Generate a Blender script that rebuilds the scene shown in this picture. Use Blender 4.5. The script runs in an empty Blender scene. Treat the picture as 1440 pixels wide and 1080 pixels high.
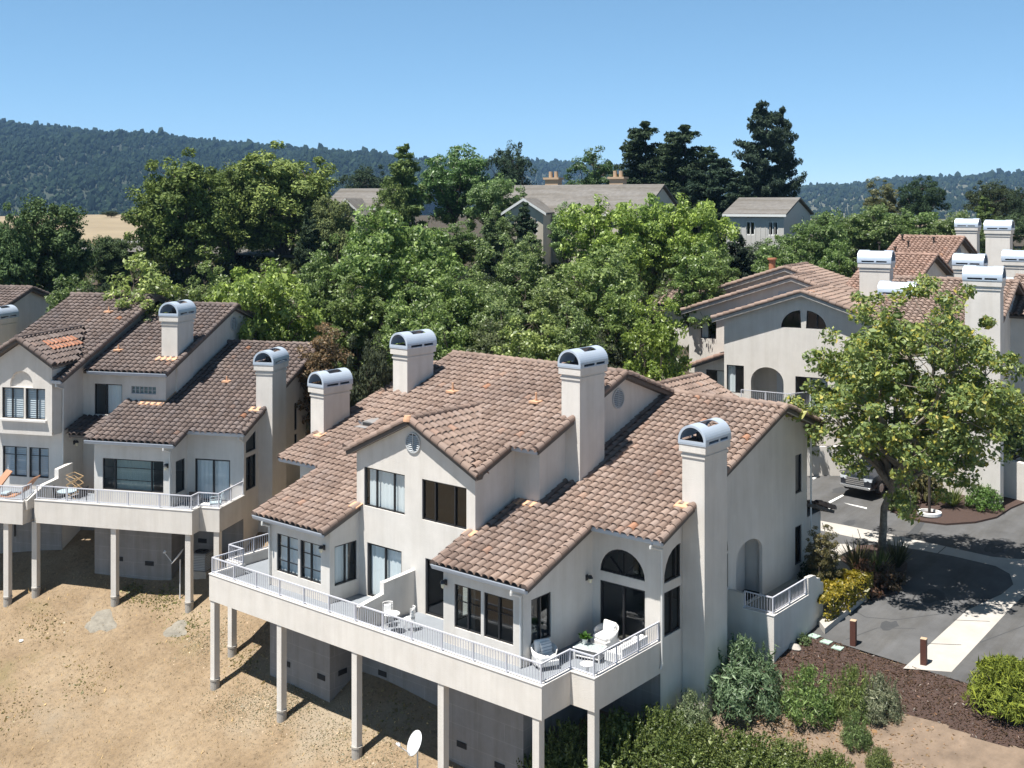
import bpy, math, random
import numpy as np
from mathutils import Vector, Matrix
from mathutils.geometry import tessellate_polygon
R = math.radians
scn = bpy.context.scene
COL = scn.collection
# ------------------------------------------------------------------ camera
TH = R(39.35); FPX = 1608.0; HY = 285.0
CAM = np.array([29.98, -27.72, 14.84])
RV = np.array([math.cos(TH), math.sin(TH), 0]); WV = np.array([-math.sin(TH), math.cos(TH), 0])
def D(x, y, d):
    """world point seen at photo position x, y at distance d along the view axis"""
    return CAM + d*(RV*(x-720)/FPX + WV - np.array([0, 0, (y-HY)/FPX]))
def plane_pt(x, y, z0, slope=0.0, v0=0.0):
    d = RV*(x-720)/FPX + WV - np.array([0, 0, (y-HY)/FPX])
    s = (z0 + slope*(CAM[1]-v0) - CAM[2])/(d[2]-slope*d[1])
    return CAM + s*d
cd = bpy.data.cameras.new('camera'); cam = bpy.data.objects.new('camera', cd); COL.objects.link(cam)
cam.location = CAM; cam.rotation_euler = (R(90), 0, TH)
cd.sensor_width = 36; cd.lens = FPX/1440*36; cd.shift_y = -(540-HY)/1440; cd.clip_start = .5; cd.clip_end = 20000
scn.camera = cam
# ------------------------------------------------------------------ materials
MATS = {}
def mat(name, col, rough=.8, metal=0., noise=0., nscale=8., bump=0., bscale=60., col2=None, spec=.5, obj_rand=0.):
    m = bpy.data.materials.new(name); m.use_nodes = True; nt = m.node_tree; N = nt.nodes; L = nt.links
    b = N['Principled BSDF']; b.inputs['Roughness'].default_value = rough; b.inputs['Metallic'].default_value = metal
    b.inputs['Specular IOR Level'].default_value = spec
    b.inputs['Base Color'].default_value = (*col, 1)
    if noise or bump:
        tc = N.new('ShaderNodeTexCoord')
    if noise:
        n1 = N.new('ShaderNodeTexNoise'); n1.inputs['Scale'].default_value = nscale; n1.inputs['Detail'].default_value = 6; n1.inputs['Roughness'].default_value = .65
        L.new(tc.outputs['Object'], n1.inputs['Vector'])
        cr = N.new('ShaderNodeValToRGB'); c2 = col2 or tuple(c*(1-noise) for c in col)
        cr.color_ramp.elements[0].position = .3; cr.color_ramp.elements[1].position = .7
        cr.color_ramp.elements[0].color = (*c2, 1); cr.color_ramp.elements[1].color = (*col, 1)
        L.new(n1.outputs['Fac'], cr.inputs['Fac']); L.new(cr.outputs['Color'], b.inputs['Base Color'])
    if bump:
        n2 = N.new('ShaderNodeTexNoise'); n2.inputs['Scale'].default_value = bscale; n2.inputs['Detail'].default_value = 4
        L.new(tc.outputs['Object'], n2.inputs['Vector'])
        bp = N.new('ShaderNodeBump'); bp.inputs['Strength'].default_value = bump; bp.inputs['Distance'].default_value = .03
        L.new(n2.outputs['Fac'], bp.inputs['Height']); L.new(bp.outputs['Normal'], b.inputs['Normal'])
    MATS[name] = m; return m
def ramp_mat(name, stops, rough=.85, tint=False, transl=0., spec=.3, blotch=None):
    """colour picked per separate piece of the mesh (tile, leaf, stone), optionally times the object colour"""
    m = bpy.data.materials.new(name); m.use_nodes = True; nt = m.node_tree; N = nt.nodes; L = nt.links
    b = N['Principled BSDF']; b.inputs['Roughness'].default_value = rough; b.inputs['Specular IOR Level'].default_value = spec
    g = N.new('ShaderNodeNewGeometry'); cr = N.new('ShaderNodeValToRGB'); el = cr.color_ramp.elements
    el[0].position = stops[0][0]; el[0].color = (*stops[0][1], 1); el[1].position = stops[-1][0]; el[1].color = (*stops[-1][1], 1)
    for p, c in stops[1:-1]:
        e = el.new(p); e.color = (*c, 1)
    L.new(g.outputs['Random Per Island'], cr.inputs['Fac']); out = cr.outputs['Color']
    def mul(a, bb, fac=1.):
        mx = N.new('ShaderNodeMix'); mx.data_type = 'RGBA'; mx.blend_type = 'MULTIPLY'; mx.inputs['Factor'].default_value = fac
        L.new(a, mx.inputs['A']); L.new(bb, mx.inputs['B']); return mx.outputs['Result']
    if tint:
        oi = N.new('ShaderNodeObjectInfo'); out = mul(out, oi.outputs['Color'])
    if blotch:
        tc = N.new('ShaderNodeTexCoord'); n1 = N.new('ShaderNodeTexNoise'); n1.inputs['Scale'].default_value = blotch[0]; n1.inputs['Detail'].default_value = 5
        L.new(tc.outputs['Object'], n1.inputs['Vector'])
        c2 = N.new('ShaderNodeValToRGB'); c2.color_ramp.elements[0].position = .32; c2.color_ramp.elements[1].position = .68
        c2.color_ramp.elements[0].color = (*blotch[1], 1); c2.color_ramp.elements[1].color = (1, 1, 1, 1)
        L.new(n1.outputs['Fac'], c2.inputs['Fac']); out = mul(out, c2.outputs['Color'])
    L.new(out, b.inputs['Base Color'])
    if transl:
        tr = N.new('ShaderNodeBsdfTranslucent'); mxs = N.new('ShaderNodeMixShader'); mxs.inputs['Fac'].default_value = transl
        hs = N.new('ShaderNodeHueSaturation'); hs.inputs['Value'].default_value = 1.5; hs.inputs['Saturation'].default_value = 1.1; L.new(out, hs.inputs['Color'])
        L.new(hs.outputs['Color'], tr.inputs['Color']); o = N['Material Output']
        L.new(b.outputs['BSDF'], mxs.inputs[1]); L.new(tr.outputs['BSDF'], mxs.inputs[2]); L.new(mxs.outputs['Shader'], o.inputs['Surface'])
    MATS[name] = m; return m
def glass_mat(name, tint=(.55, .6, .6), refl=.06):
    m = bpy.data.materials.new(name); m.use_nodes = True; nt = m.node_tree; N = nt.nodes; L = nt.links
    N.remove(N['Principled BSDF']); t = N.new('ShaderNodeBsdfTransparent'); t.inputs['Color'].default_value = (*tint, 1)
    g = N.new('ShaderNodeBsdfGlossy'); g.inputs['Roughness'].default_value = .02; g.inputs['Color'].default_value = (.9, .95, 1, 1)
    lw = N.new('ShaderNodeLayerWeight'); pw = N.new('ShaderNodeMath'); pw.operation = 'POWER'; pw.inputs[1].default_value = 4.; f = N.new('ShaderNodeMath'); f.operation = 'MULTIPLY_ADD'; f.inputs[1].default_value = .6; f.inputs[2].default_value = refl; mx = N.new('ShaderNodeMixShader')
    L.new(lw.outputs['Facing'], pw.inputs[0]); L.new(pw.outputs['Value'], f.inputs[0]); L.new(f.outputs['Value'], mx.inputs['Fac']); L.new(t.outputs['BSDF'], mx.inputs[1]); L.new(g.outputs['BSDF'], mx.inputs[2])
    L.new(mx.outputs['Shader'], N['Material Output'].inputs['Surface']); MATS[name] = m; return m
M = MATS
mat('stucco', (.69, .655, .608), .92, noise=.13, nscale=.9, bump=.35, bscale=45)
def weathered(name, streak=.16, scale=(2.2, 2.2, .16), amt=.8):
    """faint rain streaks and patchy repainting"""
    nt = MATS[name].node_tree; N, L = nt.nodes, nt.links; b = N['Principled BSDF']; src = b.inputs['Base Color'].links[0].from_socket; tc = N.new('ShaderNodeTexCoord'); mp = N.new('ShaderNodeMapping'); mp.inputs['Scale'].default_value = scale
    n = N.new('ShaderNodeTexNoise'); n.inputs['Scale'].default_value = 1.; n.inputs['Detail'].default_value = 7; n.inputs['Roughness'].default_value = .7; L.new(tc.outputs['Object'], mp.inputs['Vector']); L.new(mp.outputs['Vector'], n.inputs['Vector'])
    c = N.new('ShaderNodeValToRGB'); c.color_ramp.elements[0].position = .36; c.color_ramp.elements[1].position = .58; c.color_ramp.elements[0].color = (1-streak*1.0, 1-streak*1.1, 1-streak*1.3, 1); c.color_ramp.elements[1].color = (1, 1, 1, 1)
    mx = N.new('ShaderNodeMix'); mx.data_type = 'RGBA'; mx.blend_type = 'MULTIPLY'; mx.inputs['Factor'].default_value = amt; L.new(n.outputs['Fac'], c.inputs['Fac']); L.new(src, mx.inputs['A']); L.new(c.outputs['Color'], mx.inputs['B']); L.new(mx.outputs['Result'], b.inputs['Base Color'])
weathered('stucco', .10)
mat('stucco_base', (.285, .275, .272), .95, noise=.14, nscale=2.2, bump=.2, bscale=40)
def blocks(name, sc=.42):
    nt = MATS[name].node_tree; N, L = nt.nodes, nt.links; b = N['Principled BSDF']; src = b.inputs['Base Color'].links[0].from_socket; tc = N.new('ShaderNodeTexCoord'); sp = N.new('ShaderNodeSeparateXYZ'); ad = N.new('ShaderNodeMath'); cb = N.new('ShaderNodeCombineXYZ'); br = N.new('ShaderNodeTexBrick')
    L.new(tc.outputs['Object'], sp.inputs['Vector']); L.new(sp.outputs['X'], ad.inputs[0]); L.new(sp.outputs['Y'], ad.inputs[1]); L.new(ad.outputs['Value'], cb.inputs['X']); L.new(sp.outputs['Z'], cb.inputs['Y']); L.new(cb.outputs['Vector'], br.inputs['Vector'])
    br.inputs['Scale'].default_value = 1.; br.inputs['Brick Width'].default_value = 2.4; br.inputs['Row Height'].default_value = .62; br.inputs['Mortar Size'].default_value = .016; br.inputs['Color1'].default_value = (1, 1, 1, 1); br.inputs['Color2'].default_value = (.95, .95, .95, 1); br.inputs['Mortar'].default_value = (1.14, 1.14, 1.12, 1)
    mx = N.new('ShaderNodeMix'); mx.data_type = 'RGBA'; mx.blend_type = 'MULTIPLY'; mx.inputs['Factor'].default_value = 1.; L.new(src, mx.inputs['A']); L.new(br.outputs['Color'], mx.inputs['B']); L.new(mx.outputs['Result'], b.inputs['Base Color'])
blocks('stucco_base'); weathered('stucco_base', .2)
mat('stucco_grey', (.50, .48, .46), .92, noise=.1, nscale=1.6, bump=.2, bscale=55)
mat('siding', (.56, .51, .42), .85, noise=.12, nscale=3)
mat('siding_grey', (.52, .51, .48), .85, noise=.12, nscale=3)
mat('rake_board', (.11, .095, .085), .8, noise=.15, nscale=5)  # darkened to paint in the black shadow line under the rake tiles
mat('soffit', (.36, .34, .32), .9)
mat('gutter', (.42, .47, .54), .45, noise=.1, nscale=6)
mat('pipe', (.62, .62, .60), .5)
mat('rail_paint', (.50, .51, .56), .4)
mat('curb_cap', (.72, .69, .65), .6, noise=.1, nscale=4)
mat('deck_floor', (.235, .255, .28), .8, noise=.12, nscale=2.5)
mat('metal_cap', (.52, .59, .68), .38, metal=.25, noise=.08, nscale=3)
mat('flue_dark', (.035, .03, .03), .7)
mat('bronze', (.016, .016, .018), .45)
mat('white_frame', (.7, .7, .68), .5)
mat('blind', (.74, .78, .80), .8)
mat('curtain', (.30, .36, .34), .9)
mat('shutter', (.62, .66, .70), .7)
mat('lamp_metal', (.03, .03, .035), .4)
mat('lamp_glass', (.75, .68, .5), .2)
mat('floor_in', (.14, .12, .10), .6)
mat('vent_grey', (.46, .48, .49), .7)
mat('vent_dark', (.03, .028, .028), .8)
mat('flash_terracotta', (.62, .36, .22), .85, noise=.2, nscale=9)
mat('wicker_white', (.80, .79, .77), .7, noise=.1, nscale=30, bump=.3, bscale=90)
mat('cushion', (.80, .79, .77), .9)
mat('cushion_grey', (.42, .44, .47), .9)
mat('black_metal', (.02, .02, .022), .45)
mat('wood_light', (.50, .34, .18), .7, noise=.2, nscale=20)
mat('lounge_tan', (.42, .22, .13), .7, noise=.15, nscale=5)
mat('cloth_blue', (.34, .42, .46), .9)
mat('pot_white', (.7, .69, .66), .6)
mat('dish_grey', (.62, .63, .64), .5)
mat('ac_grey', (.20, .21, .22), .6)
mat('spill', (.27, .245, .20), .95, noise=.4, nscale=4, bump=.6, bscale=14); mat('bare_soil', (.225, .165, .118), .97, noise=.45, nscale=1.5, bump=.7, bscale=9)
mat('conc_foot', (.40, .37, .33), .95, noise=.2, nscale=6, bump=.3, bscale=30)
mat('asphalt', (.125, .125, .127), .9, noise=.38, nscale=.55, bump=.25, bscale=120, spec=.25); weathered('asphalt', .30, (.9, .12, 1), .7)
mat('asphalt_patch', (.055, .057, .06), .9, noise=.2, nscale=4)
mat('concrete', (.44, .41, .37), .92, noise=.18, nscale=1.3, bump=.15, bscale=70)
mat('paint_white', (.72, .72, .70), .7, noise=.15, nscale=6)
mat('bollard_wood', (.10, .035, .022), .75, noise=.3, nscale=12, bump=.3, bscale=40)
mat('paver_green', (.36, .48, .40), .9, noise=.15, nscale=8)
mat('car_paint', (.018, .022, .03), .22, spec=.6)
mat('car_glass', (.01, .012, .014), .06, spec=.8)
mat('chrome', (.62, .64, .66), .25, metal=.8)
mat('tyre', (.015, .015, .016), .85)
mat('headlight', (.6, .64, .68), .1)
mat('bark', (.12, .095, .075), .95, noise=.35, nscale=7, bump=.5, bscale=25)
mat('bark_pale', (.30, .26, .21), .9, noise=.5, nscale=5, bump=.3, bscale=20, col2=(.10, .08, .065))
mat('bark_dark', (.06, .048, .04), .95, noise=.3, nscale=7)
mat('shingle', (.185, .175, .165), .95, noise=.3, nscale=2.5, bump=.6, bscale=14); weathered('shingle', .35, (.12, .9, 1.6), 1.)
mat('shingle_tan', (.22, .19, .165), .95, noise=.25, nscale=2.5, bump=.6, bscale=14)
mat('brick_tan', (.50, .36, .24), .9, noise=.2, nscale=10)
mat('terracotta', (.42, .17, .09), .85)
glass_mat('glass', (.62, .67, .67)); glass_mat('glass_clear', (.90, .93, .93))
TILE = [(0., (.215, .155, .125)), (.2, (.255, .184, .148)), (.45, (.292, .214, .173)), (.62, (.272, .205, .171)), (.8, (.315, .232, .188)), (.93, (.31, .24, .205)), (.99, (.335, .222, .168)), (.9975, (.37, .21, .14)), (1., (.40, .21, .13))]
ramp_mat('tile', TILE, .88, blotch=(.35, (.72, .72, .74)))
ramp_mat('tile_dark', [(p, (c[0]*.62, c[1]*.66, c[2]*.72)) for p, c in TILE[:-2]]+[(1., (.30, .15, .09))], .88, blotch=(.4, (.66, .68, .72)))
ramp_mat('tile_pink', [(p, (min(1, c[0]*1.12), c[1]*1.02, c[2]*1.0)) for p, c in TILE[:-2]]+[(1., (.40, .24, .16))], .88, blotch=(.3, (.75, .75, .75)))
ramp_mat('tile_red', [(0., (.26, .12, .075)), (.5, (.34, .155, .095)), (1., (.40, .20, .13))], .88)
LEAF = [(0., (.45, .52, .36)), (.3, (.75, .78, .62)), (.55, (.95, .95, .8)), (.78, (1.2, 1.16, 1.0)), (.90, (1.6, 1.5, 1.3)), (.97, (2.2, 2.0, 1.8)), (1., (2.6, 2.3, 2.0))]  # palest stops paint sunlit highlights into random leaves
ramp_mat('leaf', LEAF, .42, tint=True, transl=.36, spec=.45)
ramp_mat('needle', [(0., (.45, .5, .42)), (.5, (.9, .9, .85)), (.85, (1.25, 1.2, 1.0)), (1., (1.6, 1.45, 1.0))], .75, tint=True, transl=.15, spec=.25)
ramp_mat('leaf_autumn', [(0., (.42, .50, .34)), (.35, (.8, .84, .62)), (.6, (1.05, 1.04, .75)), (.8, (1.35, 1.2, .7)), (.92, (1.8, 1.4, .7)), (.97, (2.2, 1.5, .6)), (1., (2.2, 1.3, .6))], .5, tint=True, transl=.3, spec=.5)
# ------------------------------------------------------------------ mesh collector
class MB:
    def __init__(s): s.v = []; s.f = []; s.m = []
    def add(s, vs, fs, mi=0):
        o = len(s.v); s.v += [tuple(p) for p in vs]
        for f in fs: s.f.append(tuple(i+o for i in f)); s.m.append(mi)
    def box(s, a0, a1, b0, b1, c0, c1, mi=0):
        s.add([(a0,b0,c0),(a1,b0,c0),(a1,b1,c0),(a0,b1,c0),(a0,b0,c1),(a1,b0,c1),(a1,b1,c1),(a0,b1,c1)],
              [(0,3,2,1),(4,5,6,7),(0,1,5,4),(1,2,6,5),(2,3,7,6),(3,0,4,7)], mi)
    def obox(s, c, ax, ay, az, mi=0):
        c, ax, ay, az = map(np.array, (c, ax, ay, az)); vs = [c+i*ax+j*ay+k*az for k in (-1,1) for j, i in ((-1,-1),(-1,1),(1,1),(1,-1))]
        s.add(vs, [(0,3,2,1),(4,5,6,7),(0,1,5,4),(1,2,6,5),(2,3,7,6),(3,0,4,7)], mi)
    def tube(s, p, q, r0, r1=None, n=8, mi=0, cap=True):
        p = np.array(p, float); q = np.array(q, float); r1 = r0 if r1 is None else r1
        d = q-p; d /= np.linalg.norm(d)+1e-9; a = np.cross(d, (0,0,1.) if abs(d[2]) < .9 else (1.,0,0)); a /= np.linalg.norm(a); b = np.cross(d, a)
        vs = [c+r*(math.cos(t)*a+math.sin(t)*b) for c, r in ((p,r0),(q,r1)) for t in [2*math.pi*i/n for i in range(n)]]
        fs = [(i,(i+1)%n,n+(i+1)%n,n+i) for i in range(n)]
        if cap: fs += [tuple(range(n-1,-1,-1)), tuple(range(n,2*n))]
        s.add(vs, fs, mi)
    def path(s, pts, r, n=8, mi=0):
        for i in range(len(pts)-1):
            r0 = r[i] if isinstance(r, (list, tuple)) else r; r1 = r[i+1] if isinstance(r, (list, tuple)) else r
            s.tube(pts[i], pts[i+1], r0, r1, n, mi)
    def lathe(s, prof, c=(0,0,0), n=20, mi=0, axis=None):
        vs = []; 
        for r, z in prof:
            for i in range(n):
                t = 2*math.pi*i/n; vs.append((c[0]+r*math.cos(t), c[1]+r*math.sin(t), c[2]+z))
        fs = [(j*n+i, j*n+(i+1)%n, (j+1)*n+(i+1)%n, (j+1)*n+i) for j in range(len(prof)-1) for i in range(n)]
        s.add(vs, fs, mi)
    def prism(s, pts, z0, z1, mi=0):
        """pts: 2D outline; z0/z1 numbers or functions of (x, y)"""
        g0 = z0 if callable(z0) else (lambda x, y: z0); g1 = z1 if callable(z1) else (lambda x, y: z1)
        n = len(pts); vs = [(x,y,g0(x,y)) for x, y in pts]+[(x,y,g1(x,y)) for x, y in pts]
        tr = tessellate_polygon([[Vector((x,y,0)) for x, y in pts]])
        fs = [(i,(i+1)%n,n+(i+1)%n,n+i) for i in range(n)]
        for t in tr: fs += [(t[0],t[1],t[2]), (t[2]+n,t[1]+n,t[0]+n)]
        s.add(vs, fs, mi)
    def xprism(s, prof, p, d, u, w, L, mi=0):
        """profile points (i, j) -> p + i*u + j*w, extruded by L along d"""
        p, d, u, w = map(np.array, (p, d, u, w)); n = len(prof)
        vs = [p+i*u+j*w for i, j in prof]+[p+i*u+j*w+d*L for i, j in prof]
        s.add(vs, [(i,(i+1)%n,n+(i+1)%n,n+i) for i in range(n)]+[tuple(range(n-1,-1,-1)), tuple(range(n,2*n))], mi)
    def build(s, name, m, parent=None, smooth=False, bevel=0., label=None, solid=0.):
        me = bpy.data.meshes.new(name); me.from_pydata(s.v, [], s.f)
        ms = m if isinstance(m, (list, tuple)) else [m]
        for x in ms: me.materials.append(M[x])
        if len(ms) > 1: me.polygons.foreach_set('material_index', s.m)
        if smooth: me.polygons.foreach_set('use_smooth', [True]*len(me.polygons))
        me.update(); o = bpy.data.objects.new(name, me); COL.objects.link(o)
        if parent: o.parent = parent
        if label: o['label'] = label
        if solid:
            md = o.modifiers.new('solid', 'SOLIDIFY'); md.thickness = solid; md.offset = 0
        if bevel:
            md = o.modifiers.new('bevel', 'BEVEL'); md.width = bevel; md.segments = 3; md.limit_method = 'ANGLE'
        return o
def npmesh(name, V, F, m, parent=None, smooth=False):
    """V (n,3), F (k,c) arrays with the same number of corners per face"""
    me = bpy.data.meshes.new(name); k, c = F.shape
    me.vertices.add(len(V)); me.vertices.foreach_set('co', V.astype(np.float32).ravel())
    me.loops.add(k*c); me.loops.foreach_set('vertex_index', F.astype(np.int32).ravel())
    me.polygons.add(k); me.polygons.foreach_set('loop_start', np.arange(0, k*c, c, dtype=np.int32))
    me.update(calc_edges=True); me.materials.append(M[m])
    me.polygons.foreach_set('use_smooth', [smooth]*k)
    if name is None: return me
    o = bpy.data.objects.new(name, me); COL.objects.link(o)
    if parent: o.parent = parent
    return o
def tag(o, label, cat, group=None, kind=None):
    if kind: o['kind'] = kind
    if label: o['label'] = label
    if cat: o['category'] = cat
    if group: o['group'] = group
    return o
def thing(name, label, cat, loc=(0,0,0), rz=0., group=None):
    o = bpy.data.objects.new(name, None); COL.objects.link(o); o.location = loc; o.rotation_euler = (0,0,rz); o.empty_display_size = .2
    return tag(o, label, cat, group)
def copy_tree(o, parent=None):
    c = o.copy(); COL.objects.link(c)
    if parent: c.parent = parent
    for ch in o.children: copy_tree(ch, c)
    return c
# ------------------------------------------------------------------ house pieces (local frame a right, b back, z up)
def V2(p): return np.array(p, float)
class Wall:
    """one flat stucco wall from P to Q (seen from outside P is left), with real openings"""
    def __init__(s, P, Q, outline):
        s.P = V2(P); s.Q = V2(Q); d = s.Q-s.P; s.len = float(np.hypot(*d)); s.d = d/s.len; s.n = np.array([s.d[1], -s.d[0]])
        s.out = outline if isinstance(outline, list) else [(0, outline[0]), (s.len, outline[0]), (s.len, outline[1]), (0, outline[1])]; s.holes = []
    def p3(s, t, z, dep=0.):
        q = s.P+s.d*t-s.n*dep; return (q[0], q[1], z)
    def fill(s, mb, depth=.13, mi=0):
        polys = [s.out]+s.holes; flat = [p for pl in polys for p in pl]
        tr = tessellate_polygon([[Vector((x, z, 0)) for x, z in pl] for pl in polys])
        fs = []
        for t in tr:
            (x0,z0),(x1,z1),(x2,z2) = [flat[i] for i in t]
            fs.append(t if (x1-x0)*(z2-z0)-(x2-x0)*(z1-z0) > 0 else (t[0], t[2], t[1]))
        mb.add([s.p3(x, z) for x, z in flat], fs, mi)
        for h in s.holes:
            n = len(h); mb.add([s.p3(x, z) for x, z in h]+[s.p3(x, z, depth) for x, z in h], [(i,(i+1)%n,n+(i+1)%n,n+i) for i in range(n)], mi)
def rect(a, b, c, d): return [(a, c), (b, c), (b, d), (a, d)]
def archpts(a, b, z0, zs, n=14, h=None):
    """rectangle a..b from z0 up to spring zs with a half-round top of rise h"""
    r = (b-a)/2; h = r if h is None else h; cx = (a+b)/2
    top = [(cx+r*math.cos(math.pi*i/n), zs+h*math.sin(math.pi*i/n)) for i in range(n+1)]
    return ([(a, z0), (b, z0)]+top) if zs > z0+1e-6 else top
def window(house, wall, poly, mull=(), hbar=(), blind=None, glass='glass', name='window', frame='bronze', fw=.05, bmat='blind', label=None, rays=False, slats=False):
    """frame mesh with pane and blind children, set into the wall's opening"""
    wall.holes.append(poly); mb = MB(); n = len(poly); xs = [p[0] for p in poly]; zs = [p[1] for p in poly]
    x0, x1, z0, z1 = min(xs), max(xs), min(zs), max(zs); dn = np.array([*(-wall.n), 0])
    def bar(p, q, w, d0=.045, d1=.115):
        p3 = np.array(wall.p3(*p)); q3 = np.array(wall.p3(*q)); t = q3-p3; L = np.linalg.norm(t)
        if L < 1e-6: return
        t /= L; side = np.cross(t, dn); mb.obox((p3+q3)/2+dn*(d0+d1)/2, t*(L/2), side*w, dn*(d1-d0)/2)
    cx, cz = sum(xs)/n, sum(zs)/n
    for i in range(n):
        p, q = poly[i], poly[(i+1) % n]; mx, mz = (p[0]+q[0])/2, (p[1]+q[1])/2
        d = math.hypot(cx-mx, cz-mz)+1e-6; ox, oz = (cx-mx)/d*fw*.5, (cz-mz)/d*fw*.5
        bar((p[0]+ox, p[1]+oz), (q[0]+ox, q[1]+oz), fw/2)
    def top_at(x):
        hit = []
        for i in range(n):
            p, q = poly[i], poly[(i+1) % n]
            if min(p[0], q[0]) <= x <= max(p[0], q[0]) and abs(q[0]-p[0]) > 1e-6: hit.append(p[1]+(q[1]-p[1])*(x-p[0])/(q[0]-p[0]))
        return (min(hit), max(hit)) if hit else (z0, z1)
    for f in mull:
        x = x0+f*(x1-x0); lo, hi = top_at(x); bar((x, lo), (x, hi), fw*.55, .03, .11)
    for f in hbar:
        z = z0+f*(z1-z0); bar((x0, z), (x1, z), .012, .06, .1)
    if rays:
        c = ((x0+x1)/2, z0); r = (x1-x0)/2
        for a in (45, 90, 135): bar(c, (c[0]+r*.8*math.cos(R(a)), c[1]+r*.8*math.sin(R(a))), .014, .05, .09)
    o = mb.build(name, frame, house, label=label)
    pb = MB(); tr = tessellate_polygon([[Vector((x, z, 0)) for x, z in poly]]); pb.add([wall.p3(x, z, .095) for x, z in poly], [tuple(t) for t in tr]); pb.build('pane', 'glass_clear' if blind and glass == 'glass' else glass, o)
    if blind:
        bb = MB()
        for f0, f1 in blind:
            xa, xb = x0+f0*(x1-x0), x0+f1*(x1-x0)
            if slats:
                k = int((z1-z0)/.10)
                for i in range(k):
                    za = z0+.02+i*(z1-z0-.04)/k; p, q = np.array(wall.p3(xa, za, .16)), np.array(wall.p3(xb, za, .16)); p2, q2 = np.array(wall.p3(xa, za+.085, .20)), np.array(wall.p3(xb, za+.085, .20))
                    bb.add([p, q, q2, p2], [(0,1,2,3)])
            else:
                k = max(2, int((xb-xa)/.11)); pts = []
                for i in range(k+1):
                    x = xa+(xb-xa)*i/k; dd = .19+(.03 if i % 2 else 0); pts += [wall.p3(x, z0+.02, dd), wall.p3(x, z1-.02, dd)]
                bb.add(pts, [(2*i, 2*i+2, 2*i+3, 2*i+1) for i in range(k)])
        bb.build('blind', bmat, o)
    return o
def pip(x, y, poly):
    ins = np.zeros(x.shape, bool); n = len(poly)
    for i in range(n):
        (xa, ya), (xb, yb) = poly[i], poly[(i+1) % n]
        if ya == yb: continue
        c = ((ya > y) != (yb > y)) & (x < (xb-xa)*(y-ya)/(yb-ya)+xa); ins ^= c
    return ins
TW, TL = .316, .37
def roof_plane(house, O, e1, poly, pitch_dir, pitch, m='tile', name='roof', W=TW, L=TL, seed=1, slab=.13, patch=None):
    """tiled roof: O is the eave origin, e1 runs along the eave, pitch_dir is the horizontal uphill direction; poly in (along, uphill horizontal) metres"""
    rng = np.random.default_rng(seed); k = math.sqrt(1+pitch*pitch)
    O = np.array(O, float); e1 = np.array([*e1, 0.]); e2 = np.array([pitch_dir[0], pitch_dir[1], pitch])/k; n = np.cross(e1, e2); n *= np.sign(n[2])
    pl = [(s, t*k) for s, t in poly]; ss = [p[0] for p in pl]; ts = [p[1] for p in pl]; s0, s1, t0, t1 = min(ss), max(ss), min(ts), max(ts)
    nc = max(1, round((s1-s0)/W)); W = (s1-s0)/nc; nr = max(1, math.ceil((t1-t0)/L)); 
    I, J = np.meshgrid(np.arange(nc), np.arange(nr)); I = I.ravel(); J = J.ravel()
    cs, ct = s0+(I+.5)*W, t0+(J+.5)*L; keep = pip(cs, np.minimum(ct, t1-.02), pl); I, J, cs = I[keep], J[keep], cs[keep]
    px = np.array([0, .07, .15, .30, .5, .70, .85, .93, 1.]); ph = np.array([0, .0, .062, .104, .12, .104, .06, .0, 0.]); K = len(px); T = len(I)
    S = s0+(I[:, None]+px[None])*W+rng.normal(0, .004, (T, 1)); tA = t0+J*L-.02+rng.normal(0, .006, T); tB = np.minimum(t0+(J+1)*L+.05, t1+.03)
    lift = .060+rng.normal(0, .005, T); hA = ph[None]+lift[:, None]; hB = ph[None]*.96+np.zeros((T, 1))
    def pt(S, t, h): return O+S[..., None]*e1+np.broadcast_to(t[:, None], S.shape)[..., None]*e2+h[..., None]*n
    Va, Vb, Vc = pt(S, tA, hA), pt(S, tB, hB), pt(S, tA+.012, hA-.022)
    V = np.stack([Va, Vb, Vc], 1).reshape(-1, 3); q = []
    for i in range(K-1): q += [(i, i+1, K+i+1, K+i), (2*K+i, 2*K+i+1, i+1, i)]
    F = (np.array(q)[None]+(np.arange(T)*3*K)[:, None, None]).reshape(-1, 4)
    o = npmesh(name, V, F, m, house)
    sb = MB(); tr = tessellate_polygon([[Vector((a, b, 0)) for a, b in pl]]); q3 = [O+a*e1+b*e2 for a, b in pl]; N_ = len(pl)
    sb.add([p+n*.0 for p in q3]+[p-n*slab for p in q3], [(i,(i+1)%N_,N_+(i+1)%N_,N_+i) for i in range(N_)]+[tuple(t) for t in tr]+[tuple(i+N_ for i in t) for t in tr])
    sb.build('roof_deck', 'rake_board', o)
    return o
def caps(house, p, q, m='tile', r=.125, seg=.40, name='ridge_cap', drop=0., seed=3):
    """row of half-round cap tiles from p to q"""
    rng = random.Random(seed); p = np.array(p, float); q = np.array(q, float); d = q-p; Ln = np.linalg.norm(d); d /= Ln; k = max(1, round(Ln/seg)); seg = Ln/k
    side = np.cross(d, (0,0,1.)); side /= np.linalg.norm(side); up = np.cross(side, d); mb = MB(); n = 8
    for i in range(k):
        a = p+d*(i*seg-.03); b = p+d*((i+1)*seg+.02); r0, r1 = r*1.08, r*.93; j = rng.uniform(-.008, .008); vs = []
        for c, rr, lf in ((a, r0, .03), (b, r1, .0)):
            for t in range(n+1):
                an = math.pi*(t/n)*1.3-.15*math.pi; vs.append(c+side*(rr*math.cos(an))+up*(rr*math.sin(an)+lf+j-drop))
        vs += [a+up*(.0-drop)]
        mb.add(vs, [(t, t+1, n+2+t, n+1+t) for t in range(n)]+[(t+1, t, 2*n+2) for t in range(n)])
    return mb.build(name, m, house)
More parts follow.
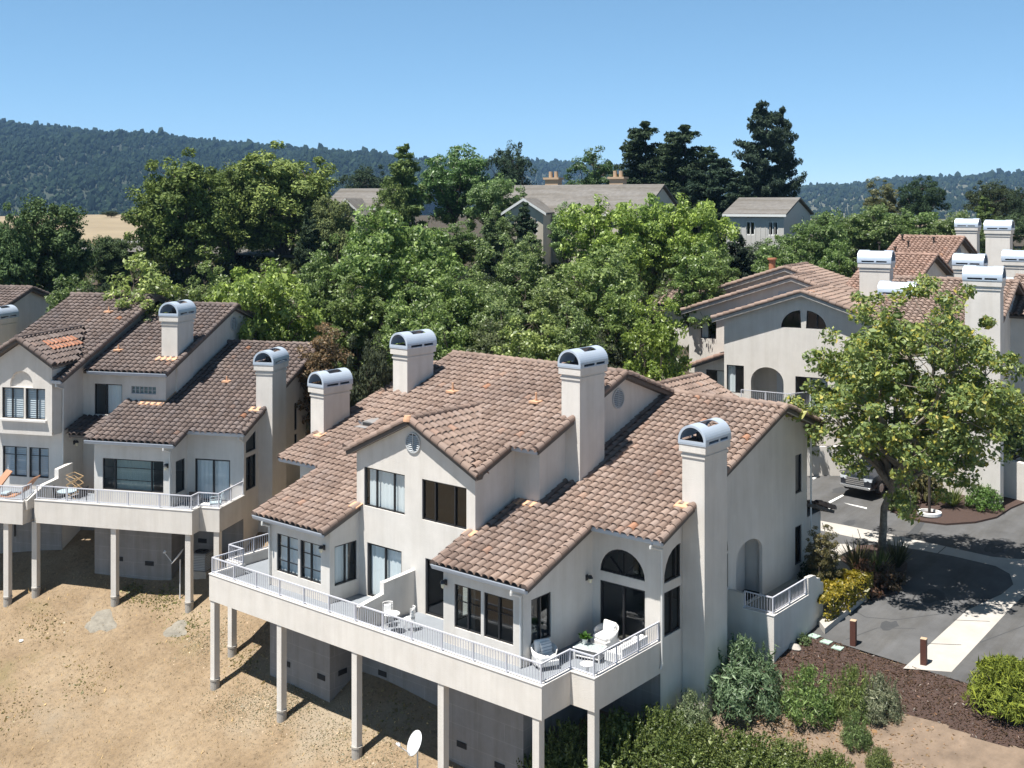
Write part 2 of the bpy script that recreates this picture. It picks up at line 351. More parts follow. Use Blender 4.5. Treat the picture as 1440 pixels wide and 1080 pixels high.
def board(house, p, q, h=.13, t=.05, m='rake_board', name='rake_board', dz=-.02, mb=None):
    p = np.array(p, float); q = np.array(q, float); d = q-p; s = np.cross(d, (0,0,1.)); s /= np.linalg.norm(s); s *= t/2
    own = mb is None; mb = mb or MB()
    vs = [p-s+(0,0,dz-h), p+s+(0,0,dz-h), q+s+(0,0,dz-h), q-s+(0,0,dz-h), p-s+(0,0,dz), p+s+(0,0,dz), q+s+(0,0,dz), q-s+(0,0,dz)]
    mb.add(vs, [(0,3,2,1),(4,5,6,7),(0,1,5,4),(1,2,6,5),(2,3,7,6),(3,0,4,7)])
    return mb.build(name, m, house) if own else None
def gutter(house, p, q, out, m='gutter', drip=True):
    """K-profile gutter along the eave from p to q, out = horizontal outward direction"""
    p = np.array(p, float); q = np.array(q, float); d = q-p; L = np.linalg.norm(d); d /= L; out = np.array([*out, 0.]); mb = MB()
    mb.xprism([(-.03,-.14),(.06,-.14),(.10,-.08),(.125,.0),(.125,.03),(.11,.03),(.10,0.),(.0,-.06),(-.03,-.06)], p, d, out, np.array([0,0,1.]), L)
    return mb.build('gutter', m, house)
def downpipe(house, pts, r=.04):
    mb = MB(); mb.path(pts, r, 8)
    for p in pts[1:-1]: mb.tube((p[0], p[1], p[2]-.05), (p[0], p[1], p[2]+.05), r*1.25, n=8)
    return mb.build('downpipe', 'pipe', house)
def chimney(house, a0, a1, b0, b1, zb, zt, along='b', m='stucco', cut=True):
    """stucco stack with two projecting bands under a half-round metal cap; zt is the top of the stucco"""
    mb = MB(); mb.box(a0, a1, b0, b1, zb, zt-.46)
    for e, z0, z1 in ((.035, zt-.46, zt-.36), (.0, zt-.36, zt-.27), (.085, zt-.27, zt)): mb.box(a0-e, a1+e, b0-e, b1+e, z0, z1)
    ch = mb.build('chimney', m, house); cp = MB(); e = .10
    cp.box(a0-e, a1+e, b0-e, b1+e, zt, zt+.035); cx, cy = (a0+a1)/2, (b0+b1)/2
    if along == 'b': w, L = (a1-a0)/2+e, (b1-b0)/2+e; A = np.array([1.,0,0]); B = np.array([0,1.,0])
    else: w, L = (b1-b0)/2+e, (a1-a0)/2+e; A = np.array([0,1.,0]); B = np.array([1.,0,0])
    c = np.array([cx, cy, zt+.035]); Z = np.array([0,0,1.]); leg = .10; na, nl = 20, 16
    def pr(t, f, rr=None):
        r_ = w if rr is None else rr
        if t < 0: return c+A*(r_*(1 if t == -1 else -1))+B*(f*L)
        an = math.pi*t/na; return c+A*(r_*math.cos(an))+Z*(leg+r_*math.sin(an))+B*(f*L)
    vs = []; idx = {}
    for j in range(nl+1):
        f = -1+2*j/nl; vs.append(pr(-1, f)); 
        for t in range(na+1): vs.append(pr(t, f))
        vs.append(pr(-2, f))
    K = na+3; fs = []
    for j in range(nl):
        for t in range(K-1):
            mid = 5 <= j < nl-4
            if cut and mid and 7 <= t <= 12: continue
            if t in (0, K-2) and 2 <= j < nl-2 and j != 8: continue
            fs.append((j*K+t, j*K+t+1, (j+1)*K+t+1, (j+1)*K+t))
    for f in (-1, 1):                                  # flat arch rings at both ends
        o = len(vs); ri = w*.86
        for rr in (w, ri):
            vs.append(pr(-1, f, rr)); vs += [pr(t, f, rr) for t in range(na+1)]; vs.append(pr(-2, f, rr))
        fs += [(o+t, o+t+1, o+K+t+1, o+K+t) for t in range(K-1)]
        o = len(vs); vs += [c-A*ri+B*f*L, c+A*ri+B*f*L, c+A*ri+B*f*L+Z*.10, c-A*ri+B*f*L+Z*.10]; fs.append((o, o+1, o+2, o+3))
    cp.add(vs, fs); cap = cp.build('cap', 'metal_cap', ch, solid=.025)
    fb = MB(); fb.obox(c+Z*.06, A*(w*.72), B*(L*.9), Z*.02); fb.tube(c+Z*.08-B*L*.35, c+Z*.30-B*L*.35, .14, n=12); fb.tube(c+Z*.08+B*L*.35, c+Z*.30+B*L*.35, .14, n=12); fb.build('flue', 'flue_dark', ch)
    fl = MB(); return ch
def railing(house, pts, z0=0., h=.62, post=1.45, posts_at=None, m='rail_paint', name='railing'):
    mb = MB()
    for si, ((xa, ya), (xb, yb)) in enumerate(zip(pts[:-1], pts[1:])):
        p = np.array([xa, ya, 0]); q = np.array([xb, yb, 0]); d = q-p; L = np.linalg.norm(d); d /= L; s = np.array([-d[1], d[0], 0]); Z = np.array([0,0,1.])
        mb.obox((p+q)/2+Z*(z0+h+.0015*si), d*(L/2+.02), s*.028, Z*.02); mb.obox((p+q)/2+Z*(z0+.07), d*(L/2), s*.016, Z*.014)
        n = max(1, round(L/.115))
        for i in range(1, n):
            mb.obox(p+d*(L*i/n)+Z*(z0+.07+(h-.07)/2), d*.0075, s*.0075, Z*(h-.07)/2)
        k = max(1, round(L/post))
        for i in range(1 if si else 0, k+1): mb.obox(p+d*(L*i/k)+Z*(z0+h/2-.004), d*.024, s*.024, Z*(h/2))
    return mb.build(name, m, house)
def offset_poly(pts, w):
    """offset an open polyline to its left by w"""
    out = []
    for i in range(len(pts)):
        p = V2(pts[i]); ds = []
        if i > 0: d = p-V2(pts[i-1]); ds.append(d/np.hypot(*d))
        if i < len(pts)-1: d = V2(pts[i+1])-p; ds.append(d/np.hypot(*d))
        ns = [np.array([-d[1], d[0]]) for d in ds]
        if len(ns) == 1: out.append(p+ns[0]*w)
        else:
            b = ns[0]+ns[1]; out.append(p+b*w/(1+ns[0]@ns[1]))
    return out
def deck(house, front, back, zf=-.42, F=1.07, rails=None, th=.16):
    """stucco parapet following `front`, floor slab closed by `back`; rails = list of polylines"""
    inn = offset_poly(front, th); mb = MB(); cap = MB()
    for i in range(len(front)-1):
        q = [front[i], front[i+1], inn[i+1], inn[i]]
        mb.prism([tuple(p) for p in q], -F, -.035)
        e = offset_poly(front, -.02); e2 = offset_poly(front, th+.02); cap.prism([tuple(e[i]), tuple(e[i+1]), tuple(e2[i+1]), tuple(e2[i])], -.035, 0.)
    dk = mb.build('deck', 'stucco', house); cap.build('curb_cap', 'curb_cap', dk)
    fl = MB(); fl.prism([tuple(p) for p in inn]+list(back), -F+.06, zf); fl.build('deck_floor', 'deck_floor', dk)
    for r in rails or []: railing(dk, r)
    return dk
def sconce(house, wall, t, z):
    p = np.array(wall.p3(t, z)); n = np.array([*wall.n, 0]); Z = np.array([0,0,1.]); s = np.cross(n, Z); mb = MB()
    mb.obox(p+n*.015, s*.06, Z*.10, n*.015); mb.tube(p+n*.03+Z*.05, p+n*.16+Z*.10, .014); 
    mb.lathe([(.0,.12),(.05,.10),(.10,.02),(.105,0),(.02,.0)], p+n*.16, 12)
    o = mb.build('wall_lamp', 'lamp_metal', house); g = MB(); g.lathe([(.055,.0),(.07,-.05),(.06,-.14),(.03,-.17),(.0,-.17)], p+n*.16, 12); g.build('shade', 'lamp_glass', o); return o
def round_vent(house, wall, t, z, r=.3, squash=1.0, m='vent_grey'):
    p = np.array(wall.p3(t, z)); n = np.array([*wall.n, 0]); Z = np.array([0,0,1.]); s = np.array([*wall.d, 0]); mb = MB(); k = 24
    ring = [(math.cos(2*math.pi*i/k), math.sin(2*math.pi*i/k)) for i in range(k)]
    vs = [p+s*(x*rr*squash)+Z*(y*rr)+n*dd for rr, dd in ((r*1.14,.0),(r*1.14,.05),(r,.05),(r,.012)) for x, y in ring]
    mb.add(vs, [(j*k+i, j*k+(i+1)%k, (j+1)*k+(i+1)%k, (j+1)*k+i) for j in range(3) for i in range(k)]+[])
    bk = MB(); bk.add(vs[3*k:], [tuple(range(k))]); bk.build('vent_back', 'flue_dark', house)
    y = -r*.85
    while y < r*.85:
        hw = math.sqrt(r*r-y*y)*.96*squash; c = p+Z*y+n*.03; mb.obox(c, s*hw, (Z*.022-n*.018), n*.004+Z*.004); y += .075
    mb.obox(p+n*.04, s*.02, Z*r, n*.008)
    return mb.build('gable_vent', m, house)
def crawl_vent(house, wall, t, z):
    p = np.array(wall.p3(t, z)); n = np.array([*wall.n, 0]); Z = np.array([0,0,1.]); s = np.array([*wall.d, 0]); mb = MB(); mb.obox(p+n*.012, s*.22, Z*.10, n*.01)
    for i in range(-2, 3): mb.obox(p+n*.026+Z*i*.04, s*.2, Z*.008, n*.006)
    return mb.build('crawl_vent', 'vent_dark', house)
# ================================================================== the near duplex
PT = .345
def slope_z(z0, v0, p): return lambda v: z0+p*(v-v0)
H1 = thing('townhouse', 'large near pale stucco duplex with four chimneys and a long front balcony on posts', 'house', (0,0,0))
LOW = slope_z(3.60, 4.74, .342); UP = slope_z(5.91, 4.66, .365); BACK = lambda v: LOW(13.97)-.35*(v-13.97)
VRU = (LOW(13.97)+.35*13.97-5.91+.365*4.66)/(.365+.35)      # ridge of the tall roof
ZRU = UP(VRU); GP, GS = 6.72, .475
walls = []
def add_wall(house, W, name='wall', m='stucco', depth=.13):
    mb = MB(); W.fill(mb, depth); return mb.build(name, m, house)
# gable front with two windows and two sliding doors
ge = 3.08; gz = GP-GS*ge-.14
Wg = Wall((-ge,3.02), (ge,3.02), [(0,-1.05),(2*ge,-1.05),(2*ge,gz),(ge,GP-.14),(0,gz)])
for s in (-1, 1):
    a, b = (ge+.45, ge+2.66) if s > 0 else (ge-2.66, ge-.45)
    if s > 0: window(H1, Wg, rect(a, b, 3.07, 4.58), (.29, .73))
    else: window(H1, Wg, rect(a, b, 3.07, 4.58), (.30, .73), blind=[(.06,.97)])
    a, b = (ge+.62, ge+2.49) if s > 0 else (ge-2.49, ge-.62)
    window(H1, Wg, rect(a, b, -.40, 1.67), (.52,), blind=None if s > 0 else [(.03,.97)], name='sliding_door', fw=.07)
add_wall(H1, Wg); round_vent(H1, Wg, ge, 5.86, .34)
for s in (-1, 1):
    bay = s > 0
    a, b = (2.94, 6.5) if s > 0 else (-6.5, -2.94)
    Wb = Wall((a,1.5), (b,1.5), (-1.0, LOW(1.5)-.14))
    w0, w1, w2, w3 = (.51, 1.72, 1.85, 3.13) if s > 0 else (.43, 1.71, 1.84, 3.05)
    bl = None if s > 0 else [(.04,.96)]
    window(H1, Wb, rect(w0, w1, .21, 1.71), (.5,), (.30, .68) if s < 0 else (.62,), blind=bl); window(H1, Wb, rect(w2, w3, .21, 1.71), (.5,), (.30, .68) if s < 0 else (.62,), blind=bl)
    add_wall(H1, Wb); sconce(H1, Wb, .12 if s > 0 else 3.25, 1.68)
    # outer bay side and inner bay side
    P, Q = ((6.5,1.5),(6.5,5.42)) if s > 0 else ((-6.5,5.42),(-6.5,1.5))
    o_ = [(0,-1.0),(3.92,-1.0),(3.92,LOW(5.42)-.14),(0,LOW(1.5)-.14)] if s > 0 else [(0,-1.0),(3.92,-1.0),(3.92,LOW(1.5)-.14),(0,LOW(5.42)-.14)]
    Wo = Wall(P, Q, o_); window(H1, Wo, rect(.42, 1.5, .18, 1.70) if s > 0 else rect(2.42, 3.5, .18, 1.70), (.5,)); add_wall(H1, Wo)
    P, Q = ((2.94,3.02),(2.94,1.5)) if s > 0 else ((-2.94,1.5),(-2.94,3.02))
    o_ = [(0,-1.0),(1.52,-1.0),(1.52,LOW(1.5)-.14),(0,LOW(3.02)-.14)] if s > 0 else [(0,-1.0),(1.52,-1.0),(1.52,LOW(3.02)-.14),(0,LOW(1.5)-.14)]
    Wi = Wall(P, Q, o_); window(H1, Wi, rect(.25, 1.40, .18, 1.70) if s < 0 else rect(.12, 1.27, .18, 1.70), (.5,), blind=[(.0,.75)] if s < 0 else None); add_wall(H1, Wi)
    # gable flank, step and tall flank
    P, Q = ((ge,3.02),(ge,5.25)) if s > 0 else ((-ge,5.25),(-ge,3.02))
    o_ = [(0,1.8),(2.23,1.8),(2.23,UP(5.25)-.14),(0,UP(3.02)-.14)]; o_ = o_ if s > 0 else [(0,1.8),(2.23,1.8),(2.23,UP(3.02)-.14),(0,UP(5.25)-.14)]
    add_wall(H1, Wall(P, Q, o_))
    P, Q = ((ge,5.25),(4.25,5.25)) if s > 0 else ((-4.25,5.25),(-ge,5.25)); add_wall(H1, Wall(P, Q, (2.8, UP(5.25)-.14)))
    L = 13.9-5.25; prof = [(0,2.8),(L,5.6),(L,BACK(13.9)-.14),(VRU-5.25,ZRU-.14),(0,UP(5.25)-.14)]
    if s > 0: Wf = Wall((4.25,5.25),(4.25,13.9), prof)
    else: Wf = Wall((-4.25,13.9),(-4.25,5.25), [(L-x, z) for x, z in prof][::-1])
    add_wall(H1, Wf)
    if s > 0: round_vent(H1, Wf, 10.35-5.25, 7.0, .36)
    # recessed slider wall with the arched light over it
    P, Q = ((6.5,5.42),(9.31,5.42)) if s > 0 else ((-9.31,5.42),(-6.5,5.42)); Ws = Wall(P, Q, (-1.0, LOW(5.42)-.14)); f = (lambda x: x) if s > 0 else (lambda x: 2.81-x)
    x0, x1 = sorted((f(.31), f(2.19))); window(H1, Ws, rect(x0, x1, -.40, 1.55), (.52,), name='sliding_door', fw=.07)
    window(H1, Ws, archpts(x0, x1, 1.88, 1.88, h=.90), name='arched_window', rays=True); add_wall(H1, Ws)
    if s > 0: sconce(H1, Wo, 3.55, 1.66)
    # outer end walls
    if s > 0: We = Wall((9.31,5.42),(9.31,16.85), [(0,-4.2),(11.43,-4.2),(11.43,BACK(16.85)-.14),(13.97-5.42,LOW(13.97)-.14),(0,LOW(5.42)-.14)]); g_ = lambda v: v-5.42
    else: We = Wall((-9.31,16.85),(-9.31,5.42), [(0,-4.2),(11.43,-4.2),(11.43,LOW(5.42)-.14),(16.85-13.97,LOW(13.97)-.14),(0,BACK(16.85)-.14)]); g_ = lambda v: 16.85-v
    if s > 0:
        window(H1, We, rect(g_(5.66), g_(6.76), .04, 1.55), (.5,))
        window(H1, We, [(g_(5.66),1.86),(g_(6.76),1.86),(g_(6.76),3.02),(g_(6.5),3.0),(g_(6.2),2.9),(g_(5.95),2.72),(g_(5.78),2.48),(g_(5.66),2.15)], (.72,), name='arched_window')
        window(H1, We, rect(g_(9.7), g_(10.12), .60, 1.85)); window(H1, We, [(g_(9.7),1.95),(g_(10.12),1.95),(g_(10.05),2.3),(g_(9.9),2.6),(g_(9.7),2.8)], name='arched_window')
        window(H1, We, rect(g_(15.75), g_(16.38), 2.92, 4.50)); window(H1, We, rect(g_(15.73), g_(16.36), -.0, 1.58))
        We.holes.append(archpts(g_(10.72), g_(12.85), -.40, 1.35, h=.62))
    add_wall(H1, We, depth=.13)
    # below the floor
    fw = MB(); 
    fw.box(*((2.95, 6.495) if s > 0 else (-6.495, -2.95)), 1.505, 5.3, -6.2, -1.0); fw.build('foundation', 'stucco_base', H1)
    fw = MB(); fw.box(*((6.5, 9.305) if s > 0 else (-9.305, -6.5)), 5.43, 6.6, -6.0, -1.0); fw.build('foundation', 'stucco_base', H1)
    Wv = Wall((a,1.505),(b,1.505),(-6,-1)); 
    for t, z in (((.85,-3.75),(2.55,-3.95)) if s > 0 else ((1.03,-3.33),(3.08,-3.32))): crawl_vent(H1, Wv, t, z)
    roof_plane(H1, (0,0,LOW(0)), (1,0), [(2.82*s, 1.10),(6.98*s, 1.10),(6.98*s, 4.74),(9.83*s, 4.74),(9.83*s, 13.97),(4.25*s, 13.97),(4.25*s,5.25),(3.08*s,5.25),(3.08*s,2.95),(2.82*s,2.95)], (0,1), .342, seed=5+s)
    caps(H1, (9.83*s-.05*s, 4.70, LOW(4.70)+.07), (9.83*s-.05*s, 13.97, LOW(13.97)+.07), name='rake_cap'); board(H1, (9.80*s, 4.74, LOW(4.74)), (9.80*s, 13.97, LOW(13.97)))
    caps(H1, (6.93*s, 1.06, LOW(1.06)+.07), (6.93*s, 4.78, LOW(4.78)+.07), name='rake_cap'); board(H1, (6.95*s, 1.10, LOW(1.10)), (6.95*s, 4.9, LOW(4.9)))
    caps(H1, (2.90*s, 1.06, LOW(1.06)+.07), (2.90*s, 2.98, LOW(2.98)+.07), name='rake_cap'); board(H1, (2.88*s, 1.10, LOW(1.10)), (2.88*s, 2.98, LOW(2.98)))
    caps(H1, (4.66*s, 13.97, LOW(13.97)+.06), (9.83*s, 13.97, LOW(13.97)+.06))
    caps(H1, (9.78*s, 17.28, BACK(17.28)+.07), (9.78*s, 13.97, BACK(13.97)+.07), name='rake_cap'); board(H1, (9.80*s, 17.28, BACK(17.28)), (9.80*s, 13.97, BACK(13.97)), m='soffit', h=.16)
    gutter(H1, (min(2.82*s, 6.98*s), 1.10, LOW(1.10)-.0), (max(2.82*s, 6.98*s), 1.10, LOW(1.10)-.0), (0,-1)); gutter(H1, (min(6.98*s, 9.83*s), 4.74, LOW(4.74)), (max(6.98*s, 9.83*s), 4.74, LOW(4.74)), (0,-1))
    # tall roof half with the small step gutter
    vt = 2.73
    roof_plane(H1, (0,0,UP(0)), (1,0), [(0, 6.55),(3.15*s, vt+.02),(3.46*s, vt+.02),(3.46*s, 4.66),(4.66*s, 4.66),(4.66*s, VRU),(0, VRU)], (0,1), .365, seed=11+s)
    caps(H1, (4.60*s, 4.62, UP(4.62)+.07), (4.60*s, VRU, ZRU+.07), name='rake_cap'); board(H1, (4.63*s, 4.66, UP(4.66)), (4.63*s, VRU, ZRU))
    caps(H1, (3.41*s, vt, UP(vt)+.07), (3.41*s, 4.70, UP(4.70)+.07), name='rake_cap'); board(H1, (3.43*s, vt+.05, UP(vt)), (3.43*s, 4.8, UP(4.8)))
    gutter(H1, (min(3.46*s, 4.62*s), 4.66, UP(4.66)), (max(3.46*s, 4.62*s), 4.66, UP(4.66)), (0,-1))
    caps(H1, (4.60*s, 13.9, BACK(13.9)+.07), (4.60*s, VRU, ZRU+.07), name='rake_cap'); board(H1, (4.63*s, 13.9, BACK(13.9)), (4.63*s, VRU, ZRU))
    # front gable slope
    roof_plane(H1, (3.4*s, 0, GP-GS*3.4), (0,1), [(vt, 0),(3.1, 0),(7.25, 3.4),(vt, 3.4)], (-s,0), GS, seed=21+s)
    caps(H1, (3.40*s, vt+.06, GP-GS*3.4+.07), (.05*s, vt+.06, GP+.05), name='rake_cap', r=.135); board(H1, (3.36*s, vt+.03, GP-GS*3.36), (0, vt+.03, GP), m='soffit', h=.13)
    chimney(H1, *((9.33,10.21) if s > 0 else (-10.21,-9.33)), 6.81, 8.39, -5, 6.48); chimney(H1, *((4.07,4.92) if s > 0 else (-4.92,-4.07)), 6.83, 8.43, 2, 8.66)
    # flashings
    fm = MB(); fm.xprism([(0,0),(.42,0),(.42,.03),(0,.06)], (min(9.18*s, 9.83*s), 6.46, LOW(6.46)+.10), (1,0,0), np.array([0,1,.342]), np.array([0,0,1.]), .65); fm.build('flashing', 'flash_terracotta', H1)
    fm = MB(); fm.xprism([(0,0),(.40,0),(.40,.03),(0,.05)], (min(3.25*s, 4.2*s), 4.90, LOW(4.90)+.09), (1,0,0), np.array([0,1,.342]), np.array([0,0,1.]), .95); fm.build('flashing', 'flash_terracotta', H1)
    fm = MB(); fm.xprism([(0,0),(.36,0),(.36,.03),(0,.05)], (min(2.72*s, 3.2*s), 2.68, LOW(2.68)+.09), (1,0,0), np.array([0,1,.342]), np.array([0,0,1.]), .48); fm.build('flashing', 'flash_terracotta', H1)
    dpx = 6.38*s; downpipe(H1, [(dpx, 1.02, LOW(1.1)-.14), (dpx, 1.02, LOW(1.1)-.24), (6.44*s, 1.42, LOW(1.1)-.42), (6.44*s, 1.42, -.38)])
    if s > 0: downpipe(H1, [(9.45, 4.66, LOW(4.74)-.14), (9.40, 4.66, LOW(4.74)-.24), (9.40, 5.36, LOW(4.74)-.5), (9.40, 5.36, -.75), (9.40, 5.28, -.9)])
downpipe(H1, [(9.45, 17.3, BACK(17.28)-.05), (9.45, 17.3, BACK(17.28)-.2), (9.45, 16.92, BACK(17.28)-.55), (9.45, 16.92, -1.2)])
caps(H1, (0, 2.70, GP+.06), (0, 6.95, GP+.06)); caps(H1, (-4.66, VRU, ZRU+.06), (4.66, VRU, ZRU+.06))
fm = MB(); fm.lathe([(0,.2),(.12,.18),(.17,.05),(.18,-.03)], (0, 2.72, GP+.02), 12); fm.build('apex_cap', 'flash_terracotta', H1)
for s in (-1, 1):
    roof_plane(H1, (0, 17.28, BACK(17.28)), (1,0), [(0,0),(9.83*s,0),(9.83*s,3.31),(4.66*s,3.31),(4.66*s,17.28-VRU),(0,17.28-VRU)], (0,-1), .35, seed=31+s)
# attic / low vents on the roof
for u, v in ((-1.9, 7.3), (2.4, 7.4)):
    z = UP(v)+.10; vm = MB(); vm.box(u-.22, u+.22, v-.2, v+.2, z, z+.10); vm.tube((u, v, z), (u, v, z+.42), .045); vm.build('roof_vent', 'flash_terracotta', H1, bevel=.02)
q = plane_pt(522, 598, 5.91, .365, 4.66); vm = MB(); vm.xprism([(-.42,0),(.42,0),(.30,.15),(0,.19),(-.30,.15)], (q[0], q[1]-.2, UP(q[1]-.2)+.07), (0,1,.12), np.array([1,0,0.]), np.array([0,0,1.]), .55); vm.box(q[0]-.45, q[0]+.45, q[1]-.5, q[1]-.2, UP(q[1]-.35)+.09, UP(q[1]-.35)+.11); vm.build('roof_vent', 'stucco_base', H1); vm = MB(); vm.box(q[0]-.27, q[0]+.27, q[1]-.215, q[1]-.203, UP(q[1]-.2)+.09, UP(q[1]-.2)+.20); vm.build('vent_opening', 'vent_dark', H1)
# middle foundation, rear walls and the party wall
Wm = Wall((-2.94,3.02),(2.94,3.02),(-6,-1.05)); add_wall(H1, Wm, 'foundation', 'stucco_base'); crawl_vent(H1, Wm, 1.3, -3.2); crawl_vent(H1, Wm, 4.6, -3.55)
Wx = Wall((-2.945,1.5),(-2.945,3.02),(-6,-1.05)); crawl_vent(H1, Wx, .65, -3.2)
Wr = Wall((9.31,16.85),(-9.31,16.85),(-3, BACK(16.85)-.14)); add_wall(H1, Wr)
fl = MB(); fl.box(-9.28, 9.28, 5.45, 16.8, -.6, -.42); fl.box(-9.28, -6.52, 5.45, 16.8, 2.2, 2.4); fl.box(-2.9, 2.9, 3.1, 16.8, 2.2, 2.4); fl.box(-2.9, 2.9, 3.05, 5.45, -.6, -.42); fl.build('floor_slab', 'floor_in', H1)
iw = MB(); iw.box(-9.28, 9.28, 9.6, 9.7, -.4, 7.0) if False else iw.box(-4.2, 4.2, 8.6, 8.7, -.4, 6.6); iw.box(4.3, 9.2, 10.3, 10.4, -.4, 4.9); iw.box(-9.2, -4.3, 10.3, 10.4, -.4, 4.9); iw.box(-.06, .06, 3.1, 8.6, -.4, 5.2); iw.build('partition', 'bark_dark', H1)  # near-black colour paints in the dimness of the rooms behind the panes
# arched entry recess on the right end
en = MB(); en.box(8.0, 8.1, 10.5, 13.1, -.45, 2.2); en.box(8.0, 9.20, 10.45, 10.55, -.45, 2.2); en.box(8.0, 9.20, 13.05, 13.15, -.45, 2.2); en.box(8.0, 9.20, 10.5, 13.1, 2.1, 2.2); en.box(8.0, 9.2, 10.5, 13.1, -.5, -.42); en.box(8.1, 8.5, 12.0, 12.95, -.4, 2.1); en.build('entry_recess', 'stucco', H1)
ed = MB(); ed.box(8.1, 8.15, 11.0, 11.9, -.42, 1.62); eo = ed.build('front_door', 'shutter', H1); dh = MB(); dh.tube((8.18, 11.1, .55), (8.18, 11.1, .72), .02); dh.build('handle', 'lamp_metal', eo)
# deck
dfr = [(-9.35,5.40),(-9.35,1.5),(-8.43,1.5),(-8.43,0),(8.43,0),(8.43,1.5),(9.35,1.5),(9.35,5.40)]; i8 = .09
dk1 = deck(H1, dfr, [], rails=[[(-9.35+i8,5.38),(-9.35+i8,1.5+i8),(-8.43+i8,1.5+i8),(-8.43+i8,i8),(8.43-i8,i8),(8.43-i8,1.5+i8),(9.35-i8,1.5+i8),(9.35-i8,5.38)]])
dv = MB(); dv.add([(-.08,.14,-.42),(.08,.14,-.42),(.08,3.05,-.42),(-.08,3.05,-.42)], [(0,1,2,3)]); dv = MB()
pr_ = [(.15,-.42),(3.03,-.42),(3.03,1.09),(1.42,1.02),(1.42,.62),(.15,.46)]; dv.xprism(pr_, (-.08,0,0), (1,0,0), np.array([0,1,0.]), np.array([0,0,1.]), .16); dw = dv.build('divider_wall', 'stucco', H1)
dc = MB(); dc.xprism([(.15,.46),(1.42,.62),(1.42,1.02),(3.03,1.09),(3.03,1.12),(1.39,1.05),(1.39,.65),(.15,.49)], (-.10,0,0), (1,0,0), np.array([0,1,0.]), np.array([0,0,1.]), .20); dc.build('curb_cap', 'curb_cap', dw)
# entry patio on the right end
PV, PU, PZ = 10.10, 11.17, -.03
pt_ = MB(); pt_.prism([(9.28,PV),(PU,PV),(PU,PV+.18),(9.28,PV+.18)], -3.5, PZ-.03); pt_.prism([(PU-.18,PV+.18),(PU,PV+.18),(PU,14.3),(PU-.18,14.3)], -3, PZ-.03)
pt_.box(9.28, 9.93, PV+.003, PV+.177, PZ-.03, .50)
sc = [(12.95,PZ-.03),(14.3,PZ-.03),(14.3,.10),(14.05,.18),(13.98,.34),(13.7,.40),(13.62,.52),(13.4,.57),(12.95,.60)]; pt_.xprism(sc, (PU-.177,0,0), (1,0,0), np.array([0,1,0.]), np.array([0,0,1.]), .174); po = pt_.build('patio_wall', 'stucco', H1)
pc = MB(); pc.prism([(9.93,PV-.02),(PU+.02,PV-.02),(PU+.02,12.95),(PU-.2,12.95),(PU-.2,PV+.2),(9.93,PV+.2)], PZ-.03, PZ); pc.build('curb_cap', 'curb_cap', po)
ps = MB(); ps.prism([(9.3,PV+.18),(PU-.18,PV+.18),(PU-.18,16),(9.3,16)], -3, -.45); ps.build('patio_floor', 'concrete', po); railing(po, [(9.96,PV+.09),(PU-.09,PV+.09),(PU-.09,12.92)], PZ, .60)
# small pent roof on the street side
roof_plane(H1, (0, 18.6, 1.75), (1,0), [(5.5,0),(9.75,0),(9.75,1.75),(5.5,1.75)], (0,-1), .34, seed=77); pw = MB(); pw.box(5.6, 9.3, 16.85, 18.2, -3, 1.75); pw.build('garage_wall', 'stucco', H1); caps(H1, (9.7,18.6,1.83), (9.7,16.9,2.42), name='rake_cap')
# rear wing with its own gable roof
for s in (-1, 1):
    roof_plane(H1, (3.1+3.0*s, 0, 5.30), (0,1), [(13.2,0),(18.9,0),(18.9,3.0),(13.2,3.0)], (-s,0), .5, seed=78+s); caps(H1, (3.1+2.98*s, 18.86, 5.36), (3.1, 18.86, 6.86), name='rake_cap')
caps(H1, (3.1, 13.2, 6.86), (3.1, 18.9, 6.86)); rw = MB(); rw.prism([(.4,16.86),(5.8,16.86),(5.8,18.6),(.4,18.6)], -3, 5.25); rw.xprism([(.4,5.25),(5.8,5.25),(3.1,6.6)], (0,16.9,0), (0,1,0), np.array([1,0,0.]), np.array([0,0,1.]), 1.7); rw.build('wall', 'stucco', H1)
def deck_post(house, a, b, z_top, gz, w=.27):
    """square post on a concrete footing; gz is the ground height in the house's own frame"""
    mb = MB(); mb.box(a-w/2, a+w/2, b, b+w, gz+.25, z_top); o = mb.build('deck_post', 'stucco', house, bevel=.012)
    f = MB(); f.lathe([(.17,-.9),(.19,.0),(.19,.30),(.205,.31),(.205,.38),(.0,.38)], (a, b+w/2, gz), 16); f.build('footing', 'conc_foot', o); return o
# ================================================================== left duplex (own frame)
OL = (-13.956, 1.929, 1.224); PH = R(25.48)
def LW(a, b, z=0.): return np.array([OL[0]+a*math.cos(PH)-b*math.sin(PH), OL[1]+a*math.sin(PH)+b*math.cos(PH), OL[2]+z])
H2 = thing('townhouse', 'duplex at the left edge with dark grey-brown tiled roofs and stepped balconies', 'house', OL, PH)
l1 = slope_z(2.54, 1.33, .345); l2 = slope_z(5.26, 4.33, .37); l3 = slope_z(5.06, 2.40, .385); TD = 'tile_dark'
def house_wall(h, P, Q, o, wins=(), depth=.13, m='stucco'):
    W = Wall(P, Q, o)
    for w in wins: window(h, W, *w[0], **w[1])
    add_wall(h, W, m=m, depth=depth); return W
W = house_wall(H2, (-5.0,1.74), (-.95,1.74), (-1.0, l1(1.74)-.14), [((rect(.45,3.62,.19,1.66),(.20,.80),(.33,.72)), dict(blind=[(.2,.8)], bmat='curtain'))]); sconce(H2, W, 3.82, 1.48)
house_wall(H2, (-5.0,4.9), (-5.0,1.74), [(0,-1),(3.16,-1),(3.16,l1(1.74)-.14),(0,l1(4.9)-.14)])
house_wall(H2, (-.95,1.74), (-.95,3.11), [(0,-1),(1.37,-1),(1.37,l1(3.11)-.14),(0,l1(1.74)-.14)], [((rect(.35,1.2,.1,1.6),()), {})])
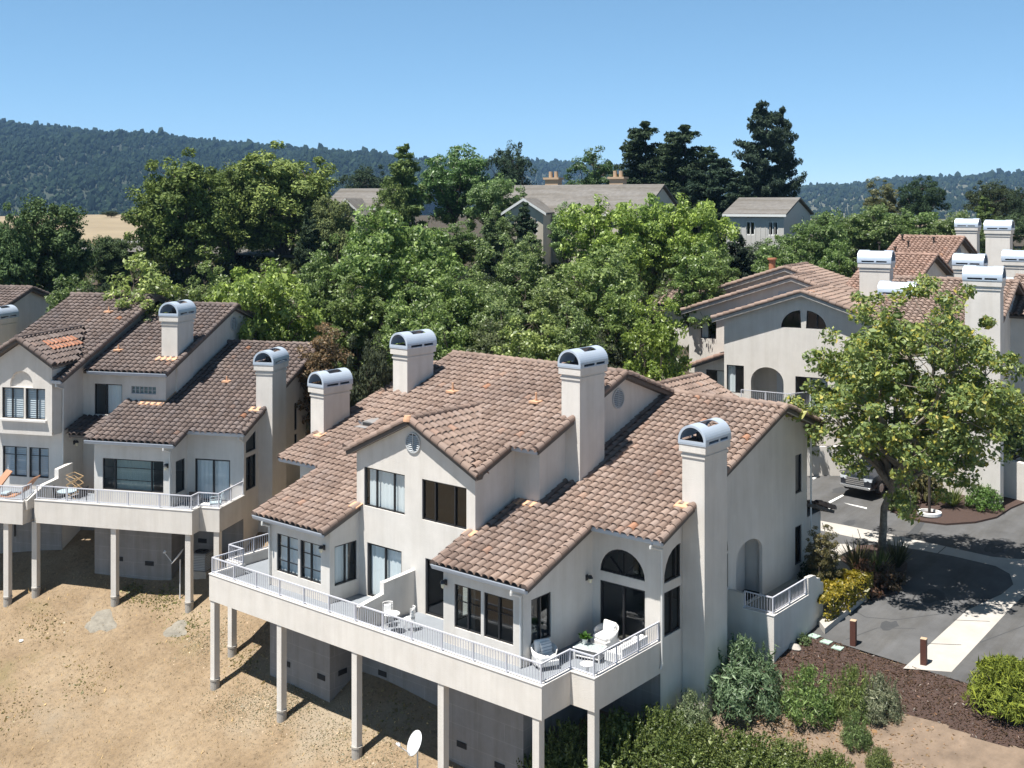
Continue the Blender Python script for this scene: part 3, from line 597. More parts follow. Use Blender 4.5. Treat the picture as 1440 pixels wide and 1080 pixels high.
house_wall(H2, (-.95,3.11), (1.96,3.11), (-1, l1(3.11)-.14), [((rect(.41,2.23,-.40,1.56),(.52,)), dict(blind=[(.0,1.)], bmat='blind', name='sliding_door', fw=.07))])
W = Wall((1.96,3.11), (1.96,12.75), [(0,-4.5),(9.64,-4.5),(9.64,l1(11.2)-.62),(8.1,l1(11.2)-.14),(0,l1(3.11)-.14)])
window(H2, W, [(.25,1.86),(1.3,1.86),(1.3,2.78),(.25,2.38)]); window(H2, W, rect(.25,1.3,.09,1.66), (.5,)); window(H2, W, rect(5.6,5.95,.1,1.7)); window(H2, W, rect(5.6,5.95,1.9,3.3)); window(H2, W, archpts(7.0,7.9,.3,2.1), name='arched_window'); add_wall(H2, W)
W = Wall((-7.71,4.83), (-3.1,4.83), (.9, l2(4.83)-.14)); window(H2, W, rect(.65,2.2,3.05,4.58), (.42,), blind=[(.42,1.)])
gb = rect(2.70,4.08,4.16,4.54); window(H2, W, gb, (.166,.333,.5,.667,.833), (.5,), name='glass_block_window', frame='vent_grey', fw=.03, bmat='curtain', blind=[(0,1)]); add_wall(H2, W)
W = Wall((-3.1,4.83), (-3.1,17), [(0,3.4),(12.2,3.4),(12.2,l2(11.57)-.35*5.43-.14),(6.74,l2(11.57)-.14),(0,l2(4.83)-.14)]); add_wall(H2, W); round_vent(H2, W, 7.0, 6.95, .34)
W = Wall((-7.71,3.13), (-7.71,10.9), [(0,-4.5),(7.8,-4.5),(7.8,l3(10.9)-.14),(0,l3(3.13)-.14)]); add_wall(H2, W); sconce(H2, W, .95, 1.75)
house_wall(H2, (-11.3,3.13), (-7.71,3.13), (-1.0, 3.0), [((rect(.25,1.62,.15,1.62),(.5,),(.72,)), dict(blind=[(0,1)], bmat='shutter', slats=True)), ((rect(1.75,2.85,.15,1.62),(.5,),(.72,)), dict(blind=[(0,1)], bmat='shutter', slats=True))])
# projecting gable box with the arched recess
gs = .62; W = Wall((-11.3,2.32), (-7.68,2.32), [(0,2.42),(3.62,2.42),(3.62,5.62),(1.93,6.85),(.24,5.8),(0,5.62)])
window(H2, W, rect(.85,2.06,3.17,4.66), (.45,), blind=[(0,1)], bmat='shutter', slats=True); window(H2, W, rect(2.16,3.24,3.17,4.66), (.55,), blind=[(0,1)], bmat='shutter', slats=True)
W.holes.append(archpts(1.30,2.55,4.70,4.85)); add_wall(H2, W); rb = MB(); rb.add([W.p3(1.2,4.6,.13),W.p3(2.7,4.6,.13),W.p3(2.7,5.7,.13),W.p3(1.2,5.7,.13)], [(0,1,2,3)]); rb.build('arch_panel', 'stucco', H2)
gm = MB(); gm.box(-11.29, -7.69, 2.46, 3.5, 2.425, 2.6); gm.box(-7.80, -7.685, 2.33, 3.5, 2.6, 5.6); gm.build('wall', 'stucco', H2)
sl = MB(); sl.box(-10.5, -7.95, 2.18, 2.32, 3.06, 3.15); sl.build('window_sill', 'curb_cap', H2)
# roofs
def froof(h, z, poly, p, m, sd): return roof_plane(h, (0,0,z(0)), (1,0), poly, (0,1), p, m=m, seed=sd)
froof(H2, l1, [(-5.19,1.33),(-.58,1.33),(-.58,2.53),(2.31,2.53),(2.31,11.2),(-3.1,11.2),(-3.1,4.83),(-5.19,4.83)], .345, TD, 41)
froof(H2, l2, [(-7.37,4.33),(-2.73,4.33),(-2.73,11.57),(-7.37,11.57)], .37, TD, 42)
froof(H2, l3, [(-9.3,7.2),(-7.7,4.4),(-7.7,2.4),(-7.2,2.4),(-7.2,11.0),(-12.67,11.0),(-12.67,5.2),(-11.3,4.6)], .385, TD, 43)
for a, z, b0, b1 in ((2.27,l1,2.5,11.2),(-.62,l1,1.3,2.6),(-2.77,l2,4.3,11.57),(-7.24,l3,2.36,11.0)):
    caps(H2, (a,b0,z(b0)+.07), (a,b1,z(b1)+.07), TD, name='rake_cap'); board(H2, (a-.02,b0+.04,z(b0)), (a-.02,b1,z(b1)))
caps(H2, (-5.13,1.3,l1(1.3)+.07), (-5.13,4.83,l1(4.83)+.07), TD, name='rake_cap')
for a0, a1, b, z in ((-3.1,2.31,11.2,l1),(-7.3,-2.73,11.57,l2),(-12.67,-7.2,11.0,l3)): caps(H2, (a0,b,z(b)+.06), (a1,b,z(b)+.06), TD)
for (a0, a1, b, z, dep, sd) in ((-3.1,2.31,11.2,l1,2.0,44),(-7.4,-2.73,11.57,l2,5.5,45),(-12.67,-7.2,11.0,l3,6,46)):
    roof_plane(H2, (0, b+dep, z(b)-.35*dep), (1,0), [(a0,0),(a1,0),(a1,dep),(a0,dep)], (0,-1), .35, m=TD, seed=sd); caps(H2, (a1-.05,b+dep,z(b)-.35*dep+.07), (a1-.05,b,z(b)+.07), TD, name='rake_cap'); board(H2, (a1-.03,b+dep,z(b)-.35*dep), (a1-.03,b,z(b)), m='soffit')
for s in (-1, 1):
    roof_plane(H2, (-9.37+1.98*s, 0, 7.06-gs*1.98), (0,1), [(1.96,0),(3.9,0),(7.2,1.98),(1.96,1.98)], (-s,0), gs, m=TD, seed=47+s, patch=None)
    caps(H2, (-9.37+1.95*s,2.02,7.06-gs*1.95+.07), (-9.37,2.02,7.10), TD, name='rake_cap', r=.13); board(H2, (-9.37+1.95*s,2.0,7.06-gs*1.95), (-9.37,2.0,7.06), m='soffit', h=.13)
caps(H2, (-9.37,1.96,7.12), (-9.37,7.2,7.12), TD)
# newer red tiles patched into the small gable
k = math.sqrt(1+gs*gs); roof_plane(H2, (-9.37+1.98-.85, 0, 7.06-gs*1.13+.012), (0,1), [(3.1,0),(5.6,0),(5.6,.62),(3.1,.62)], (-1,0), gs, m='tile_red', name='roof_patch', seed=49, slab=.01)
gutter(H2, (-5.19,1.33,l1(1.33)), (-.58,1.33,l1(1.33)), (0,-1)); gutter(H2, (-.58,2.53,l1(2.53)), (2.31,2.53,l1(2.53)), (0,-1)); gutter(H2, (-7.1,4.33,l2(4.33)), (-2.75,4.33,l2(4.33)), (0,-1)); gutter(H2, (-7.75,2.4,l3(2.4)), (-7.2,2.4,l3(2.4)), (0,-1))
for pts in ([(-1.1,1.27,l1(1.33)-.14),(-1.1,1.27,l1(1.33)-.22),(-1.02,1.68,l1(1.33)-.4),(-1.02,1.68,-.38)], [(2.05,2.47,l1(2.53)-.14),(2.05,2.47,l1(2.53)-.2),(2.0,3.04,l1(2.53)-.5),(2.0,3.04,-.8)], [(-7.5,2.36,l3(2.4)-.14),(-7.5,2.36,l3(2.4)-.25),(-7.62,3.1,l3(2.4)-.5),(-7.62,3.06,-.3)]): downpipe(H2, pts)
# small lean-to over the recessed door
roof_plane(H2, (0,0,1.45), (1,0), [(-7.25,3.0),(-5.0,3.0),(-5.0,4.8),(-7.7,4.8),(-7.7,3.6)], (0,1), .30, m=TD, seed=50); 
d_ = MB(); d_.box(-7.7, -5.0, 4.82, 4.9, -1, 2.4); d_.build('wall', 'stucco', H2)
W = Wall((-7.7,4.81), (-5.0,4.81), (-1, 2.6)); window(H2, W, rect(1.6,2.55,-.40,1.65), (.5,), name='sliding_door', blind=[(.5,1.)])
chimney(H2, 1.83, 2.68, 4.66, 6.2, -6, 5.85); chimney(H2, -3.88, -3.0, 5.76, 7.33, 3, 7.95)
fm = MB(); fm.xprism([(0,0),(1.35,0),(1.35,.03),(0,.05)], (-4.4,4.4,l1(4.4)+.1), (1,0,0), np.array([0,1,.345]), np.array([0,0,1.]), 1.35); fm.build('flashing', 'flash_terracotta', H2)
for fa, fb, fz, fp, fl_ in ((1.6,4.28,l1,.345,.72),(-4.05,5.38,l2,.37,1.2)): fm = MB(); fm.xprism([(0,0),(.4,0),(.4,.03),(0,.05)], (fa,fb,fz(fb)+.1), (1,0,0), np.array([0,1,fp]), np.array([0,0,1.]), fl_); fm.build('flashing', 'flash_terracotta', H2)
for a, b, z in ((-6.6,6.2,l2),(-9.0,9.0,l3),(-.9,6.9,l1)):
    vm = MB(); vm.box(a-.2, a+.2, b-.18, b+.18, z(b)+.08, z(b)+.18); vm.tube((a,b,z(b)), (a,b,z(b)+.4), .04); vm.build('roof_vent', 'flash_terracotta', H2, bevel=.02)
# decks
dk2 = deck(H2, [(-6.95,.02),(1.07,0),(1.07,.65),(2.05,.65),(2.05,3.08)], [(-6.95,3.08)], rails=[[(-6.86,.09),(.98,.09),(.98,.74),(1.96,.74),(1.96,3.06)]])
dk3 = deck(H2, [(-16.5,-.42),(-7.24,-.42),(-7.24,.9)], [(-7.24,3.08),(-16.5,3.08)], rails=[[(-16.4,-.33),(-7.33,-.33),(-7.33,.3)]])
gf = MB(); gf.box(-7.26, -6.94, .25, 3.1, -.95, -.425); gf.build('deck_floor', 'deck_floor', dk2)  # filler slab added to stop sun leaking through between the two decks
dv = MB(); dv.xprism([(-.28,-.42),(3.12,-.42),(3.12,.98),(2.01,.90),(2.01,.48),(.88,.41),(-.28,-.0)], (-7.28,0,0), (1,0,0), np.array([0,1,0.]), np.array([0,0,1.]), .18); dw = dv.build('divider_wall', 'stucco', H2)
dc = MB(); dc.xprism([(.88,.41),(2.01,.48),(2.01,.90),(3.12,.98),(3.12,1.01),(1.98,.93),(1.98,.51),(.88,.44)], (-7.30,0,0), (1,0,0), np.array([0,1,0.]), np.array([0,0,1.]), .22); dc.build('curb_cap', 'curb_cap', dw)
fb = MB(); fb.box(-4.98, -.97, 1.745, 6, -7, -1); fb.build('foundation', 'stucco_base', H2); fb = MB(); fb.box(-12, -7.73, 3.135, 7, -7, -1); fb.build('foundation', 'stucco_base', H2); fb = MB(); fb.box(-7.72, 1.95, 4.6, 6, -6, -1); fb.build('foundation', 'stucco_base', H2); fb = MB(); fb.box(-.96, 1.95, 3.115, 4.5, -6, -1); fb.build('foundation', 'stucco_base', H2)
W = Wall((-5.0,1.744), (-.95,1.744), (-5,-1)); crawl_vent(H2, W, 1.3, -3.0); crawl_vent(H2, W, 2.9, -3.1); W = Wall((-.95,3.114), (1.96,3.114), (-5,-1)); crawl_vent(H2, W, .8, -2.3)
# electric meter box and pipes under the left balcony
W = Wall((-11.3,3.13), (-7.71,3.13), (-5,-1)); mm = MB()
for t, z, w in ((2.1,-1.7,.2),(.9,-1.5,.14)): p = np.array(W.p3(t, z)); mm.obox(p+(0,-.06,0), (w,0,0), (0,.05,0), (0,0,.12)); mm.tube(p+(w*.5,-.05,0), p+(w*.5,-.05,-1.3), .04)
mm.build('meter_box', 'black_metal', H2)
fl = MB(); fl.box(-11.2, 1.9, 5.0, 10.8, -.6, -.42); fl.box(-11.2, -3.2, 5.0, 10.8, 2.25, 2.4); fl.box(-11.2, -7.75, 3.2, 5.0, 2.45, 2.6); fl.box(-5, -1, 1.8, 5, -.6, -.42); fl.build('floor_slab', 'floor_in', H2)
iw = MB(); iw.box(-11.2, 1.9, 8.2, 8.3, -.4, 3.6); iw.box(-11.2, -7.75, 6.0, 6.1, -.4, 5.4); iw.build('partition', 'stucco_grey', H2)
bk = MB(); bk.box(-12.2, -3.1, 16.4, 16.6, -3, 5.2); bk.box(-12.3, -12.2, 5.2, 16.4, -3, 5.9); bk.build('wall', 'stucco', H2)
# small street-side gable roof behind
for s in (-1, 1): roof_plane(H2, (-2.2+2*s, 0, 5.05), (0,1), [(14.5,0),(17.8,0),(17.8,2),(14.5,2)], (-s,0), .5, m=TD, seed=60+s)
caps(H2, (-2.2,14.5,6.1), (-2.2,17.8,6.1), TD); 
# ------------------------------------------------------------------ house at the far left edge
p3 = D(46, 406, 73); H3 = thing('townhouse', 'grey tiled house end with bare gable wall, cut by the left edge behind the duplex', 'house', (p3[0], p3[1], 0), PH)
zr3 = p3[2]; r3 = lambda b: zr3+.37*b
roof_plane(H3, (0,0,zr3), (1,0), [(-12,-8),(0,-8),(0,0),(-12,0)], (0,1), .37, m=TD, seed=51); roof_plane(H3, (0,6,zr3-2.1), (1,0), [(-12,0),(0,0),(0,6),(-12,6)], (0,-1), .35, m=TD, seed=52)
caps(H3, (-12,0,zr3+.06), (0,0,zr3+.06), TD); caps(H3, (-.05,-8,r3(-8)+.07), (-.05,0,zr3+.07), TD, name='rake_cap'); caps(H3, (-.05,6,zr3-2.1+.07), (-.05,0,zr3+.07), TD, name='rake_cap'); board(H3, (-.04,-8,r3(-8)), (-.04,0,zr3)); board(H3, (-.04,6,zr3-2.1), (-.04,0,zr3))
W = Wall((-.35,-7.5), (-.35,5.5), [(0,-3),(13,-3),(13,zr3-2.05),(7.5,zr3-.14),(0,r3(-7.5)-.14)]); add_wall(H3, W); add_wall(H3, Wall((-12,-7.5), (-.35,-7.5), (-3, r3(-7.5)-.1))); add_wall(H3, Wall((-.35,5.5), (-9,5.5), (-3, zr3-2.0)))
pc = D(1, 447, 67); pcl = np.array([pc[0]-p3[0], pc[1]-p3[1]]); ca = pcl[0]*math.cos(PH)+pcl[1]*math.sin(PH); cb = -pcl[0]*math.sin(PH)+pcl[1]*math.cos(PH)
chimney(H3, ca-.45, ca+.45, cb-.8, cb+.8, 0, pc[2])
# ================================================================== houses across the street
def RX(h_loc, rz):
    c, s = math.cos(rz), math.sin(rz)
    return lambda x, y, z=None: None
S4 = 1.04; p4 = D(1130, 409, 62*S4); F4 = R(9)
H4 = thing('townhouse', 'pale house across the street with stepped gables and twin quarter-round windows', 'house', (p4[0], p4[1], 0), F4); zc = 14.84
def z4(z): return zc-(zc-z)*S4
def q4(*v): return [x*S4 for x in v]
ar, zr = 0., z4(10.0)
W = Wall((-4.5*S4,0), (8*S4,0), [(0,-3),(12.5*S4,-3),(12.5*S4,zr-.334*8*S4-.1),(4.5*S4,zr-.1),(0,zr-.334*4.5*S4-.1)])
c4 = 4.5*S4; qa = lambda sg: [(c4+sg*.13, z4(8.02))]+[(c4+sg*(.13+1.12*S4*math.cos(t)), z4(8.02)+.98*S4*math.sin(t)) for t in np.linspace(0, math.pi/2-.05, 9)]
window(H4, W, qa(1), (.55,), name='arched_window'); window(H4, W, qa(-1)[::-1], (), name='arched_window')
W.holes.append(archpts(c4-2.95*S4, c4-1.1*S4, z4(3.35), z4(4.95), h=.82*S4)); window(H4, W, rect(c4-4.35*S4, c4-3.35*S4, z4(4.2), z4(5.75)), (.52,), blind=[(.0,.5)]); window(H4, W, rect(c4-.45*S4, c4+1.3*S4, z4(3.5), z4(5.4)), (.5,), blind=[(.4,1.)]); add_wall(H4, W, depth=.25)
en = MB(); en.box(-3.3*S4, -.8*S4, 1.6, 1.7, z4(3.3), z4(6)); en.box(-3.3*S4, -3.2*S4, .26, 1.6, z4(3.3), z4(6)); en.box(-.9*S4, -.8*S4, .26, 1.6, z4(3.3), z4(6)); en.box(-3.3*S4, -.8*S4, .26, 1.7, z4(6), z4(6.1)); en.build('entry_recess', 'stucco', H4); ed = MB(); ed.box(-1.95*S4, -1.15*S4, 1.55, 1.6, z4(3.35), z4(5.3)); ed.build('front_door', 'shutter', H4)
pt_ = MB(); pt_.box(-4.4*S4, -3.0*S4, -1.6, -1.45, -1, z4(4.05)); pt_.box(-3.0*S4, .4*S4, -1.6, -1.45, -1, z4(3.6)); pt_.box(.4*S4-.15, .4*S4, -1.45, -.01, -1, z4(3.6)); po = pt_.build('patio_wall', 'stucco', H4); railing(po, [(-3.0*S4,-1.52),(-.3,-1.52),(.4*S4,-.3)], z4(3.6), 1.1)
def gable4(a_r, zr, al, ar_, b0, b1, m='tile', sd=80):
    for s, e in ((-1, al), (1, ar_)):
        w = abs(e-a_r); roof_plane(H4, (e, 0, zr-.334*w), (0,1), [(b0,0),(b1,0),(b1,w),(b0,w)], (-s,0), .334, m=m, seed=sd+s); caps(H4, (e,b0+.04,zr-.334*w+.07), (a_r,b0+.04,zr+.07), m, name='rake_cap'); board(H4, (e,b0+.02,zr-.334*w), (a_r,b0+.02,zr), m='soffit', h=.18)
    caps(H4, (a_r,b0,zr+.06), (a_r,b1,zr+.06), m)
gable4(0, zr, -5.05*S4, 9.5*S4, -.5, 4.9*S4, sd=80)
a2, zr2 = -1.95*S4, z4(10.46); gable4(a2, zr2, -8.75*S4, 6*S4, 4.2*S4, 9*S4, sd=84)
W = Wall((-8.45*S4,4.7*S4), (6*S4,4.7*S4), [(0,-3),(14.45*S4,-3),(14.45*S4,zr2-.334*7.95*S4-.1),(6.5*S4,zr2-.1),(0,zr2-.334*6.5*S4-.1)]); window(H4, W, rect(.75*S4,1.75*S4,z4(6.55),z4(7.72)), (.5,), blind=[(0,.5)])
va = MB(); p = W.p3(5.9*S4, z4(9.3)); va.obox(np.array(p)+(0,-.02,0), (.3,0,0), (0,.02,0), (0,0,.3)); va.build('gable_vent', 'vent_grey', H4); add_wall(H4, W)
a3, zr3_ = -3.49*S4, z4(10.78); gable4(a3, zr3_, -9.86*S4, 4*S4, 8*S4, 13*S4, sd=88); W = Wall((-9.5*S4,8.5*S4), (4*S4,8.5*S4), [(0,-3),(13.5*S4,-3),(13.5*S4,zr3_-.334*7.49*S4-.1),(6.01*S4,zr3_-.1),(0,zr3_-.334*6.01*S4-.1)]); add_wall(H4, W)
add_wall(H4, Wall((-9.5*S4,13*S4), (-9.5*S4,8.5*S4), (-3, zr3_-.334*6*S4-.1))); add_wall(H4, Wall((-8.45*S4,9*S4), (-8.45*S4,4.7*S4), (-3, zr2-.334*6.5*S4-.1))); add_wall(H4, Wall((-4.5*S4,4.7*S4), (-4.5*S4,0), (-3, zr-.334*4.5*S4-.1)))
roof_plane(H4, (0,10*S4,z4(7.95)), (1,0), [(-12.9*S4,0),(-6*S4,0),(-6*S4,4*S4),(-12*S4,4*S4)], (0,1), .37, seed=92); roof_plane(H4, (-13.2*S4,10*S4,z4(7.95)), (0,1), [(0,0),(6*S4,0),(4*S4,1.1*S4),(4*S4,1.1*S4)], (1,0), 1.2, seed=93); caps(H4, (-12*S4,14*S4,z4(9.45)), (-6*S4,14*S4,z4(9.45))); ww = MB(); ww.box(-12.5*S4, -6*S4, 10.5*S4, 14*S4, -2, z4(7.95)); ww.build('wall', 'stucco', H4)
roof_plane(H4, (-6.9*S4,0,z4(5.35)), (0,1), [(.2*S4,0),(4.7*S4,0),(4.7*S4,2.5*S4),(.2*S4,2.5*S4)], (1,0), .38, m='tile_pink', seed=94); caps(H4, (-6.9*S4,.25*S4,z4(5.35)+.07), (-4.45*S4,.25*S4,z4(6.3)+.07), 'tile_pink', name='rake_cap')
W = Wall((-6.5*S4,.6*S4), (-4.5*S4,.6*S4), [(0,-3),(2*S4,-3),(2*S4,z4(6.1)),(0,z4(5.4))]); window(H4, W, rect(.7*S4,1.9*S4,z4(3.9),z4(5.3)), (.5,), blind=[(.5,1)]); add_wall(H4, W); add_wall(H4, Wall((-6.5*S4,4.7*S4), (-6.5*S4,.6*S4), (-3, z4(5.4))))
chimney(H4, 2.0*S4, 3.65*S4, 4.1*S4, 5.05*S4, 5, z4(11.45), along='a'); chimney(H4, 4.25*S4, 5.9*S4, -.92*S4, -.02, 0, z4(10.1), along='a')
vm = MB(); vm.tube((-4.9*S4,10*S4,z4(10.3)), (-4.9*S4,10*S4,z4(11.2)), .22, n=12); vm.tube((-4.9*S4,10*S4,z4(11.2)), (-4.9*S4,10*S4,z4(11.3)), .32, n=12); vm.build('roof_vent', 'terracotta', H4)
def row_house(label, x0, x1, y, d, eave_w, rz, chim, m='tile', gab=True, sd=100, step=None):
    """ridge from photo x0 to x1 at height y and distance d, tiled front slope, gable at the right end"""
    A = D(x1, y, d); h = thing('townhouse', label, 'house', (A[0], A[1], 0), rz); zr = A[2]
    k = 1608/d*(math.cos(TH-rz)+(x1-720)/1608*math.sin(TH-rz)); Ln = (x1-x0)/k
    roof_plane(h, (0,-eave_w,zr-.35*eave_w), (1,0), [(-Ln,0),(0,0),(0,eave_w),(-Ln,eave_w)], (0,1), .35, m=m, seed=sd); bw = eave_w*.6
    roof_plane(h, (0,bw,zr-.35*bw), (1,0), [(-Ln,0),(0,0),(0,bw),(-Ln,bw)], (0,-1), .35, m=m, seed=sd+1)
    caps(h, (-Ln,0,zr+.06), (0,0,zr+.06), m)
    for a in (-.05, -Ln+.05):
        for b in (-eave_w, bw): caps(h, (a,b,zr-.35*abs(b)+.07), (a,0,zr+.07), m, name='rake_cap')
    board(h, (-.03,-eave_w,zr-.35*eave_w), (-.03,0,zr)); board(h, (-.03,bw,zr-.35*bw), (-.03,0,zr))
    W = Wall((-.4,-eave_w+.5), (-.4,bw-.3), [(0,-2),(eave_w+bw-.8,-2),(eave_w+bw-.8,zr-.35*(bw-.3)-.1),(eave_w-.5,zr-.1),(0,zr-.35*(eave_w-.5)-.1)]); 
    if gab: round_vent(h, W, eave_w-.4, zr-1.1, .42)
    add_wall(h, W, m='stucco_grey' if False else 'stucco'); Wf_ = Wall((-Ln+.3,-eave_w+.5), (-.4,-eave_w+.5), (-2, zr-.35*(eave_w-.5)-.1)); add_wall(h, Wf_); add_wall(h, Wall((-.4,bw-.3), (-Ln+.3,bw-.3), (-2, zr-.35*(bw-.3)-.1)))
    for cx, ytop, dd, b in chim:
        q = D(cx, ytop, dd); w = q-np.array(h.location); a = w[0]*math.cos(rz)+w[1]*math.sin(rz); b_ = -w[0]*math.sin(rz)+w[1]*math.cos(rz); chimney(h, a-.8, a+.8, b_-.45, b_+.45, 0, q[2]-.75, along='a')
    return h
H5 = row_house('tiled house with a wide front chimney rising right behind the big street tree', 1250, 1432, 398, 60, 5.5, R(7), [(1384,372,55.5,0)], sd=100)
W = Wall((-.39,-5.0), (-.39,3.0), (3, 9)); window(H5, W, archpts(2.0,3.1,4.2,5.9), name='arched_window'); 
H6 = row_house('tiled house behind the wide chimney with a low grey gable end', 1225, 1318, 360, 74, 6.5, R(4), [(1364,355,69,0)], m='tile_pink', gab=False, sd=104)
H7 = row_house('highest pinkish tiled roof with small pipe vents, far right across the street', 1262, 1356, 335, 84, 7.0, R(4), [(1361,306,92,0),(1405,308,80,0)], m='tile_pink', sd=108)
for i, (a, b) in enumerate(((-4.2,-1.0),(-3.4,-2.2),(-5.4,-2.6),(-1.8,-1.4),(-4.0,-3.4))):
    A = H7.location; vm = MB(); zz = D(1356,335,84)[2]+.35*b; vm.tube((a,b,zz), (a,b,zz+.5), .07); vm.tube((a,b,zz+.5), (a,b,zz+.6), .13); vm.build('roof_vent', 'bark_dark', H7)
H8 = row_house('tiled house cut by the right edge of the view with two chimneys', 1428, 1500, 392, 63, 5.0, R(6), [(1432,350,72,0),(1426,388,66,0)], sd=112)
# hillside houses
def hill_house(label, cx, y_ridge, y_eave, y_base, d, wpx, rz, wall='siding', roof='shingle', depth=9., wins=(), ridge_along='a'):
    A = D(cx, y_base, d); h = thing('hillside_house', label, 'house', (A[0], A[1], A[2]-.5), rz); k = d/1608.; w = wpx*k/2/max(.4, math.cos(TH-rz)+(cx-720)/1608*math.sin(TH-rz)); zt = (y_base-y_eave)*k+.5; zr = (y_base-y_ridge)*k+.5
    Wf_ = Wall((-w,-depth/2), (w,-depth/2), (-3, zt) if ridge_along == 'a' else [(0,-3),(2*w,-3),(2*w,zt),(w,zr-.1),(0,zt)])
    for (x0, x1, z0, z1) in wins: window(h, Wf_, rect(x0*2*w, x1*2*w, z0*zt, z1*zt), (.5,), frame='white_frame', fw=.09, glass='glass')
    mb = MB(); Wf_.fill(mb); mb.build('wall', wall, h); mb = MB()
    for P, Q in (((w,-depth/2),(w,depth/2)),((w,depth/2),(-w,depth/2)),((-w,depth/2),(-w,-depth/2))):
        L = math.hypot(Q[0]-P[0], Q[1]-P[1]); o = [(0,-3),(L,-3),(L,zt),(0,zt)]
        if ridge_along == 'a' and abs(Q[0]-P[0]) < 1e-6: o = [(0,-3),(L,-3),(L,zt),(L/2,zr-.1),(0,zt)]
        Wall(P, Q, o).fill(mb)
    mb.build('wall', wall, h); rf = MB(); e = .3
    if ridge_along == 'a':
        for s in (-1, 1): rf.xprism([(0,0),(0,.16),(1,.16),(1,0)], (-w-e, 0, 0), (1,0,0), np.array([0,s*(depth/2+e),-(zr-zt)*(1+2*e/depth)]), np.array([0,0,1.]), 2*w+2*e)
        for f in rf.v[:]: pass
        rf.v = [(x, y, z+zr) for x, y, z in rf.v]
    else:
        for s in (-1, 1): rf.xprism([(0,0),(0,.16),(1,.16),(1,0)], (0,-depth/2-e, zr), (0,1,0), np.array([s*(w+e),0,-(zr-zt)*(1+e/w)]), np.array([0,0,1.]), depth+2*e)
    rf.build('roof', roof, h); bt = MB(); n = int(2*w/.45)
    for i in range(n): bt.box(-w+i*.45, -w+i*.45+.05, -depth/2-.03, -depth/2-.002, 0, zt*.98)
    bt.build('batten', wall, h)
    fa = MB(); fa.box(-w-e, w+e, -depth/2-e-.06, -depth/2-e-.02, zt-(zr-zt)*2*e/depth-.10, zt-(zr-zt)*2*e/depth+.12) if ridge_along == 'a' else [fa.xprism([(0,-.12),(0,.12),(1,.12),(1,-.12)], (0,-depth/2-e-.04,zr+.02), (0,1,0), np.array([s*(w+e),0,-(zr-zt)*(1+e/w)]), np.array([0,0,1.]), .04) for s in (-1, 1)]
    fa.build('fascia', 'white_frame', h); return h
HA = hill_house('two storey tan house on the hill behind the bright green maples', 822, 262, 300, 352, 112, 210, R(12), 'siding', 'shingle', 11, [(.04,.12,.55,.85),(.18,.24,.55,.85),(.86,.93,.5,.85)])
for x, y in ((-3.6, 0.5), (3.2, 0.8)):
    cm = MB(); zt = (352-262)*112/1608.+.5; cm.box(x-.7, x+.7, y-.5, y+.5, zt-1.2, zt+.7); cm.box(x-.85, x+.85, y-.65, y+.65, zt+.7, zt+.9); c_ = cm.build('chimney', 'brick_tan', HA); pp = MB(); pp.tube((x-.3,y,zt+.9), (x-.3,y,zt+1.5), .2); pp.tube((x+.3,y,zt+.9), (x+.3,y,zt+1.5), .2); pp.build('flue', 'brick_tan', c_)
HA2 = hill_house('low wing of the tan hillside house with a small gable facing forward', 746, 281, 298, 350, 106, 52, R(30), 'siding', 'shingle', 8, [(.6,.85,.5,.85)], ridge_along='b')
HB = hill_house('grey sided house with two dark windows right of the tall pines', 1082, 280, 301, 352, 108, 78, R(10), 'siding_grey', 'shingle', 9, [(.34,.50,.52,.84),(.72,.90,.52,.84)])
HB2 = hill_house('small front-gabled wing at the right end of the grey hillside house', 1108, 286, 303, 352, 112, 40, R(22), 'siding_grey', 'shingle', 7, [], ridge_along='b')
HC = hill_house('grey roofed house half hidden by trees, left on the hill', 522, 267, 292, 330, 125, 80, R(25), 'siding', 'shingle', 10, [])
HC2 = hill_house('front gable of the grey roofed house left on the hill', 498, 281, 300, 330, 118, 40, R(35), 'siding', 'shingle', 8, [], ridge_along='b')
# ================================================================== terrain
STR = lambda v: -1.5+.10*(v-12.8)
def spt(x, y): return plane_pt(x, y, -1.5, .10, 12.8)
CP = [(-8.29,.1,-4.6),(-4.1,.1,-4.68),(.07,.1,-4.82),(4.15,.1,-5.0),(8.2,.1,-4.9),(-9.3,1.6,-4.0),(-6.5,1.5,-4.06),(-2.9,1.5,-4.19),(5,1.5,-4.55),(9.2,1.6,-4.5),
 (-1.6,3,-3.4),(1.5,3,-3.7),(9.5,6.8,-2.75),(10.3,8.4,-2.4),(11.2,10.1,-1.75),(11.2,13.4,-1.5),
 (-16.63,.76,-3.36),(-13.31,2.35,-3.37),(-20.4,-1.0,-3.27),(-21.2,-1.8,-3.65),(-19.2,1.36,-2.56),(-15.6,3.07,-2.63),(-22.25,1.44,-2.05),(-14.6,3.83,-2.03),
 (-8,-10,-8.9),(0,-10,-9.1),(8,-8,-8.4),(-20,-12,-8.2),(-30,-8,-6),(16,-4,-6.8),(24,-2,-5.4),(0,-25,-14),(-25,-30,-15),(20,-20,-12.5),
 (13,12.75,-1.56),(16,12.4,-1.56),(20,12.0,-1.56),(24,11.6,-1.56),(13,9.4,-2.55),(16,9.2,-2.6),(20,9,-2.6),(13,6,-3.8),(18,5,-4.0),(24,9,-2.6),(30,10,-1.7),
 (12,20,-.85),(20,20,-.85),(10,30,.15),(20,30,.15),(28,20,-.85),(40,20,-.85),
 (0,20,-.6),(-8,18,.2),(-8,8,-1.2),(-12,12,-.3),(-19,17,1.2),(-28,12,1.5),(-33,6,.5),(-12,24,1.2),(0,28,.6)]
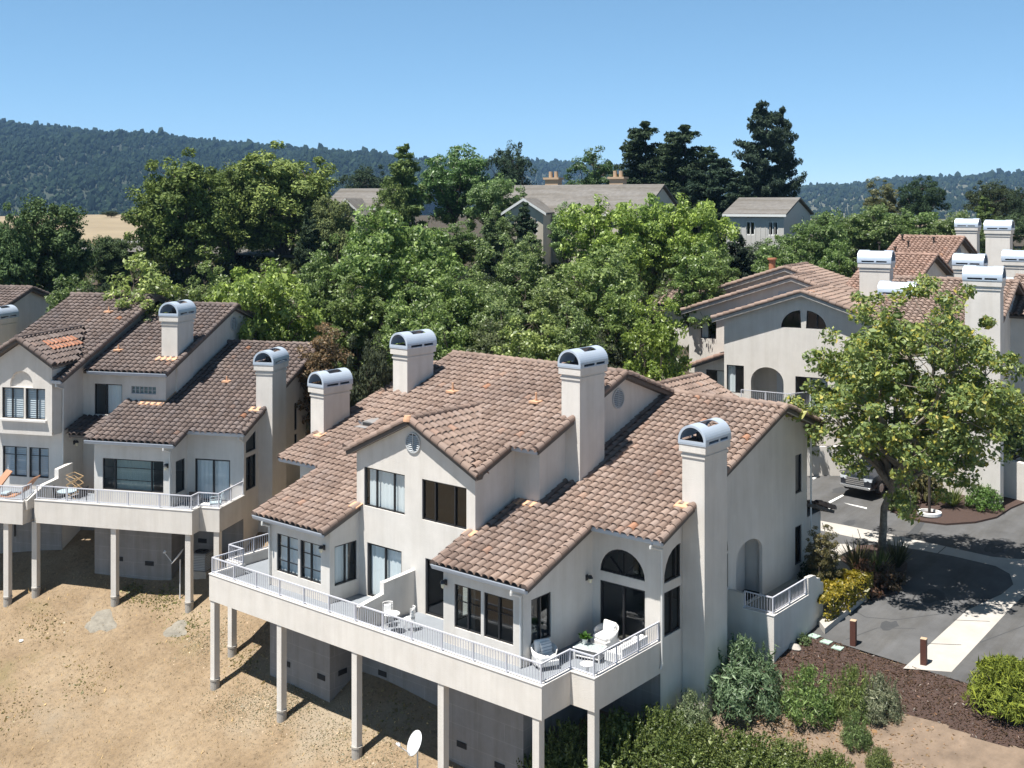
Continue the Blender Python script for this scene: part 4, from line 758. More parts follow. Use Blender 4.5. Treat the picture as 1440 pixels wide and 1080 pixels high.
for x in (0, 300, 600, 850): CP += [tuple(D(x, HY+(14.84-z)*1608/d, d)) for d, z in ((82,5.0),(112,9.6),(150,11.2),(200,12.3),(320,11.0))]
for x in (1050, 1250, 1450): CP += [tuple(D(x, HY+(14.84-z)*1608/d, d)) for d, z in ((68,3.2),(90,5.0),(112,8.4),(150,10.3),(220,11.2),(320,10.5))]
CP = np.array(CP)
def tps_fit(P):
    X = P[:, :2]/20.; n = len(X); d = np.hypot(*(X[:, None]-X[None]).transpose(2, 0, 1)); K = np.where(d > 0, d*d*np.log(d+1e-12), 0)+np.eye(n)*.002
    Q = np.hstack([np.ones((n, 1)), X]); A = np.block([[K, Q], [Q.T, np.zeros((3, 3))]]); return X, np.linalg.solve(A, np.concatenate([P[:, 2], np.zeros(3)]))
_X, _w = tps_fit(CP)
ROAD = [(11.2,12.95),(12.6,12.75),(16,12.4),(20,12.0),(30,11.4),(60,11.2),(60,33),(24,33.5),(12,34.5),(0,37),(-6,38),(-6,30),(2,24.5),(9.3,19.5),(10.2,18),(10.2,13.3)]
def hgt(x, y):
    x = np.atleast_1d(np.asarray(x, float)); y = np.atleast_1d(np.asarray(y, float)); sh = x.shape; q = np.stack([x.ravel(), y.ravel()], 1)/20.
    d = np.hypot(q[:, None, 0]-_X[None, :, 0], q[:, None, 1]-_X[None, :, 1]); K = np.where(d > 0, d*d*np.log(d+1e-12), 0); n = len(_X)
    z = K@_w[:n]+_w[n]+q@_w[n+1:]
    xx, yy = x.ravel(), y.ravel(); r = pip(xx, yy, ROAD); z = np.where(r, np.minimum(z, STR(yy)-.07), z)
    for dx, dy in ((.5,0),(-.5,0),(0,.5),(0,-.5)):
        r2 = pip(xx+dx, yy+dy, ROAD) & ~r; z = np.where(r2, np.minimum(z, STR(yy)-.02), z)
    dist = np.hypot(xx-CAM[0], yy-CAM[1]); f = np.clip((dist-260)/240., 0, 1); f = f*f*(3-2*f); return (z*(1-f)+(-6.)*f).reshape(sh)
def hz(x, y): return float(hgt([x], [y])[0])
def grid_mesh(name, xs, ys, m, kind='structure', fz=hgt, jit=0.):
    X, Y = np.meshgrid(xs, ys); Z = fz(X.ravel(), Y.ravel()); V = np.stack([X.ravel(), Y.ravel(), Z], 1); nx, ny = len(xs), len(ys)
    i = (np.arange(ny-1)[:, None]*nx+np.arange(nx-1)[None]).ravel(); F = np.stack([i, i+1, i+nx+1, i+nx], 1); o = npmesh(name, V, F, m, smooth=True); o['kind'] = kind; return o
def ground_mat():
    m = bpy.data.materials.new('dry_ground'); m.use_nodes = True; nt = m.node_tree; N, L = nt.nodes, nt.links; b = N['Principled BSDF']; b.inputs['Roughness'].default_value = .97; b.inputs['Specular IOR Level'].default_value = .1
    tc = N.new('ShaderNodeTexCoord')
    def noise(sc, det=8, rough=.65):
        n = N.new('ShaderNodeTexNoise'); n.inputs['Scale'].default_value = sc; n.inputs['Detail'].default_value = det; n.inputs['Roughness'].default_value = rough; L.new(tc.outputs['Object'], n.inputs['Vector']); return n.outputs['Fac']
    def ramp(f, *st):
        c = N.new('ShaderNodeValToRGB'); e = c.color_ramp.elements
        e[0].position, e[0].color = st[0][0], (*st[0][1], 1); e[1].position, e[1].color = st[-1][0], (*st[-1][1], 1)
        for p, col in st[1:-1]: x = e.new(p); x.color = (*col, 1)
        L.new(f, c.inputs['Fac']); return c.outputs['Color']
    def mix(a, bb, f, t='MIX'):
        x = N.new('ShaderNodeMix'); x.data_type = 'RGBA'; x.blend_type = t
        if isinstance(f, float): x.inputs['Factor'].default_value = f
        else: L.new(f, x.inputs['Factor'])
        L.new(a, x.inputs['A']); L.new(bb, x.inputs['B']); return x.outputs['Result']
    base = ramp(noise(.35, 6), (.3, (.225, .165, .105)), (.5, (.285, .215, .142)), (.7, (.345, .272, .188)))
    fine = ramp(noise(5.5, 10, .75), (.30, (.36, .33, .31)), (.46, (.88, .87, .86)), (.72, (1.25, 1.2, 1.12)))
    c = mix(base, fine, .75, 'MULTIPLY'); grey = ramp(noise(.16, 4), (.55, (0, 0, 0)), (.68, (1, 1, 1))); g2 = N.new('ShaderNodeRGB'); g2.outputs[0].default_value = (.30, .265, .21, 1)
    gm = N.new('ShaderNodeMath'); gm.operation = 'MULTIPLY'; gm.inputs[1].default_value = .45; L.new(grey, gm.inputs[0]); c = mix(c, g2.outputs[0], gm.outputs[0])
    grn = ramp(noise(.45, 6), (.60, (0, 0, 0)), (.74, (1, 1, 1))); g3 = N.new('ShaderNodeRGB'); g3.outputs[0].default_value = (.20, .17, .085, 1); gm2 = N.new('ShaderNodeMath'); gm2.operation = 'MULTIPLY'; gm2.inputs[1].default_value = .5; L.new(grn, gm2.inputs[0]); c = mix(c, g3.outputs[0], gm2.outputs[0])
    L.new(c, b.inputs['Base Color']); bp = N.new('ShaderNodeBump'); bp.inputs['Strength'].default_value = .7; bp.inputs['Distance'].default_value = .12; L.new(noise(7, 9, .75), bp.inputs['Height']); L.new(bp.outputs['Normal'], b.inputs['Normal']); MATS['dry_ground'] = m
ground_mat()
mat('mulch', (.078, .047, .037), .95, noise=.55, nscale=22, bump=.9, bscale=26)
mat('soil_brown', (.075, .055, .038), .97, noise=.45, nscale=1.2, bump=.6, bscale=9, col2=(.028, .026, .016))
mat('grass_gold', (.30, .24, .155), .95, noise=.35, nscale=.06, bump=.5, bscale=2)
def nu(a, b, n, c, p=2.2):
    """coordinates from a to b, denser near c"""
    t = np.linspace(-1, 1, n); s = np.sign(t)*np.abs(t)**p; return np.where(s < 0, c+(c-a)*s, c+(b-c)*s)
grid_mesh('ground', nu(-700, 600, 260, -2), nu(-120, 900, 260, 4), 'dry_ground')
# darker litter under the trees behind the houses, golden hill beyond
def sheet(name, poly, m, lift, fz=None, step=.6, kind='structure', label=None, cat=None):
    xs = [p[0] for p in poly]; ys = [p[1] for p in poly]; nx = max(2, int((max(xs)-min(xs))/step)); ny = max(2, int((max(ys)-min(ys))/step))
    X, Y = np.meshgrid(np.linspace(min(xs), max(xs), nx+1), np.linspace(min(ys), max(ys), ny+1)); Z = (fz or hgt)(X.ravel(), Y.ravel())+lift
    V = np.stack([X.ravel(), Y.ravel(), Z], 1); i = (np.arange(ny)[:, None]*(nx+1)+np.arange(nx)[None]).ravel(); F = np.stack([i, i+1, i+nx+2, i+nx+1], 1)
    c = V[F].mean(1); F = F[pip(c[:, 0], c[:, 1], poly)]; o = npmesh(name, V, F, m, smooth=True); o['kind'] = kind; return o
def flat(name, poly, m, lift, th=0., kind='structure'):
    """sheet lying on the street plane; th > 0 gives it kerb-like sides"""
    mb = MB(); f = lambda x, y: STR(y)+lift
    if th: mb.prism(poly, lambda x, y: STR(y)+lift-th, f)
    else:
        tr = tessellate_polygon([[Vector((x, y, 0)) for x, y in poly]])
        for t in tr:
            a, b, c = [poly[i] for i in t]; s = (b[0]-a[0])*(c[1]-a[1])-(c[0]-a[0])*(b[1]-a[1]); t = t if s > 0 else (t[0], t[2], t[1]); mb.add([(poly[i][0], poly[i][1], f(*poly[i])) for i in t], [(0, 1, 2)])
    o = mb.build(name, m); o['kind'] = kind; return o
def pxy(*pts): return [tuple(spt(x, y)[:2]) for x, y in pts]
flat('road', ROAD, 'asphalt', 0.)
flat('gutter_strip', pxy((1130,728),(1190,739),(1262,753.5),(1350,773),(1395,783),(1440,787),(1490,795),(1480,830),(1440,838),(1425,851),(1415,862),(1338,945),(1270,940),(1360,858),(1408,836),(1425,822),(1420,807),(1400,796),(1340,782),(1240,764),(1130,741)), 'concrete', .004)
flat('asphalt_patch', pxy((1276,751),(1290,736),(1302,733),(1290,752)), 'asphalt_patch', .004)
for q in (((1165,705.5),(1167,708),(1187,697),(1185,695.5)), ((1186,707),(1195,710),(1219,716),(1219,714)), ((1142,672),(1150,667),(1153,669),(1144,674.5))): flat('road_marking', pxy(*q), 'paint_white', .008)
flat('road_marking', pxy((1160,715),(1166,717),(1171,715.5),(1165,713.5)), 'paint_white', .008)
for i, (x, y, r) in enumerate(((1312,838,.5),(1250,880,.35),(1330,900,.3),(1400,772,.45),(1195,735,.3),(1180,690,.4))):
    c = spt(x, y); rng = random.Random(i); flat('oil_stain', [(c[0]+r*rng.uniform(.6, 1.2)*math.cos(k*.45), c[1]+r*1.5*rng.uniform(.6, 1.2)*math.sin(k*.45)) for k in range(14)], 'asphalt_patch', .003)
for (x0, y0), (x1, y1) in (((1160,747),(1156,735)),((1210,757),(1206,744)),((1270,770),(1267,756)),((1318,779),(1330,769)),((1300,905),(1352,907)),((1340,872),(1392,874)),((1368,853),(1424,849))):
    p, q = spt(x0, y0), spt(x1, y1); n = (q-p)[:2]; n = np.array([-n[1], n[0]])/np.hypot(*n)*.018; flat('strip_joint', [tuple(p[:2]-n), tuple(p[:2]+n), tuple(q[:2]+n), tuple(q[:2]-n)], 'asphalt_patch', .008)
for pts in (((1172,842),(1215,868),(1262,872),(1330,862)),((1190,900),(1232,882),(1290,884)),((1250,745),(1330,752),(1440,772)),((1380,905),(1440,880))):
    P = [spt(x, y)[:2]+np.array([math.sin(x*.7)*.06, math.cos(y)*.06]) for x, y in pts]
    for p, q in zip(P[:-1], P[1:]):
        n = q-p; n = np.array([-n[1], n[0]])/np.hypot(*n)*.022; flat('tar_line', [tuple(p-n), tuple(p+n), tuple(q+n), tuple(q-n)], 'asphalt_patch', .0025)
# soil under the wood behind, golden meadow on the hill
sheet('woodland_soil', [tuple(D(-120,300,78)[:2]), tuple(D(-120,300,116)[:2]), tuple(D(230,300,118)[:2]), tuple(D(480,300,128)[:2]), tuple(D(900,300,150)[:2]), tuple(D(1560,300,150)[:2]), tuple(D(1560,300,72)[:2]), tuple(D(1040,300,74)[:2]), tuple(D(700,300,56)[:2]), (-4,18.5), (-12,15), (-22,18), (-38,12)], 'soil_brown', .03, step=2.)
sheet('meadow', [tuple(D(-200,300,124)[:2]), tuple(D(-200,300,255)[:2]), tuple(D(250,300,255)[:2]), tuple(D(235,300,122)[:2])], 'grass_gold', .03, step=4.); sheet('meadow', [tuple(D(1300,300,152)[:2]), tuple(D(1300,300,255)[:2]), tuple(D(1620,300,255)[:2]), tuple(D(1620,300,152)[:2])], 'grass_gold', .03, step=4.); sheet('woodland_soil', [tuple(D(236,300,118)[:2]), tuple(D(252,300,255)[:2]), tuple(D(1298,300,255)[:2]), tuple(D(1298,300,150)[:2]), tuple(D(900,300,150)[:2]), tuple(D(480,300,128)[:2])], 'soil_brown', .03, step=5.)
# mulch bed between the street and the slope, footpath, planters
def gp(px, py):
    """ground point under a photo position"""
    d0 = RV*(px-720)/FPX+WV-np.array([0, 0, (py-HY)/FPX]); s = np.linspace(25, 62, 1500); P = CAM+s[:, None]*d0; z = hgt(P[:, 0], P[:, 1]); k = np.argmax(P[:, 2] < z); return P[k]
MU = [(11.1,9.9),(11.1,12.95),(12.6,12.72),(16,12.37),(20,11.97),(30,11.37)]+[tuple(gp(x, y)[:2]) for x, y in ((1520,1075),(1460,1058),(1390,1046),(1330,1022),(1280,1006),(1235,1004),(1190,985),(1150,975),(1110,968),(1080,962),(1055,950))]
sheet('mulch_bed', MU, 'mulch', .035, step=.12)
sheet('bare_soil', [tuple(gp(x, y)[:2]) for x, y in ((1520,1062),(1460,1045),(1390,1034),(1330,1012),(1280,998),(1235,996),(1190,978),(1150,968),(1110,960),(1050,950),(1010,1000),(990,1060),(1010,1130),(1200,1130),(1380,1130),(1560,1130))], 'bare_soil', .025, step=.2); PATHP = pxy((1146,818),(1165,835),(1200,846),(1214,838),(1194,800),(1176,786),(1200,775),(1192,768),(1162,768),(1146,775)); flat('path', PATHP, 'concrete', .10, .3)
BED = pxy((1190,800),(1216,838),(1226,845),(1258,836),(1274,815),(1276,795),(1262,776),(1235,768),(1205,770),(1200,778),(1182,786)); flat('planting_bed', BED, 'mulch', .09, .3)
ISL = pxy((1246,716),(1262,724),(1292,734),(1330,739),(1372,736),(1402,729),(1422,716),(1460,700),(1460,680),(1300,672),(1250,690)); flat('island_bed', ISL, 'mulch', .09, .3)
kb = pxy((1138,862),(1160,892),(1222,840),(1204,836)); flat('planter_kerb', kb, 'concrete', .22, .5)
# retaining wall across the street
wa = [spt(1085,668), spt(1190,668), spt(1300,672), spt(1390,694), spt(1480,716)]
rw = MB()
for i in range(len(wa)-1):
    p, q = wa[i], wa[i+1]; d = (q-p)[:2]; n = np.array([d[1], -d[0]])/np.hypot(*d)*.12; h0 = 1.55 if i < 2 else 1.9
    rw.prism([tuple(p[:2]-n), tuple(p[:2]+n), tuple(q[:2]+n), tuple(q[:2]-n)], -1, lambda x, y, h0=h0: STR(y)+h0)
RWALL = rw.build('retaining_wall', 'stucco'); tag(RWALL, 'low pale stucco retaining wall running behind the big street tree', 'wall')
fw = MB(); a, b = D(868,528,70), D(985,560,64)
fw.prism([tuple(a[:2]), tuple(b[:2]), (b[0]+.15, b[1]+.15), (a[0]+.15, a[1]+.15)], -1, a[2]+.3); tag(fw.build('garden_wall', 'stucco'), 'pale dappled garden wall behind the tall roof, left of the stepped gables', 'wall')
g0, g1 = D(868,508,78), D(905,498,84); flat2 = MB(); flat2.prism([tuple(D(860,520,72)[:2]), tuple(D(905,520,72)[:2]), tuple(D(905,496,84)[:2]), tuple(D(860,496,84)[:2])], 0, D(880,508,78)[2]); o = flat2.build('driveway', 'concrete'); o['kind'] = 'structure'
# upper road seen between the trees at left
up = [D(60,352,112), D(300,356,108), D(470,366,104), D(470,352,116), D(300,346,118), D(60,344,122)]; um = MB(); um.add([tuple(p) for p in up], [(0,1,4,5),(1,2,3,4)]); o = um.build('upper_road', 'shingle'); o['kind'] = 'structure'
gr = MB()
for i in range(14):
    x = 150+i*22; p = D(x, 340+i*.9, 122); gr.box(p[0]-.08, p[0]+.08, p[1]-.08, p[1]+.08, p[2]-1.5, p[2]+.35)
a, b = D(150,340,122), D(440,352,122); gr.xprism([(-.03,-.18),(.03,-.18),(.03,.18),(-.03,.18)], a, (b-a)/np.linalg.norm(b-a), np.array([0,1.,0]), np.array([0,0,1.]), float(np.linalg.norm(b-a))); tag(gr.build('guard_rail', 'dish_grey'), 'grey guard rail beside the upper road at left', 'guard rail')
# posts of the two balconies
for u in (-8.27,-4.13,0.,4.17,8.17): deck_post(H1, u, .03, -1.07, hz(u, .15))
for s in (-1, 1): deck_post(H1, 9.18*s, 1.55, -1.07, hz(9.18*s, 1.7))
for a, b in ((-2.92,.1),(.8,.1),(1.86,.72),(-7.02,.1),(-8.2,-.32),(-12.5,-.32)):
    p = LW(a, b+.13); deck_post(H2, a, b, -1.07, hz(p[0], p[1])-OL[2])
for i, (x, y, r) in enumerate(((157,870,1.0),(257,885,.8),(398,1035,.9))):
    p = D(x, y, 45); 

def spill(c, r, seed, m='spill'):
    rng = random.Random(seed); n = 22; rad = [r*(1+.18*math.sin(2*math.pi*i/n*3+seed)+rng.uniform(-.12, .12)) for i in range(n)]; V = [(c[0], c[1])]
    for k in (.35, .7, 1.): V += [(c[0]+rad[i]*k*math.cos(2*math.pi*i/n), c[1]+rad[i]*k*.8*math.sin(2*math.pi*i/n)) for i in range(n)]
    V = np.array(V); Z = hgt(V[:, 0], V[:, 1])+np.concatenate([np.full(1+2*n, .06), np.full(n, -.02)]); F = [(0, 1+i, 1+(i+1) % n) for i in range(n)]
    mb = MB(); mb.add(np.column_stack([V, Z]), F+[(1+j*n+i, 1+(j+1)*n+i, 1+(j+1)*n+(i+1) % n, 1+j*n+(i+1) % n) for j in (0, 1) for i in range(n)]); o = mb.build('concrete_spill', m, smooth=True); o['kind'] = 'structure'; return o
# ================================================================== furniture and small things
def rbox(c, sx, sy, sz, name, m, parent, bev=.04, rz=0., tilt=0.):
    mb = MB(); mb.box(-sx/2, sx/2, -sy/2, sy/2, -sz/2, sz/2); o = mb.build(name, m, parent, bevel=bev, smooth=False); o.location = c; o.rotation_euler = (tilt, 0, rz); return o
def armchair(label, loc, rz, group=None, pillow='cushion'):
    t = thing('armchair', label, 'armchair', loc, rz, group)
    n = 18; mb = MB(); ring = []                                     # wrap-round wicker shell, open at the front (-y)
    for i in range(n+1):
        a = R(-40+260*i/n); h = .80-.20*abs((i/n)-.5)*2; ring.append((.42*math.cos(a), .40*math.sin(a)+.02, h))
    vs = []
    for k, (f, z0) in enumerate(((.86,.10),(.95,.35),(1.06,None),(.98,None),(.88,.36),(.80,.12))):
        for x, y, h in ring: vs.append((x*f, y*f, z0 if z0 is not None else h*.92))
    K = n+1; fs = [(j*K+i, j*K+i+1, (j+1)*K+i+1, (j+1)*K+i) for j in range(5) for i in range(n)]
    fs += [tuple(j*K for j in range(6)), tuple(j*K+n for j in range(5, -1, -1))]; mb.add(vs, fs); mb.build('frame', 'wicker_white', t, smooth=True)
    b = MB(); b.box(-.36, .36, -.40, .30, .14, .32); b.build('seat', 'wicker_white', t, bevel=.03); rbox((0,-.04,.39), .62, .64, .15, 'cushion', 'cushion', t, .06)
    rbox((0,.20,.62), .56, .14, .42, 'cushion', 'cushion', t, .06, tilt=R(-12))
    p = rbox((.10,.08,.60), .42, .12, .36, 'pillow', pillow, t, .055, .2, R(-20)); mb = MB()
    for i in (-1, 0, 1): mb.box(-.205, .205, -.064, .064, i*.10-.016, i*.10+.016)
    mb.build('stripe', 'cushion_grey', p)
    for x, y in ((-.30,-.30),(.30,-.30),(-.28,.26),(.28,.26)): l = MB(); l.tube((x,y,0), (x,y,.15), .022, .03); l.build('leg', 'wicker_white', t)
    return t
ZF = -.42
armchair('white wicker armchair with two cushions at the front rail corner of the near balcony', (6.95, 2.05, ZF), R(62))
armchair('white wicker armchair with striped pillow in front of the dark sliding door', (7.55, 4.72, ZF), R(-8))
t = thing('bench_sofa', 'white wicker two seat sofa along the right rail of the near balcony', 'sofa', (8.86, 4.05, ZF), R(-90))
b = MB(); b.box(-.75, .75, -.34, .30, .12, .32); b.build('seat', 'wicker_white', t, bevel=.04); b = MB(); b.xprism([(-.30,.3),(.34,.3),(.34,.74),(.24,.74),(.20,.42),(-.30,.40)], (-.78,0,0), (1,0,0), np.array([0,1,0.]), np.array([0,0,1.]), 1.56); b.build('backrest', 'wicker_white', t, bevel=.02)
for s in (-1, 1): rbox((.37*s,-.05,.42), .70, .58, .15, 'cushion', 'cushion', t, .06); rbox((.37*s,.17,.62), .62, .14, .36, 'cushion', 'cushion', t, .06, tilt=R(-10)); rbox((.80*s,-.02,.42), .10, .62, .34, 'armrest', 'wicker_white', t, .03)
for x in (-.66, .66):
    for y in (-.28, .26): l = MB(); l.tube((x,y,0), (x,y,.14), .03); l.build('leg', 'wicker_white', t)
t = thing('coffee_table', 'low white coffee table with a glass top between the white chairs', 'table', (7.72, 3.55, ZF), R(10))
b = MB(); b.box(-.50, .50, -.32, .32, .36, .40); b.build('table_top', 'wicker_white', t, bevel=.015); b = MB(); b.box(-.46, .46, -.28, .28, .401, .412); b.build('glass_top', 'glass_clear', t); b = MB(); b.box(-.45, .45, -.27, .27, .10, .13); b.build('shelf', 'wicker_white', t)
for x in (-.45, .45):
    for y in (-.27, .27): l = MB(); l.box(x-.025, x+.025, y-.025, y+.025, 0, .36); l.build('leg', 'wicker_white', t)
t = thing('side_table', 'round white pedestal side table at the outer rail corner', 'table', (8.62, 2.15, ZF))
b = MB(); b.lathe([(.0,.5),(.24,.5),(.25,.48),(.24,.46),(.04,.44),(.035,.1),(.17,.03),(.18,0),(0,0)], n=20); b.build('table_top', 'wicker_white', t, smooth=True)
def leaf_fan(mb, c, n, L, w, rng, up=.5):
    for i in range(n):
        a = rng.uniform(0, 6.283); e = rng.uniform(up-.4, up+.5); d = np.array([math.cos(a)*math.cos(e), math.sin(a)*math.cos(e), math.sin(e)]); l = L*rng.uniform(.6, 1.1); s = np.array([-math.sin(a), math.cos(a), 0])*w
        c = np.array(c); m = c+d*l*.55; q = c+d*l-np.array([0,0,l*.18]); mb.add([c-s*.3, c+s*.3, m+s, q, m-s], [(0,1,2,3,4)])
t = thing('potted_plant', 'small leafy green plant in a pot on the white coffee table', 'plant', (7.45, 3.62, ZF+.412)); b = MB(); b.lathe([(0,0),(.07,0),(.10,.16),(.105,.17),(.08,.16),(0,.14)], n=16); b.build('pot', 'pot_white', t); b = MB(); leaf_fan(b, (0,0,.15), 60, .34, .05, random.Random(4), .7); o = b.build('foliage', 'leaf', t); o.color = (.06, .13, .03, 1)
def bistro_chair(label, loc, rz):
    t = thing('bistro_chair', label, 'chair', loc, rz, 'bistro chairs by the divider wall'); b = MB(); b.lathe([(0,.45),(.19,.45),(.20,.44),(.19,.43),(0,.43)], n=18); b.build('seat', 'wicker_white', t)
    b = MB(); k = 9
    for i in range(k):
        a0, a1 = R(20+140*i/k), R(20+140*(i+1)/k)
        for z in (.58, .68, .78): b.tube((.20*math.cos(a0), .20*math.sin(a0), z), (.20*math.cos(a1), .20*math.sin(a1), z), .009, n=5)
    for i in range(5): a = R(20+35*i); b.tube((.19*math.cos(a), .19*math.sin(a), .44), (.20*math.cos(a), .20*math.sin(a), .84), .009, n=5)
    k = 10
    for i in range(k): a0, a1 = R(20+140*i/k), R(20+140*(i+1)/k); b.tube((.20*math.cos(a0), .20*math.sin(a0), .84), (.20*math.cos(a1), .20*math.sin(a1), .84), .014, n=6)
    b.build('backrest', 'wicker_white', t); rbox((0,.10,.62), .30, .08, .30, 'cushion', 'cushion', t, .04, tilt=R(-8))
    for x, y in ((-.14,-.14),(.14,-.14),(-.14,.14),(.14,.14)): l = MB(); l.tube((x,y,.44), (x*1.25,y*1.25,0), .012, n=6); l.build('leg', 'wicker_white', t)
bistro_chair('white wire bistro chair nearest the low divider wall', (.42, 1.30, ZF), R(60)); bistro_chair('white wire bistro chair nearer the front rail, beside the small round table', (1.30, 1.50, ZF), R(-60))
t = thing('bistro_table', 'small round white wire table between the bistro chairs', 'table', (.95, .95, ZF)); b = MB(); b.lathe([(0,.70),(.29,.70),(.30,.685),(.29,.67),(0,.67)], n=24); b.build('table_top', 'wicker_white', t)
for i in range(3): a = 2.1*i; l = MB(); l.path([(.05*math.cos(a), .05*math.sin(a), .67), (.10*math.cos(a), .10*math.sin(a), .35), (.27*math.cos(a), .27*math.sin(a), 0)], .012, 6); l.build('leg', 'wicker_white', t)
# on the left duplex's balcony
def LP(a, b, z=ZF): return tuple(LW(a, b, z))
t = thing('drying_rack', 'folding wooden drying rack with zigzag arms on the left balcony', 'drying rack', LP(-6.35, 2.2), PH)
for s in (-1, 1):
    b = MB(); pts = [(-.25,.32*s,0),(.25,.32*s,.32),(-.25,.32*s,.64),(.25,.32*s,.96),(-.25,.32*s,1.12)]; b.path(pts, .016, 6); pts = [(.25,.32*s,0),(-.25,.32*s,.32),(.25,.32*s,.64),(-.25,.32*s,.96)]; b.path(pts, .016, 6); b.build('frame', 'wood_light', t)
b = MB()
for x, z in ((-.25,.32),(.25,.32),(-.25,.64),(.25,.64),(.25,.96),(-.25,.96),(-.25,1.12),(0,.48),(0,.8)): b.tube((x,-.34,z), (x,.34,z), .012, n=6)
b.build('bar', 'wood_light', t)
def lounger(label, loc, rz):
    t = thing('lounge_chair', label, 'lounge chair', loc, rz, 'tan loungers on the far left balcony'); prof = [(-.8,.30),(-.4,.26),(0,.30),(.35,.52),(.75,.98),(.95,1.18),(.98,1.15),(.78,.93),(.38,.46),(.02,.25),(-.4,.21),(-.8,.26)]
    b = MB(); n = len(prof)//2
    vs = [(x, y, z) for y in (-.32, .32) for x, z in prof]; k = len(prof); fs = [(i, (i+1) % k, k+(i+1) % k, k+i) for i in range(k)]
    for o in (0, k): fs += [tuple(o+j for j in (i, i+1, k-2-i, k-1-i)) for i in range(n-1)]
    b.add(vs, fs); b.build('seat', 'lounge_tan', t); b = MB()
    for y in (-.28, .28): b.path([(-.75,y,.25),(-.75,y,0),(.5,y,0),(.5,y,.55)], .018, 6)
    b.build('frame', 'black_metal', t)
    rbox((-.55,0,.36), .35, .5, .12, 'cushion', 'cloth_blue', t, .05); return t
lounger('tan curved lounger with blue cushion beside the low stepped divider wall', LP(-8.6, 1.0), PH+R(8)); lounger('tan curved lounger at the left photo edge, partly cut off', LP(-10.2, 1.1), PH+R(60))
def patio_chair(label, loc, rz, m, group=None):
    t = thing('patio_chair', label, 'chair', loc, rz, group); b = MB(); b.box(-.25, .25, -.25, .25, .40, .45); b.build('seat', m, t, bevel=.015); b = MB(); b.xprism([(.22,.45),(.27,.45),(.34,.88),(.30,.88)], (-.25,0,0), (1,0,0), np.array([0,1,0.]), np.array([0,0,1.]), .5); b.build('backrest', m, t)
    for s in (-1, 1):
        b = MB(); b.path([(.26*s,-.22,.42),(.26*s,-.22,.63),(.26*s,.27,.65)], .015, 6); b.build('armrest', m, t)
        for y in (-.22, .22): l = MB(); l.tube((.23*s,y,.42), (.25*s,y*1.1,0), .016, n=6); l.build('leg', m, t)
    return t
patio_chair('black metal patio chair behind the left end of the long left rail', LP(-6.2, .9), PH+R(120), 'black_metal'); patio_chair('black metal patio chair near the drying rack', LP(-5.3, 1.0), PH+R(-100), 'black_metal'); patio_chair('dark patio chair in the angled corner of the left balcony', LP(.3, 1.7), PH+R(200), 'black_metal'); patio_chair('pale patio chair beside the right end rail of the left balcony', LP(1.4, 1.5), PH+R(-60), 'cloth_blue')
t = thing('patio_table', 'round dark patio table with grey cloth on the left balcony', 'table', LP(-5.75, .75), PH); b = MB(); b.lathe([(0,.72),(.42,.72),(.43,.70),(.42,.68),(0,.68)], n=24); b.build('table_top', 'cloth_blue', t); b = MB(); b.lathe([(.03,.68),(.03,.05),(.22,.02),(.22,0)], n=12); b.build('leg', 'black_metal', t)
t = thing('patio_table', 'tiny white table behind the angled rail of the left balcony', 'table', LP(1.1, 1.15), PH); b = MB(); b.box(-.22, .22, -.22, .22, .40, .43); b.build('table_top', 'wicker_white', t)
for x in (-.19, .19):
    for y in (-.19, .19): l = MB(); l.tube((x,y,.4), (x,y,0), .014, n=6); l.build('leg', 'wicker_white', t)
def dish(label, loc, rz, pole, tilt=28):
    t = thing('satellite_dish', label, 'satellite dish', loc, rz); b = MB(); b.path([(0,0,-.6),(0,0,pole)], .03, 8); b.build('mast', 'dish_grey', t)
    rm = Matrix.Translation((0,-.08,pole+.12)) @ Matrix.Rotation(R(90-tilt), 4, 'X'); b = MB(); n = 24; vs = []; fs = []
    for k in range(6):
        r = .42*k/5
        for i in range(n): a = 2*math.pi*i/n; vs.append(rm @ Vector((r*math.cos(a)*.88, r*math.sin(a), .28*r*r)))
    fs = [(k*n+i, k*n+(i+1)%n, (k+1)*n+(i+1)%n, (k+1)*n+i) for k in range(5) for i in range(n)]; b.add(vs, fs); b.build('reflector', 'dish_grey', t, smooth=True, solid=.02)
    p0 = rm @ Vector((0,-.36,.03)); p1 = rm @ Vector((0,-.22,.62)); b = MB(); b.tube(p0, p1, .018); b.build('feed_arm', 'dish_grey', t); b = MB(); q = rm @ Vector((0,-.14,.60)); b.tube(p1, q, .05, .06); b.tube(Vector(p1)+Vector((-.12,0,.02)), Vector(p1)+Vector((.12,0,.02)), .035); b.build('feed_horn', 'dish_grey', t); return t
p = V_ = np.array([3.0, .55]); dish('round grey satellite dish on a pole between the middle posts under the near balcony', (2.95, .2, hz(2.95, .2)), R(-18), 1.35)
p = LW(.05, .75); dish('satellite dish seen edge-on under the left balcony by the air conditioner', (p[0], p[1], hz(p[0], p[1])), PH+R(-70), 1.75, 40)
p = LW(.45, 2.0); z = hz(p[0], p[1]); t = thing('air_conditioner', 'dark grey air conditioner unit standing under the left balcony corner', 'air conditioner', (p[0], p[1], z), PH)
b = MB(); b.box(-.42, .42, -.42, .42, -.3, .06); b.build('pad', 'conc_foot', t); b = MB(); b.box(-.38, .38, -.38, .38, .06, .86); o = b.build('casing', 'ac_grey', t, bevel=.03); b = MB()
for i in range(9):
    zz = .14+i*.075
    for a in range(4): c, s = math.cos(a*math.pi/2), math.sin(a*math.pi/2); b.obox((.39*c,.39*s,zz), (abs(s)*.34+.004, abs(c)*.34+.004, 0) if False else (-s*.33, c*.33, 0), (c*.012, s*.012, -.008), (0,0,.008))
b.build('louvre', 'vent_grey', o); b = MB(); b.lathe([(.30,.865),(.30,.89),(.27,.89),(.27,.865)], n=24)
